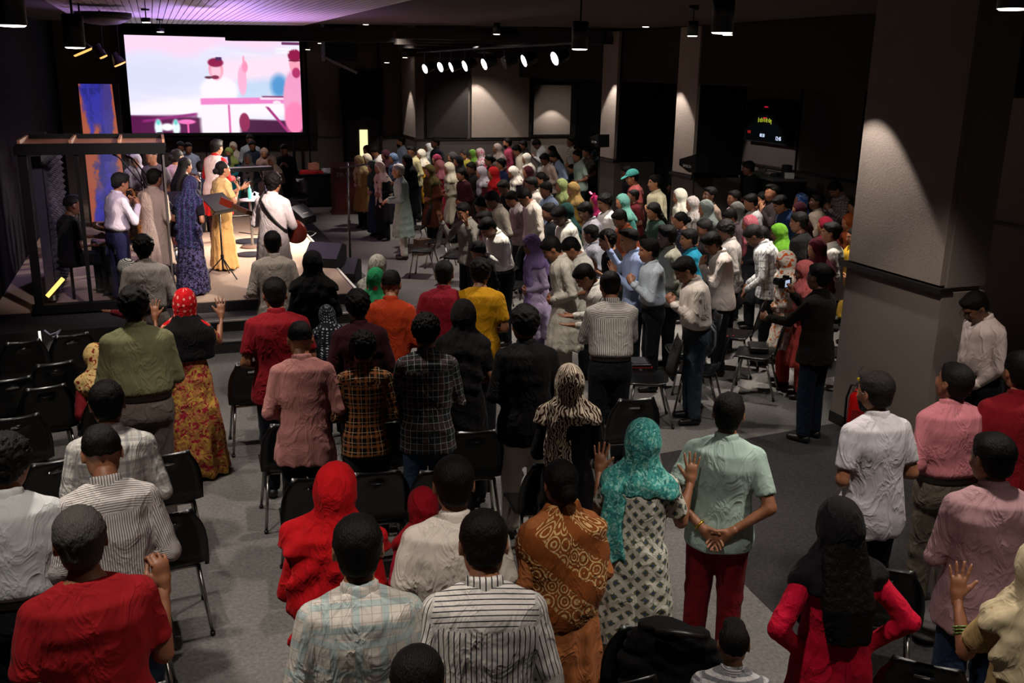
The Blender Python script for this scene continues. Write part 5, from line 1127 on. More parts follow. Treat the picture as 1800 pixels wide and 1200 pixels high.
def chair(x, y, rz, label, group='black moulded chairs', arm=False, z=0):
    for (a, b) in CPOS:
        if math.hypot(a-x, b-y) < .40: return None
    CPOS.append((x, y)); o = empty('chair', (x, y, z), rz, label, 'chair', group)
    link('seat', CH[0], o, [M_SHELL]); link('backrest', CH[1], o, [M_SHELL]); link('seat_frame', CH[3], o, [M_CHROME])
    for l, ft in CH[2]: g = link('leg', l, o, [M_CHROME]); link('foot', ft, g, [M_SHELL])
    return o
def free(x, y, r=.30): return all(math.hypot(q[0]['_b'][0]-x, q[0]['_b'][1]-y) > r for q in PEOPLE)
def short(l):
    w_ = l.split(); cut = len(w_)
    for i, q in enumerate(w_):
        if i >= 4 and q.rstrip(',') in ('standing', 'in', 'at', 'by', 'beside', 'near', 'behind', 'looking', 'with', 'lifted', 'cut', 'tucked', 'nearest', 'wrapped', 'leaning', 'among', 'before', 'and'): cut = i; break
    return ' '.join(w_[:min(cut, 10)]).rstrip(',')
seen = set()
skip = ('olive green', 'salmon pink', 'grey bearded', 'white henley', 'one hand raised', 'palms together', 'slate grey', 'mint green', 'long floral wrap', 'beside the ribbed', 'photographing', 'right edge', 'very bottom')
for (P, f, h, face) in PEOPLE[:42]+PEOPLE[47:55]:
    if any(k in P['label'] for k in skip): continue
    a = math.radians(face*.6 if face < 45 and face > -45 else face); bx, by = P['_b']; x = bx+math.sin(a)*.42; y = by-math.cos(a)*.42
    if f.sit: x, y = bx, by
    if not f.sit and not free(x, y, .37): continue
    l = 'black moulded chair behind the '+short(P['label']) if not f.sit else 'black moulded chair under the '+short(P['label'])
    if l in seen: continue
    seen.add(l); chair(x, y, a, l)
def cb(px, py, v, label, z=.87):   # by the middle of the back's top edge
    a = math.radians(v-az(px, py)); W_ = PZ(px, py, z); chair(W_[0]-math.sin(a)*.29, W_[1]+math.cos(a)*.29, a, label)
def cs(px, py, v, label):          # by the middle of the seat
    a = math.radians(v-az(px, py)); W_ = PZ(px, py, .45); chair(W_[0], W_[1], a, label)
cb(40, 602, 6, 'empty black chair in the front left corner with light in its slot'); cb(126, 590, 8, 'empty black chair standing below the drum booth sill')
cb(192, 592, 8, 'empty black chair between the booth sill and the olive shirt'); cb(96, 640, 8, 'empty black chair left of the seated woman in flowered scarf'); cb(20, 668, 6, 'empty black chair at the left edge, second row')
cb(80, 682, 6, 'empty black chair in the second row of the left block'); cb(30, 735, 5, 'empty black chair at the left edge, third row'); cb(100, 738, 5, 'empty black chair before the grey checked shirt')
cb(98, 812, 4, 'empty black chair left of the pinstriped shirt'); cb(292, 800, 4, 'aisle end chair right of the grey checked shirt'); cb(240, 792, 6, 'empty black chair beside the checked shirt'); cb(300, 672, 6, 'aisle end chair right of the taupe trousers')
cb(292, 905, 3, 'aisle end chair right of the pinstriped shirt'); cb(258, 985, 2, 'black chair beside the raised fist of the red t-shirt'); cb(60, 1040, 0, 'black chair at the lower left edge behind the pale grey shirt')
cb(445, 640, 4, 'aisle end chair left of the dark red polo'); cb(470, 735, 4, 'aisle end chair left of the dusty pink shirt'); cb(528, 845, 4, 'black chair left of the red wrapped woman'); cb(690, 838, 4, 'empty black chair with slotted back between the red scarves')
cb(935, 822, 4, 'empty black chair between white trousers and brown shawl'); cb(1035, 1155, 2, 'empty black chair at the bottom edge right of the bold striped shirt'); cb(1190, 1122, 0, 'black chair carrying a dark jacket at the bottom edge')
cb(1556, 1000, 4, 'empty black chair right of the crimson top'); cb(1605, 1040, 6, 'black chair in front of the faded rose shirt'); cb(1630, 1168, 4, 'black chair with plain seat at the lower right')
cs(1228, 650, 84, 'black chair holding the grey backpack'); cs(1327, 622, 84, 'black chair holding a black case'); cs(1292, 588, 80, 'black chair with a red pen on its seat'); cs(1462, 618, 80, 'shiny black chair between the photographer and the ribbed pillar')
cs(1128, 655, 80, 'black chair holding a red and black tablet case'); cs(1395, 570, 80, 'black chair beside the coral pink sari'); cs(1235, 560, 80, 'black chair behind the folded hands man')
for px, py, l in [(772, 425, 'black chair left of the lifted palms'), (730, 400, 'black chair right of the sage green tunic'), (745, 440, 'black chair at the corner of the side block'), (800, 450, 'black chair beside the child in black'), (880, 480, 'black chair holding an orange bag'), (905, 500, 'black chair left of the lilac tunic')]: cs(px, py, 76, l)
# chairs beyond the stage
cs(509, 343, 185, 'padded chair beyond the stage next to the black draped table'); cs(522, 350, 170, 'second chair beyond the stage beside the floor monitor')
# ================================================================ the drum booth and its kit
def mglass(name, a=.93, tint=(1, 1, 1)):
    m = bpy.data.materials.new(name); m.use_nodes = True; t = m.node_tree; t.nodes.clear(); o = N(t, 'ShaderNodeOutputMaterial'); mx = N(t, 'ShaderNodeMixShader'); tr = N(t, 'ShaderNodeBsdfTransparent'); gl = N(t, 'ShaderNodeBsdfGlossy'); gl.inputs['Roughness'].default_value = .04; tr.inputs[0].default_value = (*tint, 1)
    fr = N(t, 'ShaderNodeFresnel', i_IOR=1.35); t.links.new(math_(t, 'ADD', fr.outputs[0], .015), mx.inputs[0]); t.links.new(tr.outputs[0], mx.inputs[1]); t.links.new(gl.outputs[0], mx.inputs[2]); t.links.new(mx.outputs[0], o.inputs[0]); return m
M_GLASS = mglass('acrylic', tint=(.94, .94, .97)); M_WOOD = plain('lid_wood', '9a6a4a', .5, noise=.25, nscale=9)
bx0, bx1, by0, by1, bz0, bz1 = -1.52, .06, 12.92, 15.4, STZ, 2.44
B = empty('drum_booth', (-.7, 12.92, STZ), 0, 'black framed drum booth with clear panels and a wooden lid', 'booth')
def bb(name, a, b, m, par=B, sm=0):
    o = MB().bbox(a, b).build(name, m, par); o.location = -Vector(B.location); return o
for x, w_ in ((bx0, .05), (-.93, .022)): bb('post', (x-w_, by0, bz0), (x+w_, by0+.05, bz1), M_MATT)
bb('post', (bx1-.012, by0, bz0), (bx1+.012, by0+.03, bz1), M_CHROME); bb('post', (bx0-.05, by1, bz0), (bx0+.05, by1+.07, bz1), M_MATT); bb('post', (bx1-.02, by1, bz0), (bx1+.02, by1+.04, bz1), M_MATT)
bb('sill', (bx0-.08, by0-.03, bz0-.02), (bx1+.02, by0+.08, bz0+.09), M_MATT); bb('header', (bx0-.08, by0-.03, bz1-.10), (bx1+.03, by0+.08, bz1), M_MATT); bb('header', (bx1-.05, by0, bz1-.06), (bx1+.04, by1, bz1), M_MATT)
bb('glass_panel', (bx0+.05, by0+.03, bz0+.09), (-.952, by0+.042, bz1-.1), M_GLASS); bb('glass_panel', (-.908, by0+.03, bz0+.09), (bx1-.012, by0+.042, bz1-.1), M_GLASS); bb('side_glass', (bx1-.006, by0+.04, bz0+.02), (bx1+.006, by1, bz1-.06), M_GLASS)
bb('side_sill', (bx1-.03, by0+.05, bz0), (bx1+.03, by1, bz0+.03), M_MATT)
bb('lid', (bx0-.05, by0+.05, bz1), (bx1+.02, by0+1.0, bz1+.02), M_WOOD)
for x in (bx0-.04, -1.0, -.45, bx1): bb('lid_rib', (x, by0+.05, bz1+.02), (x+.03, by0+1.0, bz1+.07), M_WOOD)
bb('lid_rim', (bx0-.05, by0+.97, bz1+.02), (bx1+.03, by0+1.0, bz1+.08), M_MATT); bb('lid_rim', (bx0-.06, by0-.02, bz1), (bx1+.03, by0+.05, bz1+.03), M_MATT)
fm = wallmat('foam', '3a3740', 0, .3); bb('foam_liner', (bx0+.05, by0+.4, bz0+.05), (bx0+.16, by1, bz1-.15), fm)
mbf = MB()
for i in range(12):
    for j in range(20):
        x = bx0+.17; y = by0+.42+i*.19; z = bz0+.1+j*.085; mbf.add([(x, y, z), (x, y+.18, z), (x, y+.18, z+.08), (x, y, z+.08), (x+.06, y+.09, z+.04)], [(0, 1, 4), (1, 2, 4), (2, 3, 4), (3, 0, 4)])
o = mbf.build('foam_spikes', fm, B); o.location = -Vector(B.location); o['kind'] = 'stuff'
M_DRUM = plain('drum_shell', '323c5c', .25, .2); M_SKINW = plain('drum_head', 'b8b4b8', .5); M_CYM = plain('cymbal_brass', 'a88850', .25, .9)
def drum(px, py, z, r, h, label, tilt=0, ax='z', shell=M_DRUM):
    c = PZ(px, py, STZ+z); o = empty('drum', tuple(c), .2, label, 'drum', 'drums of the kit in the booth'); o.rotation_euler = (tilt, 0, .2) if ax == 'z' else (PI/2, 0, .35)
    MB().lathe((0, 0, 0), [(r, -h/2), (r, h/2)], 28).build('shell', shell, o, True); MB().lathe((0, 0, h/2), [(r*1.03, -.02), (r*1.03, .012), (r*.97, .014)], 28).build('hoop', M_CHROME, o, True); MB().lathe((0, 0, h/2), [(r*.96, 0), (r*.5, .004), (.001, .004)], 28).build('drum_head', M_SKINW, o, True)
    for k in range(6):
        a = k*PI/3; MB().tube([(r*1.03*math.cos(a), r*1.03*math.sin(a), -h*.35), (r*1.03*math.cos(a), r*1.03*math.sin(a), h/2)], .007, 6).build('lug', M_CHROME, o)
    return o
drum(196, 447, .42, .24, .40, 'large blue grey floor tom at the front of the booth'); drum(194, 436, .62, .17, .14, 'shallow snare drum above the floor tom'); drum(286, 458, .34, .22, .36, 'blue drum near the right corner of the booth'); drum(236, 416, .55, .17, .2, 'rack tom under the cymbals', tilt=-.3)
def cymbal(px, py, z, r, label, tx=0.25, ty=0.1):
    c = PZ(px, py, STZ+z); o = empty('cymbal', tuple(c), 0, label, 'cymbal', 'cymbals of the kit in the booth')
    q = MB().lathe((0, 0, 0), [(r, 0), (r*.6, .02), (r*.22, .035), (r*.18, .06), (.01, .07), (.008, .062), (r*.5, .02), (r*.98, -.004)], 28).build('plate', M_CYM, o, True); q.rotation_euler = (tx, ty, 0)
    MB().tube([(0, 0, .09), (0, 0, -z)], .009, 6).build('stand', M_CHROME, o)
    for k in range(3): a = k*2.1; MB().tube([(0, 0, -z+.3), (.22*math.cos(a), .22*math.sin(a), -z)], .008, 6).build('stand_leg', M_CHROME, o)
cymbal(216, 372, 1.05, .20, 'small cymbal beside the saxophone player'); cymbal(246, 402, .85, .24, 'wide tilted cymbal above the rack tom', .5, -.2); cymbal(186, 398, .9, .19, 'dark cymbal before the drummer', .2, .2)
c = PZ(97, 505, STZ+.25); o = MB().box((0, 0, 0), (.05, .03, .30), ry=.75).build('amber_reflection_bar', plain('amber_reflection', 'ffc860', .4, emit=2.2)); o.location = c; tag(o, 'amber lamp reflection in the booth glass, built as a short glowing bar', 'lamp')  # stands for a lamp's reflection in the glass, made as a glowing bar
c = PZ(134, 400, STZ+.7); o = MB().tube([(0, 0, -.3), (0, 0, .3)], .018, 8).tube([(.05, 0, -.28), (.05, 0, .28)], .012, 8).build('chrome_stand', M_CHROME); o.location = c; tag(o, 'chrome double tube stand beside the drummer', 'stand')
# ---------------------------------------------------------------- stands, monitors, keyboard
def tripod(o, h, r=.28, leg=.30, rad=.011, mat=M_BLK):
    MB().tube([(0, 0, .12), (0, 0, h)], [rad*1.3, rad], 8).build('pole', mat, o, True)
    for k in range(3): a = k*2.094+.4; MB().tube([(0, 0, leg), (r*math.cos(a), r*math.sin(a), .01)], rad*.9, 6).build('tripod_leg', mat, o)
    MB().cyl((0, 0, leg-.03), (0, 0, leg+.04), rad*2.2, 10).build('clamp', mat, o)
def music_stand(px, py, h, rz, label, lit=False):
    c = PZ(px, py, STZ); o = empty('music_stand', tuple(c), rz, label, 'music stand', 'music stands on the stage'); tripod(o, h)
    q = MB().box((0, 0, 0), (.48, .012, .33)).box((0, .03, -.165), (.48, .06, .012)).build('desk', M_BLK, o); q.location = (0, 0, h+.08); q.rotation_euler = (-.9, 0, 0)
    if lit: q2 = MB().box((0, .012, .01), (.3, .004, .22)).build('sheet', plain('paper', 'e8e0d0', .8), o); q2.location = (0, 0, h+.09); q2.rotation_euler = (-.9, 0, 0)
music_stand(393, 488, 1.02, .8, 'black music stand right of the sequinned sari'); music_stand(327, 478, 1.0, .3, 'music stand with lit sheet left of the sequinned sari', True)
def mic_stand(px, py, h, rz, label, boom=.55, up=.3, z=STZ):
    c = PZ(px, py, z); o = empty('microphone_stand', tuple(c), rz, label, 'microphone stand', 'boom microphone stands'); tripod(o, h, .30, .25)
    MB().tube([(-.25*math.cos(up), 0, h-.25*math.sin(up)), (boom*math.cos(up), 0, h+boom*math.sin(up))], .010, 6).build('boom', M_BLK, o); e = (boom*math.cos(up), 0, h+boom*math.sin(up))
    MB().tube([e, (e[0]+.09, 0, e[2]+.04)], [.013, .024], 10).build('microphone', M_BLK, o, True)
mic_stand(287, 480, 1.05, 2.4, 'boom microphone stand crossing the booth glass', .9, .75); mic_stand(305, 500, 1.2, 2.6, 'second boom stand beside the booth corner', .7, .85); mic_stand(262, 470, 1.35, 2.2, 'tall boom stand behind the booth glass', .6, .9)
# tall black stand at the stage corner with a short boom
c = PZ(617, 506, 0); o = empty('lamp_stand', tuple(c), 0, 'tall black pole stand with short boom in front of the stage corner', 'stand'); tripod(o, 1.98, .35, .25, .016)
MB().tube([(-.12, .02, 1.90), (.35, -.25, 1.99)], .013, 8).build('boom', M_BLK, o); MB().cyl((0, 0, .95), (0, 0, 1.10), .026, 10).build('collar', M_BLK, o); MB().cyl((0, 0, 1.4), (0, 0, 1.48), .022, 10).build('collar', M_BLK, o)
def wedge(px, py, rz, label, z=STZ, s=1, lid=M_BLK):
    c = PZ(px, py, z); o = empty('floor_monitor', tuple(c), rz, label, 'loudspeaker', 'wedge monitors along the stage edge', s)
    V = [(x, y, zz) for x in (-.28, .28) for (y, zz) in ((-.20, 0), (.20, 0), (.20, .12), (-.08, .34), (-.20, .30))]
    MB().add(V, [(0, 1, 2, 3, 4), (9, 8, 7, 6, 5), (0, 5, 6, 1), (1, 6, 7, 2), (2, 7, 8, 3), (3, 8, 9, 4), (4, 9, 5, 0)]).build('cabinet', M_MATT, o)
    MB().add([(-.26, .19, .135), (.26, .19, .135), (.26, -.07, .34), (-.26, -.07, .34), (-.26, .20, .145), (.26, .20, .145), (.26, -.06, .352), (-.26, -.06, .352)], [(0, 1, 2, 3), (7, 6, 5, 4), (0, 4, 5, 1), (1, 5, 6, 2), (2, 6, 7, 3), (3, 7, 4, 0)]).build('grille', plain('grille', '26252b', .5), o); return o
wedge(572, 466, 2.6, 'dark wedge monitor at the stage corner'); wedge(600, 492, 2.7, 'second wedge monitor with cables beside the pole stand', .17, 1.0); wedge(528, 392, -2.2, 'wedge monitor with papers behind the guitarist'); wedge(513, 372, -2.0, 'small wedge monitor behind the guitarist', STZ, .8)
c = PZ(528, 392, STZ); o = MB().box((0, 0, 0), (.21, .16, .006), rx=-.665).build('paper_sheet', plain('paper', 'e8e0d0', .8)); o.rotation_euler = (0, 0, -2.2); o.location = (c[0]+.06*math.sin(2.2), c[1]+.06*math.cos(2.2), STZ+.252); tag(o, 'white paper lying on the wedge monitor', 'paper')
# round stools / cable discs on the stage floor
for px, py, r, l in [(441, 424, .30, 'large round black floor plate on the stage'), (441, 434, .17, 'small brown round plate between the black ones'), (441, 447, .24, 'round black floor plate nearest the grey shirt')]:
    c = PZ(px, py, STZ+.006); o = MB().lathe((0, 0, 0), [(r, 0), (r, .008), (r*.9, .014), (.01, .014)], 32).build('floor_plate', M_BLK if r != .17 else plain('brown_plate', '5a4030', .5), None, True); o.location = c; tag(o, l, 'stand base', 'round stand bases on the stage')
# keyboard on a white frame, stool with bottle and tissues
c = PZ(432, 378, STZ); K = empty('keyboard', tuple(c), .25, 'black electronic keyboard on a white tube frame', 'keyboard')
MB().box((0, 0, 0), (1.25, .30, .09), rx=-.1).build('body', M_BLK, K).location = (0, .1, .92); kk = MB()
for i in range(26): kk.box((-.56+i*.045, -.02, 0), (.040, .15, .012))
q = kk.build('keys', plain('white_keys', 'd8d4d4', .3), K); q.location = (0, .03, .975); q['kind'] = 'stuff'
for sx in (-.5, .5): MB().tube([(sx, -.25, 0), (sx*.9, .25, .9)], .022, 8).build('frame_leg', M_CHROME, K); MB().tube([(sx, .35, 0), (sx*.9, -.05, .9)], .022, 8).build('frame_leg', M_CHROME, K)
MB().tube([(-.55, -.25, .03), (.55, -.25, .03)], .022, 8).build('foot_bar', M_CHROME, K); MB().tube([(-.5, -.1, .30), (.5, -.1, .30)], .02, 8).build('cross_bar', M_CHROME, K)
q = MB().box((0, 0, 0), (.28, .02, .20)).build('display', M_BLK, K); q.location = (-.35, .12, 1.12); q.rotation_euler = (-.3, 0, 0); q2 = MB().box((0, -.012, 0), (.16, .004, .12)).build('lit_screen', plain('tablet_glow', 'b8b4d8', .4, emit=.7), q)
c = PZ(444, 432, STZ); T = empty('side_stand', tuple(c), 0, 'slim chrome stand with small round top at the keyboard', 'stand'); MB().tube([(0, 0, 0), (0, 0, .78)], .022, 10).build('stem', M_CHROME, T); MB().lathe((0, 0, .78), [(.17, 0), (.17, .02), (.01, .022)], 24).build('top', plain('white_top', 'c8c4cc', .4), T, True); MB().lathe((0, 0, 0), [(.19, 0), (.17, .015), (.01, .02)], 24).build('base', M_CHROME, T, True)
o = MB().lathe((0, 0, 0), [(.033, 0), (.033, .13), (.030, .16), (.014, .19), (.014, .21)], 14).build('bottle', plain('teal_bottle', '5cc0b0', .2)); o.location = (c[0], c[1], STZ+.80); tag(o, 'small teal water bottle on the chrome stand', 'bottle'); MB().cyl((0, 0, .205), (0, 0, .23), .016, 10).build('cap', plain('bottle_cap', 'e8f4f4', .4), o)
o = MB().box((0, 0, 0), (.13, .1, .05)).box((.01, 0, .05), (.08, .03, .07), ry=.4).box((-.02, .01, .05), (.06, .05, .06), ry=-.5).build('tissues', plain('tissue', 'e8e4ee', .9)); o.location = (c[0]+.09, c[1]+.02, STZ+.828); tag(o, 'crumpled white tissues beside the teal bottle', 'tissue')
# cables: separate runs
M_CAB = plain('cable', '0e0d0f', .6)
def cable(pts, label, r=.008, m=M_CAB, z=STZ+.01):
    W_ = [tuple(PZ(x, y, z)) for x, y in pts]; o = MB().tube(W_, r, 6).build('cable', m, None, True); tag(o, label, 'cable', 'cables on the floor')
cable([(510, 412), (530, 416), (548, 415), (556, 409), (545, 406), (532, 410)], 'looped cable behind the guitarist'); cable([(430, 519), (436, 524), (448, 523), (452, 517), (440, 516), (431, 520)], 'black cable loop on the step by the grey shirt')
cable([(420, 408), (450, 412), (470, 408), (500, 414)], 'thin cable crossing the stage floor'); cable([(300, 470), (318, 485), (312, 500), (330, 498), (320, 512)], 'tangled cable at the booth corner')
cable([(596, 480), (604, 500), (612, 508), (600, 514), (592, 505)], 'cable dropping from the wedge monitors', z=.02); cable([(520, 356), (545, 352), (580, 345), (603, 303+60)], 'cable on the far floor', z=.01)
# ================================================================ far table, lectern
Yt = 26.0*KS; a = PYc(528, 292, Yt); b = PYc(598, 292, Yt)
t_ = empty('draped_table', (a[0], Yt, 0), 0, 'long table in black cloth against the far wall', 'table'); wd = b[0]-a[0]
MB().bbox((0, 0, .05), (wd, .7, .80)).build('tablecloth', M_MATT, t_); MB().bbox((-.03, -.03, .80), (wd+.03, .73, .83)).build('tabletop', M_TRIM, t_)
for px, w_, h_, col, l in [(548, .55, .06, 'b01820', 'red folded cloth on the draped table'), (554, .22, .16, 'b87860', 'small brown box above the red cloth'), (572, .2, .08, 'c8c8cc', 'white packet on the draped table'), (588, .3, .10, 'a8a8b0', 'crumpled white bag on the draped table'), (540, .18, .05, 'd83030', 'small red packet at the left table end')]:
    c = PYc(px, 290, Yt); o = MB().box((0, 0, h_/2), (w_, .2, h_), rz=.2).box((.03, .0, h_*.9), (w_*.5, .15, h_*.4), rz=-.3).build('parcel', plain('item', col, .7)); o.location = (c[0], Yt+(.12 if w_ > .5 else .28 if w_ > .21 else .45), .83+(.08 if col == 'b87860' else 0)); tag(o, l, 'parcel', None)
Yl = 24.6*KS; c = PYc(609, 279, Yl); l_ = empty('lectern', (c[0], Yl, 0), 0, 'dark red wooden lectern with pale lettering near the lit door', 'lectern'); M_RED = plain('lectern_wood', '4a1c16', .5, noise=.2)
MB().bbox((-.32, 0, .06), (.32, .4, 1.10)).build('body', M_RED, l_); MB().box((0, .18, 1.14), (.72, .5, .04), rx=.15).build('top', M_RED, l_); MB().bbox((-.36, -.03, 0), (.36, .45, .06)).build('base', M_RED, l_); MB().bbox((-.28, -.012, .15), (.28, 0, .80)).build('front_panel', plain('lectern_panel', '5a2018', .5), l_)
text('ZIR WTR', 'lettering', plain('pale_letters', '9a8a84', .7), (0, -.016, .90), .13, (PI/2, 0, 0), l_)
# ================================================================ side aisle: screens, camera, desk, loudspeakers
Xw = 12.0*KS; tlc = PXc(1304, 176, Xw); brc = PXc(1386, 254, Xw); blc = PXc(1308, 249, Xw)
y0, y1 = brc[1], blc[1]; zt, zb = tlc[2], (brc[2]+blc[2])/2
tv = empty('wall_monitor', (Xw, (y0+y1)/2, zb), 0, 'black wall monitor showing song words and clock figures', 'screen')
MB().bbox((.0, y0-(y0+y1)/2, 0), (.08, y1-(y0+y1)/2, zt-zb)).build('case', M_MATT, tv); MB().bbox((-.006, y0-(y0+y1)/2+.03, .03), (.0, y1-(y0+y1)/2-.03, zt-zb-.03)).build('display_panel', plain('dark_display', '05070a', .2, emit=.05), tv)
MB().tube([(.04, 0, .3), (.18, 0, .3)], .05, 8).build('wall_bracket', M_BLK, tv)
spot(Xw-2.0, (y0+y1)/2+.1, 3.0, 150, 44, .3, .04, (1, .93, .87), (Xw+.1, (y0+y1)/2+.1, 1.75)); rt = (PI/2, 0, -PI/2); wy = (y1-y0); hh_ = zt-zb
def tvt(s, u, v, size, col, e=1.0, sx=1): text(s, 'display_text', plain('lit_text', col, .5, emit=e), (-.012, wy*(.5-u), hh_*v), size*.62, rt, tv, .001, sx=sx*.8)
tvt('\u0939\u0947 \u0926\u093f\u0932 \u092e\u0947\u0902 \u092e\u0947\u0930\u0947 \u092f\u0940\u0936\u0941', .45, .50, .15, '8f9c20', 1.0); tvt('00:30', .42, .14, .15, 'cfe0ff', 1.0); tvt('12:45', .78, .10, .17, 'cfe0ff', 1.0); tvt('CURRENT', .46, .86, .06, 'd01c3c', 1.0); tvt('NEXT UP', .45, .59, .06, 'd01c3c', 1.0); tvt('LIVE', .11, .2, .12, 'a0201c', .9)
def cutout(name, pts, X, th, mat, label, cat, pole=None, grp=None):   # thick cabinet, outline in the plane X
    W_ = [PXc(x, y, X) for x, y in pts]; c = (X, np.mean([w[1] for w in W_]), 0); o = empty(name, c, 0, label, cat, grp); n_ = len(W_)
    V = [(0, w[1]-c[1], w[2]) for w in W_]+[(th, w[1]-c[1], w[2]) for w in W_]; MB().add(V, [tuple(range(n_)), tuple(range(n_, 2*n_))[::-1]]+[(i, n_+i, n_+(i+1) % n_, (i+1) % n_) for i in range(n_)]).build('cabinet', mat, o, bevel=.01)
    if pole is not None:
        g = empty(name.replace('loudspeaker', 'speaker_stand'), (X+th*.5, c[1]-.0, 0), 0, label.replace('loudspeaker', 'stand under the loudspeaker'), 'stand', 'speaker stands'); tripod(g, min(v[2] for v in V)+.02, .35, .5, .014)
    return o, V
o, V = cutout('loudspeaker', [(1194, 279), (1222, 271), (1223, 303), (1210, 303), (1193, 290)], 8.35, .28, M_MATT, 'angular black loudspeaker in front of the third pillar', 'loudspeaker', 1, 'loudspeakers by the pillars')
text('SAMSON', 'badge', plain('grey_badge', '8c8c8c', .6), (-.006, 0, V[0][2]-.12), .07, rt, o)
o, V = cutout('loudspeaker', [(1037, 241), (1051, 236), (1051, 259), (1047, 259), (1037, 249)], 8.1, .25, M_MATT, 'angular black loudspeaker beside the second pillar', 'loudspeaker', 1, 'loudspeakers by the pillars')
text('SAMSON', 'badge', plain('grey_badge', '8c8c8c', .6), (-.006, 0, V[0][2]-.10), .06, rt, o)
# video camera on a draped tripod, monitor beside it
c = PZ(1101, 262, 1.75); vc = empty('video_camera', (c[0], c[1], 0), math.radians(85), 'video camera on a tripod between the two far pillars', 'camera'); tripod(vc, 1.6, .5, .9, .02)
MB().bbox((-.08, -.18, 1.60), (.08, .18, 1.80)).build('body', plain('camera_grey', '3a3a40', .4), vc, bevel=.01); MB().cyl((0, .18, 1.70), (0, .34, 1.70), .06, 16).build('lens', M_BLK, vc, True); MB().bbox((-.04, -.1, 1.80), (.04, .1, 1.86)).build('handle', M_BLK, vc); MB().bbox((-.13, -.12, 1.66), (-.09, .02, 1.76)).build('viewfinder', M_BLK, vc)
c = PZ(1124, 275, 1.62); o = MB().lathe((0, 0, 0), [(.36, 0), (.30, .6), (.22, 1.2), (.17, 1.55), (.02, 1.62)], 18).build('equipment_cover', M_MATT, None, True); o.location = (c[0], c[1], 0); tag(o, 'tall black cloth cover over equipment beside the video camera', 'cover')
W_ = [PZ(x, y, z) for x, y, z in ((1108, 266, 1.6), (1118, 285, 1.45), (1128, 305, 1.2), (1139, 325, .95))]; o = MB().tube([tuple(q) for q in W_], .014, 6).build('cable', plain('grey_cable', 'a8a4a0', .5), None, True); tag(o, 'pale cable hanging from the video camera', 'cable')
c = PZ(1143, 297, 1.25); m_ = empty('computer_monitor', (c[0], c[1], 0), math.radians(-12), 'upright lit computer monitor on the technician desk', 'monitor'); MB().bbox((-.14, 0, .98), (.14, .04, 1.46)).build('case', M_MATT, m_)
def paint_mon(U, V):
    c_ = np.zeros(U.shape+(3,)); c_[:] = (.62, .70, .92); c_[V < .12] = (.75, .72, .95); c_[(V > .2) & (U > .55)] = (.50, .60, .82); m = (np.sin(V*70) > .6) & (U < .5) & (V > .2); c_[m] = (.4, .45, .7); c_[(V < .3) & (V > .12) & (U < .5)] = (.55, .35, .75); return c_
led('lit_display', [(-.125, -.006, 1.445), (.125, -.006, 1.445), (.125, -.006, .995), (-.125, -.006, .995)], 12, 24, paint_mon, .5, m_); MB().cyl((0, .02, .8), (0, .02, 1.0), .03, 10).build('stand_neck', M_BLK, m_); MB().bbox((-.4, -.2, .74), (.4, .3, .78)).build('desk_shelf', M_MATT, m_); MB().tube([(-.35, .0, 0), (-.35, 0, .75)], .03, 6).build('desk_leg', M_MATT, m_); MB().tube([(.35, .0, 0), (.35, 0, .75)], .03, 6).build('desk_leg', M_MATT, m_)
rs_ = MB().bbox((9.7*KS, 14.2*KS, 0), (12.0*KS, 15.9*KS, .28)).bbox((9.6*KS, 17.2*KS, 0), (12.0*KS, 19.0*KS, .28)).build('technician_platform', M_MATT); rs_['kind'] = 'structure'
# side desk under the wall monitor
c = PXc(1352, 307, 10.9*KS); DZ = c[2]-.96; d_ = empty('side_desk', (c[0]+.1, c[1], DZ), math.radians(80), 'dark desk with equipment under the wall monitor', 'desk'); MB().bbox((-.75, -.3, .92), (.75, .35, .96)).build('desktop', plain('desk_grey', '4a4848', .4), d_)
for sx in (-.7, .7): MB().bbox((sx-.03, -.28, 0), (sx+.03, .33, .92)).build('side_panel', M_MATT, d_)
MB().bbox((-.7, .3, .2), (.7, .33, .92)).build('back_panel', M_MATT, d_)
rr = random.Random(4)
for k, (dx, w_, h_, col, nm, l) in enumerate([(-.5, .12, .22, '201f22', 'microphone_box', 'black upright case on the side desk'), (-.2, .3, .05, '1a1a1c', 'mixer', 'low black mixer on the side desk'), (.15, .16, .03, 'c8b0a8', 'paper_stack', 'pale papers on the side desk'), (.5, .2, .07, '303034', 'radio_case', 'grey radio case on the side desk'), (-.62, .1, .1, 'c8c8c0', 'white_cup', 'white cup on the side desk')]):
    o = MB().box((0, 0, h_/2), (w_, .15, h_), rz=.3*k).build(nm, plain('item', col, .5), None, bevel=.006); a_ = math.radians(80); o.location = (c[0]+.1+math.cos(a_)*dx, c[1]+math.sin(a_)*dx, .96+DZ); tag(o, l, nm.replace('_', ' '))
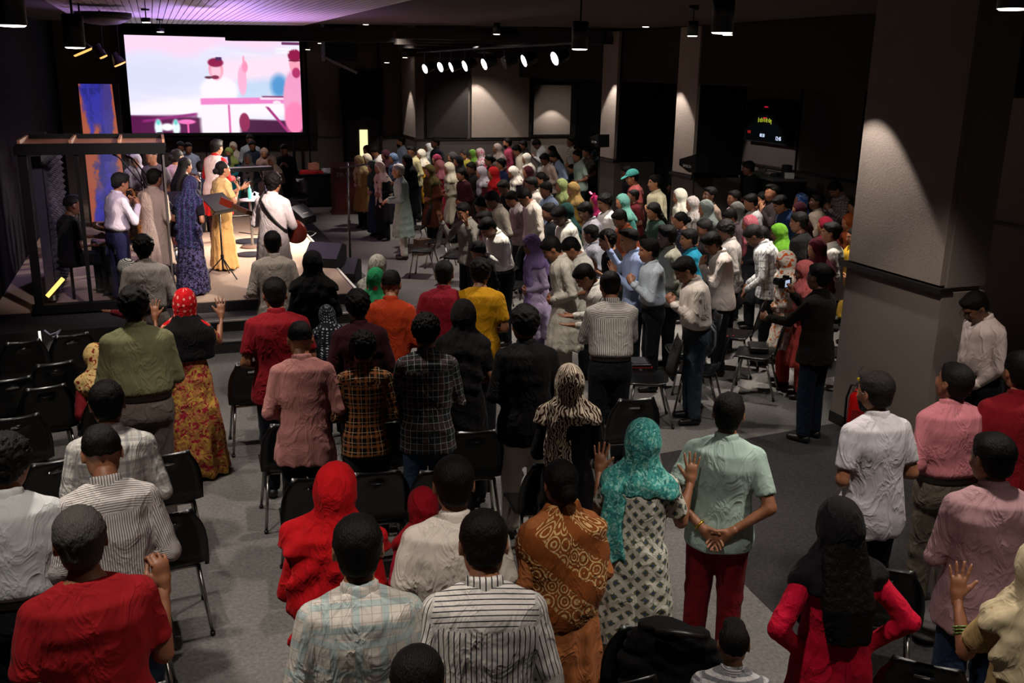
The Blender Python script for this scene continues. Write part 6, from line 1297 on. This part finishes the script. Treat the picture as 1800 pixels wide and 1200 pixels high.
# ================================================================ ceiling fittings
M_LENS = plain('lamp_lens', 'fff2e4', .4, emit=6.0); M_CYLB = plain('lamp_black', '0a0a0b', .5)
def pendant(x, y, zb, r, h, label, zc=4.46*KS, group='black cylinder lamps hanging from the ceiling'):
    o = empty('pendant_lamp', (x, y, zb), 0, label, 'lamp', group)
    MB().lathe((0, 0, 0), [(r*.93, .012), (r, 0), (r, h), (r*.9, h+.01), (.01, h+.012)], 28).build('housing', M_CYLB, o, True); MB().lathe((0, 0, 0), [(r*.94, -.001), (r*.8, -r*.12), (.001, -r*.16)], 28).build('lens', M_LENS, o, True)
    if zc-zb-h > .02: MB().cyl((0, 0, h), (0, 0, zc-zb), r*.12, 8).build('stem', M_CYLB, o); MB().cyl((0, 0, zc-zb-.06), (0, 0, zc-zb), r*.9, 20).build('canopy', M_CYLB, o, True)
LB = ['leftmost hanging lamp, cut by the left edge', 'second hanging lamp from the left, before the slatted ceiling', 'large hanging lamp right of centre at the top', 'hanging lamp above the centre of the side block', 'hanging lamp cut by the top right corner', 'dim hanging lamp at the far right']
for (px, py, w_), l in zip([(22, 44, 48), (132, 83, 35), (1269, 57, 39), (1019, 86, 29), (1778, 15, 50), (1647, 99, 26)], LB):
    D_ = .17*1704/w_; d = ray(px, py); q = O_+d/FPX*D_; pendant(q[0], q[1], q[2], .085, .26, 'black cylinder lamp: '+l)
for k, (px, py, w_, hang) in enumerate([(643, 43, 11, 0), (563, 76, 7, 1), (541, 87, 7, 0), (680, 110, 6, 0), (712, 101, 6, 0), (873, 60, 13, 1), (1135, 47, 13, 0), (1074, 77, 10, 0), (1133, 80, 10, 1), (1217, 63, 19, 1), (968, 88, 7, 0), (1033, 90, 8, 0), (257, 39, 16, 0), (282, 56, 13, 0), (1279, 61, 19, 0), (625, 104, 5, 0)]):
    D_ = min(.13*1704/w_, 25.5*KS); d = ray(px, py); q = O_+d/FPX*D_
    nm_ = ['above the right half of the screen', 'twin lamp right of the screen', 'small lamp beside the screen top', 'lamp over the lit door', 'lamp left of the stage lights', 'lamp above the stage lights', 'lamp left of the big top lamp', 'lamp over the second pillar', 'lamp over the third pillar', 'lamp just left of the big hanging lamp', 'lamp above the last stage light', 'lamp right of the last stage light', 'lamp at the left of the slatted ceiling', 'lamp above the screen top left', 'lamp beside the big hanging lamp', 'faint lamp beside the dark ceiling unit'][k]
    pendant(q[0], q[1], q[2], .065, .16 if hang else .05, 'small black downlight, '+nm_, (4.46 if q[1]/KS < ey(q[0]/KS) else 5.3)*KS, 'small downlights over the far half')
# bar of stage lamps
bar = MB().tube([(6.2*KS, 14.5*KS, 4.05*KS), (6.2*KS, 24.2*KS, 4.0*KS)], .03, 8).build('lighting_bar', M_BLK); tag(bar, 'black pipe carrying the row of stage lamps', 'pipe')
SL = ['first stage lamp at the left end of the bar', 'second stage lamp from the left', 'third stage lamp, half turned', 'fourth stage lamp from the left', 'fifth stage lamp, above the lit wall panel', 'unlit stage lamp between lit ones', 'seventh stage lamp, turned edge on', 'largest stage lamp at the right end of the bar']
for k, ((px, py, y), l) in enumerate(zip(STAGE, SL)):
    q = PYc(px, py, y*KS); r = .105 if k not in (2, 5, 6) else .10; o = empty('stage_lamp', tuple(q), 0, 'round black '+l, 'lamp', 'stage lamps on the ceiling bar')
    dr_ = (Vector((0, 0, CAMZ))-Vector(q)).normalized(); side = Vector((-1, .02, -.40)).normalized(); mixv = [.24, .24, .05, .12, .12, .0, .04, .14][k]; dv = (side*(1-mixv)+dr_*mixv).normalized(); rot = dv.to_track_quat('Z', 'Y')
    h_ = empty('lamp_head', (0, 0, 0)); h_.parent = o; h_.rotation_mode = 'QUATERNION'; h_.rotation_quaternion = rot
    bpy.data.objects.remove(h_)
    g = MB().lathe((0, 0, -.26), [(.05, 0), (.10, .05), (r*1.08, .24), (r*1.08, .262), (r*.98, .262)], 24).build('housing', M_BLK, o, True); g.rotation_mode = 'QUATERNION'; g.rotation_quaternion = rot
    if k != 5: g2 = MB().lathe((0, 0, .002), [(r*.98, 0), (.001, .001)], 24).build('lens', plain('stage_lens', 'fff6f0', .4, emit=12.0), o); g2.rotation_mode = 'QUATERNION'; g2.rotation_quaternion = rot
    MB().tube([(.0, 0, .1), (6.2*KS-q[0], 0, 4.03*KS-q[2])], .014, 6).build('yoke', M_BLK, o)
# amber lamps by the drum booth, edge on
for k, (px, py, r) in enumerate([(146, 92, .13), (182, 100, .06), (211, 113, .10)]):
    q = PYc(px, py, [15.5, 17.5, 19][k]*KS); o = empty('amber_lamp', tuple(q), 0, 'amber stage lamp seen edge on, '+['nearest the second hanging lamp', 'the small middle one', 'beside the screen corner'][k], 'lamp', 'amber lamps over the drum booth'); rot = Vector((.45, -.0, -1)).to_track_quat('Z', 'Y')
    for nm_, pr, mt in (('housing', [(.04, -.2), (r, -.03), (r*1.1, -.012)], M_BLK), ('lens', [(r, -.01), (r*.9, .012), (.001, .016)], plain('amber_lens', 'f0b060', .4, emit=1.6))):
        g = MB().lathe((0, 0, 0), pr, 20).build(nm_, mt, o, True); g.rotation_mode = 'QUATERNION'; g.rotation_quaternion = rot
    MB().tube([(0, 0, .05), (0, 0, 4.46*KS-q[2])], .012, 6).build('hanger', M_BLK, o)
q = PYc(182, 38, 16*KS); o = empty('ceiling_dome', (q[0], q[1], q[2]), 0, 'shallow round grey ceiling speaker left of the slatted boards', 'speaker'); MB().lathe((0, 0, 0), [(.36, .06), (.33, .02), (.2, -.03), (.01, -.05)], 28).build('dome', plain('dome_grey', '4a4650', .5), o, True); MB().lathe((0, 0, .06), [(.37, 0), (.37, .06), (.01, .06)], 28).build('rim', M_CYLB, o, True)
q = PYc(600, 78, 23*KS); o = empty('ceiling_unit', tuple(q), 0, 'black ceiling unit with grey lower edge right of the screen', 'equipment'); MB().bbox((-.35, 0, -.35), (.35, .5, .6)).build('case', M_MATT, o); MB().box((-.05, -.03, -.42), (.80, .06, .05), ry=.42).build('edge', plain('unit_grey', '5a5658', .6), o)
# fire extinguisher at the ribbed pillar
c = next(PZ(1499, y_, 0) for y_ in range(740, 900) if PZ(1499, y_, 0)[0] < 6.7*KS-.13); E_ = empty('fire_extinguisher', (c[0], c[1], 0), -.6, 'red fire extinguisher standing against the ribbed pillar', 'fire extinguisher'); M_FE = plain('extinguisher_red', 'b80c0c', .25)
MB().lathe((0, 0, 0), [(.07, 0), (.078, .02), (.08, .06), (.08, .42), (.07, .47), (.035, .51), (.025, .53)], 24).build('cylinder', M_FE, E_, True); MB().lathe((0, 0, 0), [(.085, 0), (.085, .03), (.07, .035)], 24).build('base_ring', M_BLK, E_, True); MB().cyl((0, 0, .53), (0, 0, .58), .022, 12).build('valve', M_CHROME, E_, True)
MB().box((.03, 0, .60), (.13, .022, .015), ry=-.3).build('lever', M_CHROME, E_); MB().box((.04, 0, .57), (.11, .02, .012)).build('handle', M_BLK, E_); MB().box((.0, .0, .63), (.05, .03, .02), rz=.6).build('yellow_tag', plain('tag_yellow', 'd8c010', .6), E_)
MB().tube([(0, .02, .56), (-.07, .03, .55), (-.10, .03, .42), (-.095, .02, .2), (-.09, .02, .12)], [.011, .011, .011, .012, .02], 8).build('hose', M_BLK, E_, True); MB().tube([(.0, 0, .6), (-.02, 0, .70), (.015, 0, .76)], .005, 6).build('wall_hook', M_CHROME, E_); MB().bbox((-.05, -.083, .16), (.05, -.077, .34)).build('label_plate', plain('fe_label', '7a1010', .5), E_)
# ================================================================ small belongings
def on(px, py, z): return PZ(px, py, z)
c = on(1228, 632, .47); bp_ = empty('backpack', tuple(c), math.radians(60), 'dark grey backpack leaning on a black chair', 'backpack'); M_BP = plain('backpack_cloth', '23262e', .7, bump=.4, nscale=60); M_BP2 = plain('backpack_grey', '4c5058', .6)
def blob(name, mat, par, c0, r, n_=.015, sd=3):
    V, Q = snets(lambda P: ell(P, c0, r)+folds(P, sd, n_, 3.0)*.6, np.array(c0)-np.array(r)-.03, np.array(c0)+np.array(r)+.03, .016); return link(name, mk(name, V, Q), par, [mat])
blob('body', M_BP, bp_, (0, 0, .22), (.17, .12, .24)); blob('front_pocket', M_BP, bp_, (0, .11, .15), (.13, .06, .12), .008); blob('side_pocket', M_BP2, bp_, (.16, .0, .12), (.04, .07, .09), .006)
for sx in (-.08, .08): MB().tube([(sx, -.08, .42), (sx*1.3, -.15, .34), (sx*1.5, -.16, .2), (sx*1.3, -.10, .06)], .013, 6).build('strap', M_BP2, bp_, True)
MB().tube([(-.03, -.03, .44), (0, -.05, .49), (.03, -.03, .44)], .010, 6).build('carry_loop', M_BP2, bp_, True); MB().tube([(-.11, .09, .27), (0, .155, .28), (.11, .09, .27)], .005, 5).build('zip', M_CHROME, bp_, True)
c = on(1332, 612, .475); o = MB().box((0, 0, .02), (.30, .20, .045)).build('black_case', plain('case_black', '101012', .35), None, bevel=.012); o.location = c; o.rotation_euler = (0, 0, 1.1); tag(o, 'flat black case lying on a chair seat', 'case'); MB().tube([(-.14, -.1, .045), (.14, -.1, .045)], .004, 5).build('zip', M_CHROME, o)
c = on(1122, 640, .475); o = MB().box((0, 0, .02), (.30, .22, .04)).build('tablet_case', plain('case_black', '101012', .35), None, bevel=.01); o.location = c; o.rotation_euler = (0, 0, 1.3); tag(o, 'black tablet case with red edge on a chair', 'case'); MB().box((0, 0, .008), (.315, .235, .014)).build('red_edge', plain('edge_red', '8a2018', .5), o); MB().box((0, 0, .042), (.24, .16, .003)).build('window', plain('case_window', '4a4a50', .2), o)
c = on(1283, 592, .475); o = MB().tube([(-.06, 0, .01), (.06, .01, .01)], .007, 6).build('pen', plain('pen_red', 'a01824', .4)); o.location = c; tag(o, 'red pen on a black chair seat', 'pen')
c = on(885, 468, .46); o = empty('handbag', tuple(c), .3, 'rust orange bag on a chair beside the lilac tunic', 'bag'); blob('body', plain('rust_bag', '6c2410', .6), o, (0, 0, .14), (.13, .08, .15)); MB().tube([(-.07, 0, .26), (0, 0, .36), (.07, 0, .26)], .008, 6).build('handle', plain('rust_bag', '6c2410', .6), o, True)
c = on(743, 447, .0); o = empty('shopping_bag', (c[0], c[1], 0), .3, 'brown paper bag under the corner chair of the side block', 'bag'); MB().bbox((-.15, -.09, 0), (.15, .09, .30)).build('body', plain('paper_brown', '4a3428', .8), o); MB().tube([(-.06, 0, .30), (0, 0, .40), (.06, 0, .30)], .005, 6).build('handle', M_BLK, o)
# jacket over the bottom chair, dark bag at right
W_ = PZ(1190, 1118, .90); o = empty('draped_jacket', (W_[0], W_[1], 0), -az(1190, 1118)*PI/180, 'black jacket hung over the chair back at the bottom edge', 'jacket')
def jk(P): x, y, z = P.T; d = loft(P, [.42, .6, .80, .92], [.27, .28, .25, .17], [.075, .07, .065, .05]); return d+folds(P, 9, .012, 1.6)+(.01*np.sin(26*x+5*z)).astype(f32)*(z < .75)
V, Q = snets(jk, (-.34, -.12, .38), (.34, .12, .96), .014); q = link('cloth', mk('cloth', V, Q), o, [cloth('0c0b0c')]); q.location = (0, .05, 0); MB().tube([(-.1, -.03, .93), (0, -.05, .95), (.12, -.03, .93)], .014, 8).build('collar_fold', plain('leather', '15100d', .4), o, True)
c = on(1150, 1140, .52); o = MB().box((0, 0, 0), (.16, .03, .24)).build('book', plain('book_dark', '26221f', .6), None, bevel=.004); o.location = c; o.rotation_euler = (.9, 0, -.4); tag(o, 'dark book with gold spine lettering on the bottom chair', 'book'); text('HOLY BIBLE', 'gold_lettering', plain('gold_letters', 'c8a850', .4, .6), (0.0, -.017, -.02), .024, (PI/2, 0, 0), o)
# light strip and cables under the stage side
c = PYc(71, 600, 12.0); o = MB().bbox((-.012, 0, -.12), (.012, .02, .12)).build('light_strip', plain('strip_glow', 'f4ecd0', .4, emit=1.6)); o.location = c; tag(o, 'short pale light strip under the booth sill', 'lamp'); spot(c[0]+.15, 12.0, c[2], 6, 120, .8, .03, (1, .97, .9), (c[0]+.2, 12.1, 0))
W_ = [PYc(x, y, 12.02) for x, y in ((78, 580), (88, 588), (100, 584), (106, 579), (98, 591), (92, 592))]; o = MB().tube([tuple(q) for q in W_], .010, 6).build('cable', plain('white_cable', 'c8d0f0', .5), None, True); tag(o, 'white and blue cable coil under the booth sill', 'cable', 'cables on the floor')
for px, py, z, w_, d_2, l in [(1495, 985, .5, .0, .0, '')]: pass
c = on(1640, 1010+80, .10); o = empty('shoulder_bag', (c[0], c[1], 0), .4, 'dark crumpled bag under the chairs at lower right', 'bag'); blob('body', plain('bag_dark', '2a2724', .7), o, (0, 0, .10), (.2, .14, .11), .02); MB().tube([(-.15, 0, .15), (-.05, .12, .22), (.15, .05, .15)], .01, 6).build('strap', M_BLK, o, True)
c = PZ(1500, 1095, .12); o = MB().lathe((0, 0, 0), [(.12, 0), (.15, .22), (.155, .24), (.145, .24), (.11, .02), (.01, .015)], 24).build('waste_basket', plain('basket_black', '0e0e10', .35), None, True); o.location = (c[0], c[1], 0); tag(o, 'black round waste basket right of the crimson top', 'basket')
# ================================================================ things people wear and hold
def find(s): return next((q for q in PEOPLE if s in q[0]['label']), None)
def in_head(f, pts): return [tuple(f.hc+f.RH@np.array(q, f32)*f.hs) for q in pts]
def glasses(s, m=M_BLK):
    P, f, *_ = find(s); g = empty('eyeglasses', (0, 0, 0)); 
    bpy.data.objects.remove(g); mb = MB()
    for k in (-1, 1): mb.tube(in_head(f, [(k*.032+.023*math.cos(a), .100, .002+.018*math.sin(a)) for a in np.linspace(0, 2*PI, 15)]), .0022, 5); mb.tube(in_head(f, [(k*.055, .100, .006), (k*.078, .06, .008), (k*.085, -.005, .004)]), .0022, 5)
    mb.tube(in_head(f, [(-.010, .102, .004), (.010, .102, .004)]), .002, 5); mb.build('eyeglasses', m, P)
for s in ('grey bearded man', 'pale pink shirt and glasses', 'man with glasses in white shirt'): glasses(s)
def ringon(s, side, t, r, name, mat, w_=.006, n_=1):
    P, f, *_ = find(s); a = f.Wr[side]; b = f.E[side]; c = a+(b-a)*t; d = Vector((b-a).tolist()).normalized(); u = d.orthogonal().normalized(); v = d.cross(u)
    for k in range(n_): cc = Vector(c.tolist())+d*(.014*k); MB().tube([tuple(cc+u*r*math.cos(x)+v*r*math.sin(x)) for x in np.linspace(0, 2*PI, 17)], w_, 6).build(name, mat, P, True)
GOLD = plain('gold', 'c8a040', .3, .9); ringon('mint green polo', -1, .10, .031, 'wrist_watch', GOLD, .007); ringon('white henley', 1, .16, .032, 'wrist_watch', M_BLK, .009); ringon('photographing', 1, .2, .034, 'wrist_watch', M_BLK, .009); ringon('khaki outfit', -1, .55, .036, 'bangle', plain('bangle_green', '5a7a30', .4), .004, 3); ringon('coral pink sari', 1, .12, .03, 'bangle', GOLD, .004, 4); ringon('lead singer', -1, .1, .03, 'bracelet', GOLD, .005); ringon('lifting one hand', 1, .12, .031, 'wrist_watch', GOLD, .007)
# teal cap
P, f, *_ = find('teal baseball cap'); M_TEAL = cloth('38807a')
V, Q = snets(lambda X: smax(ell(X, (0, -.018, .045), (.094, .112, .098)), (.040-X[:, 2]).astype(f32), .004), (-.11, -.14, .02), (.11, .12, .16), .009); link('cap_crown', mk('cap_crown', V*f.hs@f.RH.T+f.hc, Q), P, [M_TEAL])
V, Q = snets(lambda X: smax(smax(ell(X, (0, .10, .05), (.082, .105, .05)), np.abs(X[:, 2]-.045+.35*(X[:, 1]-.1)).astype(f32)-.006, .003), (.05-X[:, 1]).astype(f32), .004), (-.1, .04, .0), (.1, .22, .1), .006); link('cap_brim', mk('cap_brim', V*f.hs@f.RH.T+f.hc, Q), P, [M_TEAL])
# chest lettering of the black t-shirt, camera, microphones, guitar, saxophone, sticks, lanyard, hair bow
P, f, *_ = find('white chest lettering'); M_TX = plain('print_white', 'c8c4c0', .8); s_txt = "JACK DANIEL'S"
for i, ch in enumerate(s_txt):
    if ch == ' ': continue
    a = (i-6)*.155; q = f.t((.155*math.sin(a), .150-abs(a)*.018, 1.13+.125*math.cos(a))); text(ch, 'print_letter', M_TX, tuple(q), .052, (PI/2, a, PI), P, .001)
MB().tube([tuple(f.t((.05*math.cos(a), .153, 1.16+.042*math.sin(a)))) for a in np.linspace(0, 2*PI, 21)], .006, 5).build('print_ring', M_TX, P)
P, f, *_ = find('photographing'); q = (f.Wr[1]+np.array([-.05, .06, .10], f32)); o = empty('camera', tuple(np.array(P.location)+0), 0)
bpy.data.objects.remove(o); Mw = Matrix.Translation(P.location) @ Matrix.Rotation(P.rotation_euler.z, 4, 'Z') @ Matrix.Scale(P.scale[0], 4); o = empty('camera', Mw @ Vector(q.tolist()), P.rotation_euler.z, 'black photo camera with lit rear display held up by the photographer', 'camera')
MB().bbox((-.075, -.03, -.045), (.075, .03, .05)).build('body', M_BLK, o, bevel=.008); MB().cyl((0, .03, 0), (0, .11, 0), .036, 18).build('lens', M_BLK, o, True); MB().bbox((-.02, -.028, .05), (.02, .02, .072)).build('flash_housing', M_BLK, o); MB().bbox((-.045, -.034, -.032), (.03, -.03, .032)).build('rear_display', plain('camera_display', 'b8c8e8', .4, emit=.8), o)
def mic(s, side=1, d=(-.02, .02, .12)):
    P, f, *_ = find(s); Mw = Matrix.Translation(P.location) @ Matrix.Rotation(P.rotation_euler.z, 4, 'Z') @ Matrix.Scale(P.scale[0], 4); q = f.Wr[side]+np.array(d, f32)*.6; o = empty('microphone', Mw @ Vector(q.tolist()), P.rotation_euler.z, 'black hand microphone held by the '+short(P['label']), 'microphone', 'hand microphones')
    MB().tube([(0.01, .01, -.10), (0, 0, .04)], [.011, .016], 10).build('handle', M_BLK, o, True); MB().lathe((0, 0, .04), [(.014, 0), (.025, .02), (.025, .035), (.012, .055), (.001, .058)], 14).build('grille', M_CHROME, o, True)
mic('lead singer'); mic('singer in black shawl')
def band(f, za, zb, wd, rx, ry):
    V = []; Fc = []; n_ = 40
    for i in range(n_):
        a = 2*PI*i/n_; t_2 = .5+.5*math.cos(a+.0); z = zb+(za-zb)*t_2; kx = float(np.interp(z, [1.0, 1.3, 1.38, 1.45, 1.48], [1, 1, .97, .62, .50])); x = -math.cos(a)*rx*kx; y = math.sin(a)*ry*(kx if z > 1.3 else 1)
        for dz in (-wd/2, wd/2): V.append(f.t((x*(1.0), y*1.06, z+dz*.8)))
    for i in range(n_): j = (i+1) % n_; Fc.append((2*i, 2*j, 2*j+1, 2*i+1))
    m = MB().add(V, Fc); return m
P, f, *_ = find('guitarist in long'); o = band(f, 1.485, 1.02, .055, .185, .145).build('guitar_strap', plain('strap_black', '0a0a0c', .6), P, True); sd = o.modifiers.new('thick', 'SOLIDIFY'); sd.thickness = .006; sd.offset = 1
Mw = Matrix.Translation(P.location) @ Matrix.Rotation(P.rotation_euler.z, 4, 'Z') @ Matrix.Scale(P.scale[0], 4)
o = empty('guitar', Mw @ Vector((.10, .20, 1.02)), P.rotation_euler.z, 'red brown bass guitar carried by the guitarist in white', 'guitar'); o.rotation_euler = (0, .35, P.rotation_euler.z)
V, Q = snets(lambda X: smax(smax(smin(smin(ell(X, (.10, 0, 0), (.17, .2, .15)), ell(X, (-.06, 0, .0), (.13, .2, .115)), .04), cap(X, (-.06, 0, .08), (-.17, 0, .12), .035, .02), .03), np.abs(X[:, 1])-.02, .006), -1-X[:, 0]*0, .01), (-.25, -.04, -.2), (.32, .04, .2), .012); link('body', mk('body', V, Q), o, [plain('guitar_red', '5a1c10', .25)])
MB().bbox((-.75, -.028, -.028), (-.1, -.008, .028)).build('neck', plain('guitar_neck', '3a2014', .4), o); MB().bbox((-.92, -.03, -.045), (-.75, -.012, .045)).build('headstock', plain('guitar_red', '5a1c10', .25), o); MB().bbox((.0, -.028, -.04), (.08, -.02, .04)).build('pickup', M_BLK, o)
P, f, *_ = find('keyboard player in red'); V, Q, uv = f.top_g('none', .80, .012, 1.5, False, False); link('waistcoat', mk('waistcoat', V, Q, uv), P, [cloth('cdbcb4')])
P, f, *_ = find('saxophone player'); Mw = Matrix.Translation(P.location) @ Matrix.Rotation(P.rotation_euler.z, 4, 'Z') @ Matrix.Scale(P.scale[0], 4)
o = empty('saxophone', Mw @ Vector((-.02, .26, 1.0)), P.rotation_euler.z, 'brass saxophone played behind the booth glass', 'saxophone'); M_SAX = plain('sax_brass', 'c88848', .25, .9)
MB().tube([(0, -.08, .46), (0, 0, .47), (0, .03, .42), (0, .04, 0), (0, .06, -.22), (0, .12, -.28), (0, .18, -.22), (0, .20, -.05), (0, .26, .05)], [.008, .012, .016, .028, .038, .042, .046, .055, .10], 14, False).build('body_tube', M_SAX, o, True)
for k in range(6): MB().cyl((0, .075, .3-k*.08), (0, .085, .3-k*.08), .018, 10).build('key', M_SAX, o, True)
P, f, *_ = find('drummer in black'); Mw = Matrix.Translation(P.location) @ Matrix.Rotation(P.rotation_euler.z, 4, 'Z') @ Matrix.Scale(P.scale[0], 4)
for k, sd_ in enumerate((1, -1)):
    a = Mw @ Vector((f.Wr[sd_]+np.array([0, .05, 0], f32)).tolist()); b = a+Vector((.36, .06, .10 if k == 0 else .02)); o = MB().tube([(0, 0, 0), tuple(b-a)], [.010, .006], 6).build('drum_stick', plain('stick_wood', 'b89468', .5), None, True); o.location = a; tag(o, 'pale drum stick in the drummer\'s %s hand' % ('near' if k == 0 else 'far'), 'drum stick')
o = MB().lathe((0, 0, 0), [(.18, .50), (.17, .54), (.01, .55)], 20).tube([(0, 0, 0), (0, 0, .5)], .02, 8).build('drum_stool', M_BLK); o.location = (P['_b'][0], P['_b'][1], STZ-.02); tag(o, 'round black stool under the drummer', 'stool')
P, f, *_ = find('bright pink hair bow'); MB().add(in_head(f, [(-.10, -.02, .16), (-.02, -.02, .135), (-.02, -.02, .155), (-.10, -.02, .20), (.10, -.02, .16), (.02, -.02, .135), (.02, -.02, .155), (.10, -.02, .20), (-.10, .02, .16), (-.02, .02, .135), (-.02, .02, .155), (-.10, .02, .20), (.10, .02, .16), (.02, .02, .135), (.02, .02, .155), (.10, .02, .20)]), [(0, 1, 2, 3), (7, 6, 5, 4), (8, 11, 10, 9), (12, 13, 14, 15), (1, 5, 6, 2), (0, 3, 11, 8), (3, 2, 10, 11), (4, 12, 15, 7), (7, 15, 14, 6)]).build('hair_bow', plain('bow_pink', 'd01c6c', .5), P)
P, f, *_ = find('wearing a lanyard'); b2 = band(f, 1.50, 1.40, .03, .10, .085).build('lanyard', plain('lanyard_navy', '14182a', .6), P, True)
for P, *_ in PEOPLE:
    if '_b' in P: del P['_b']
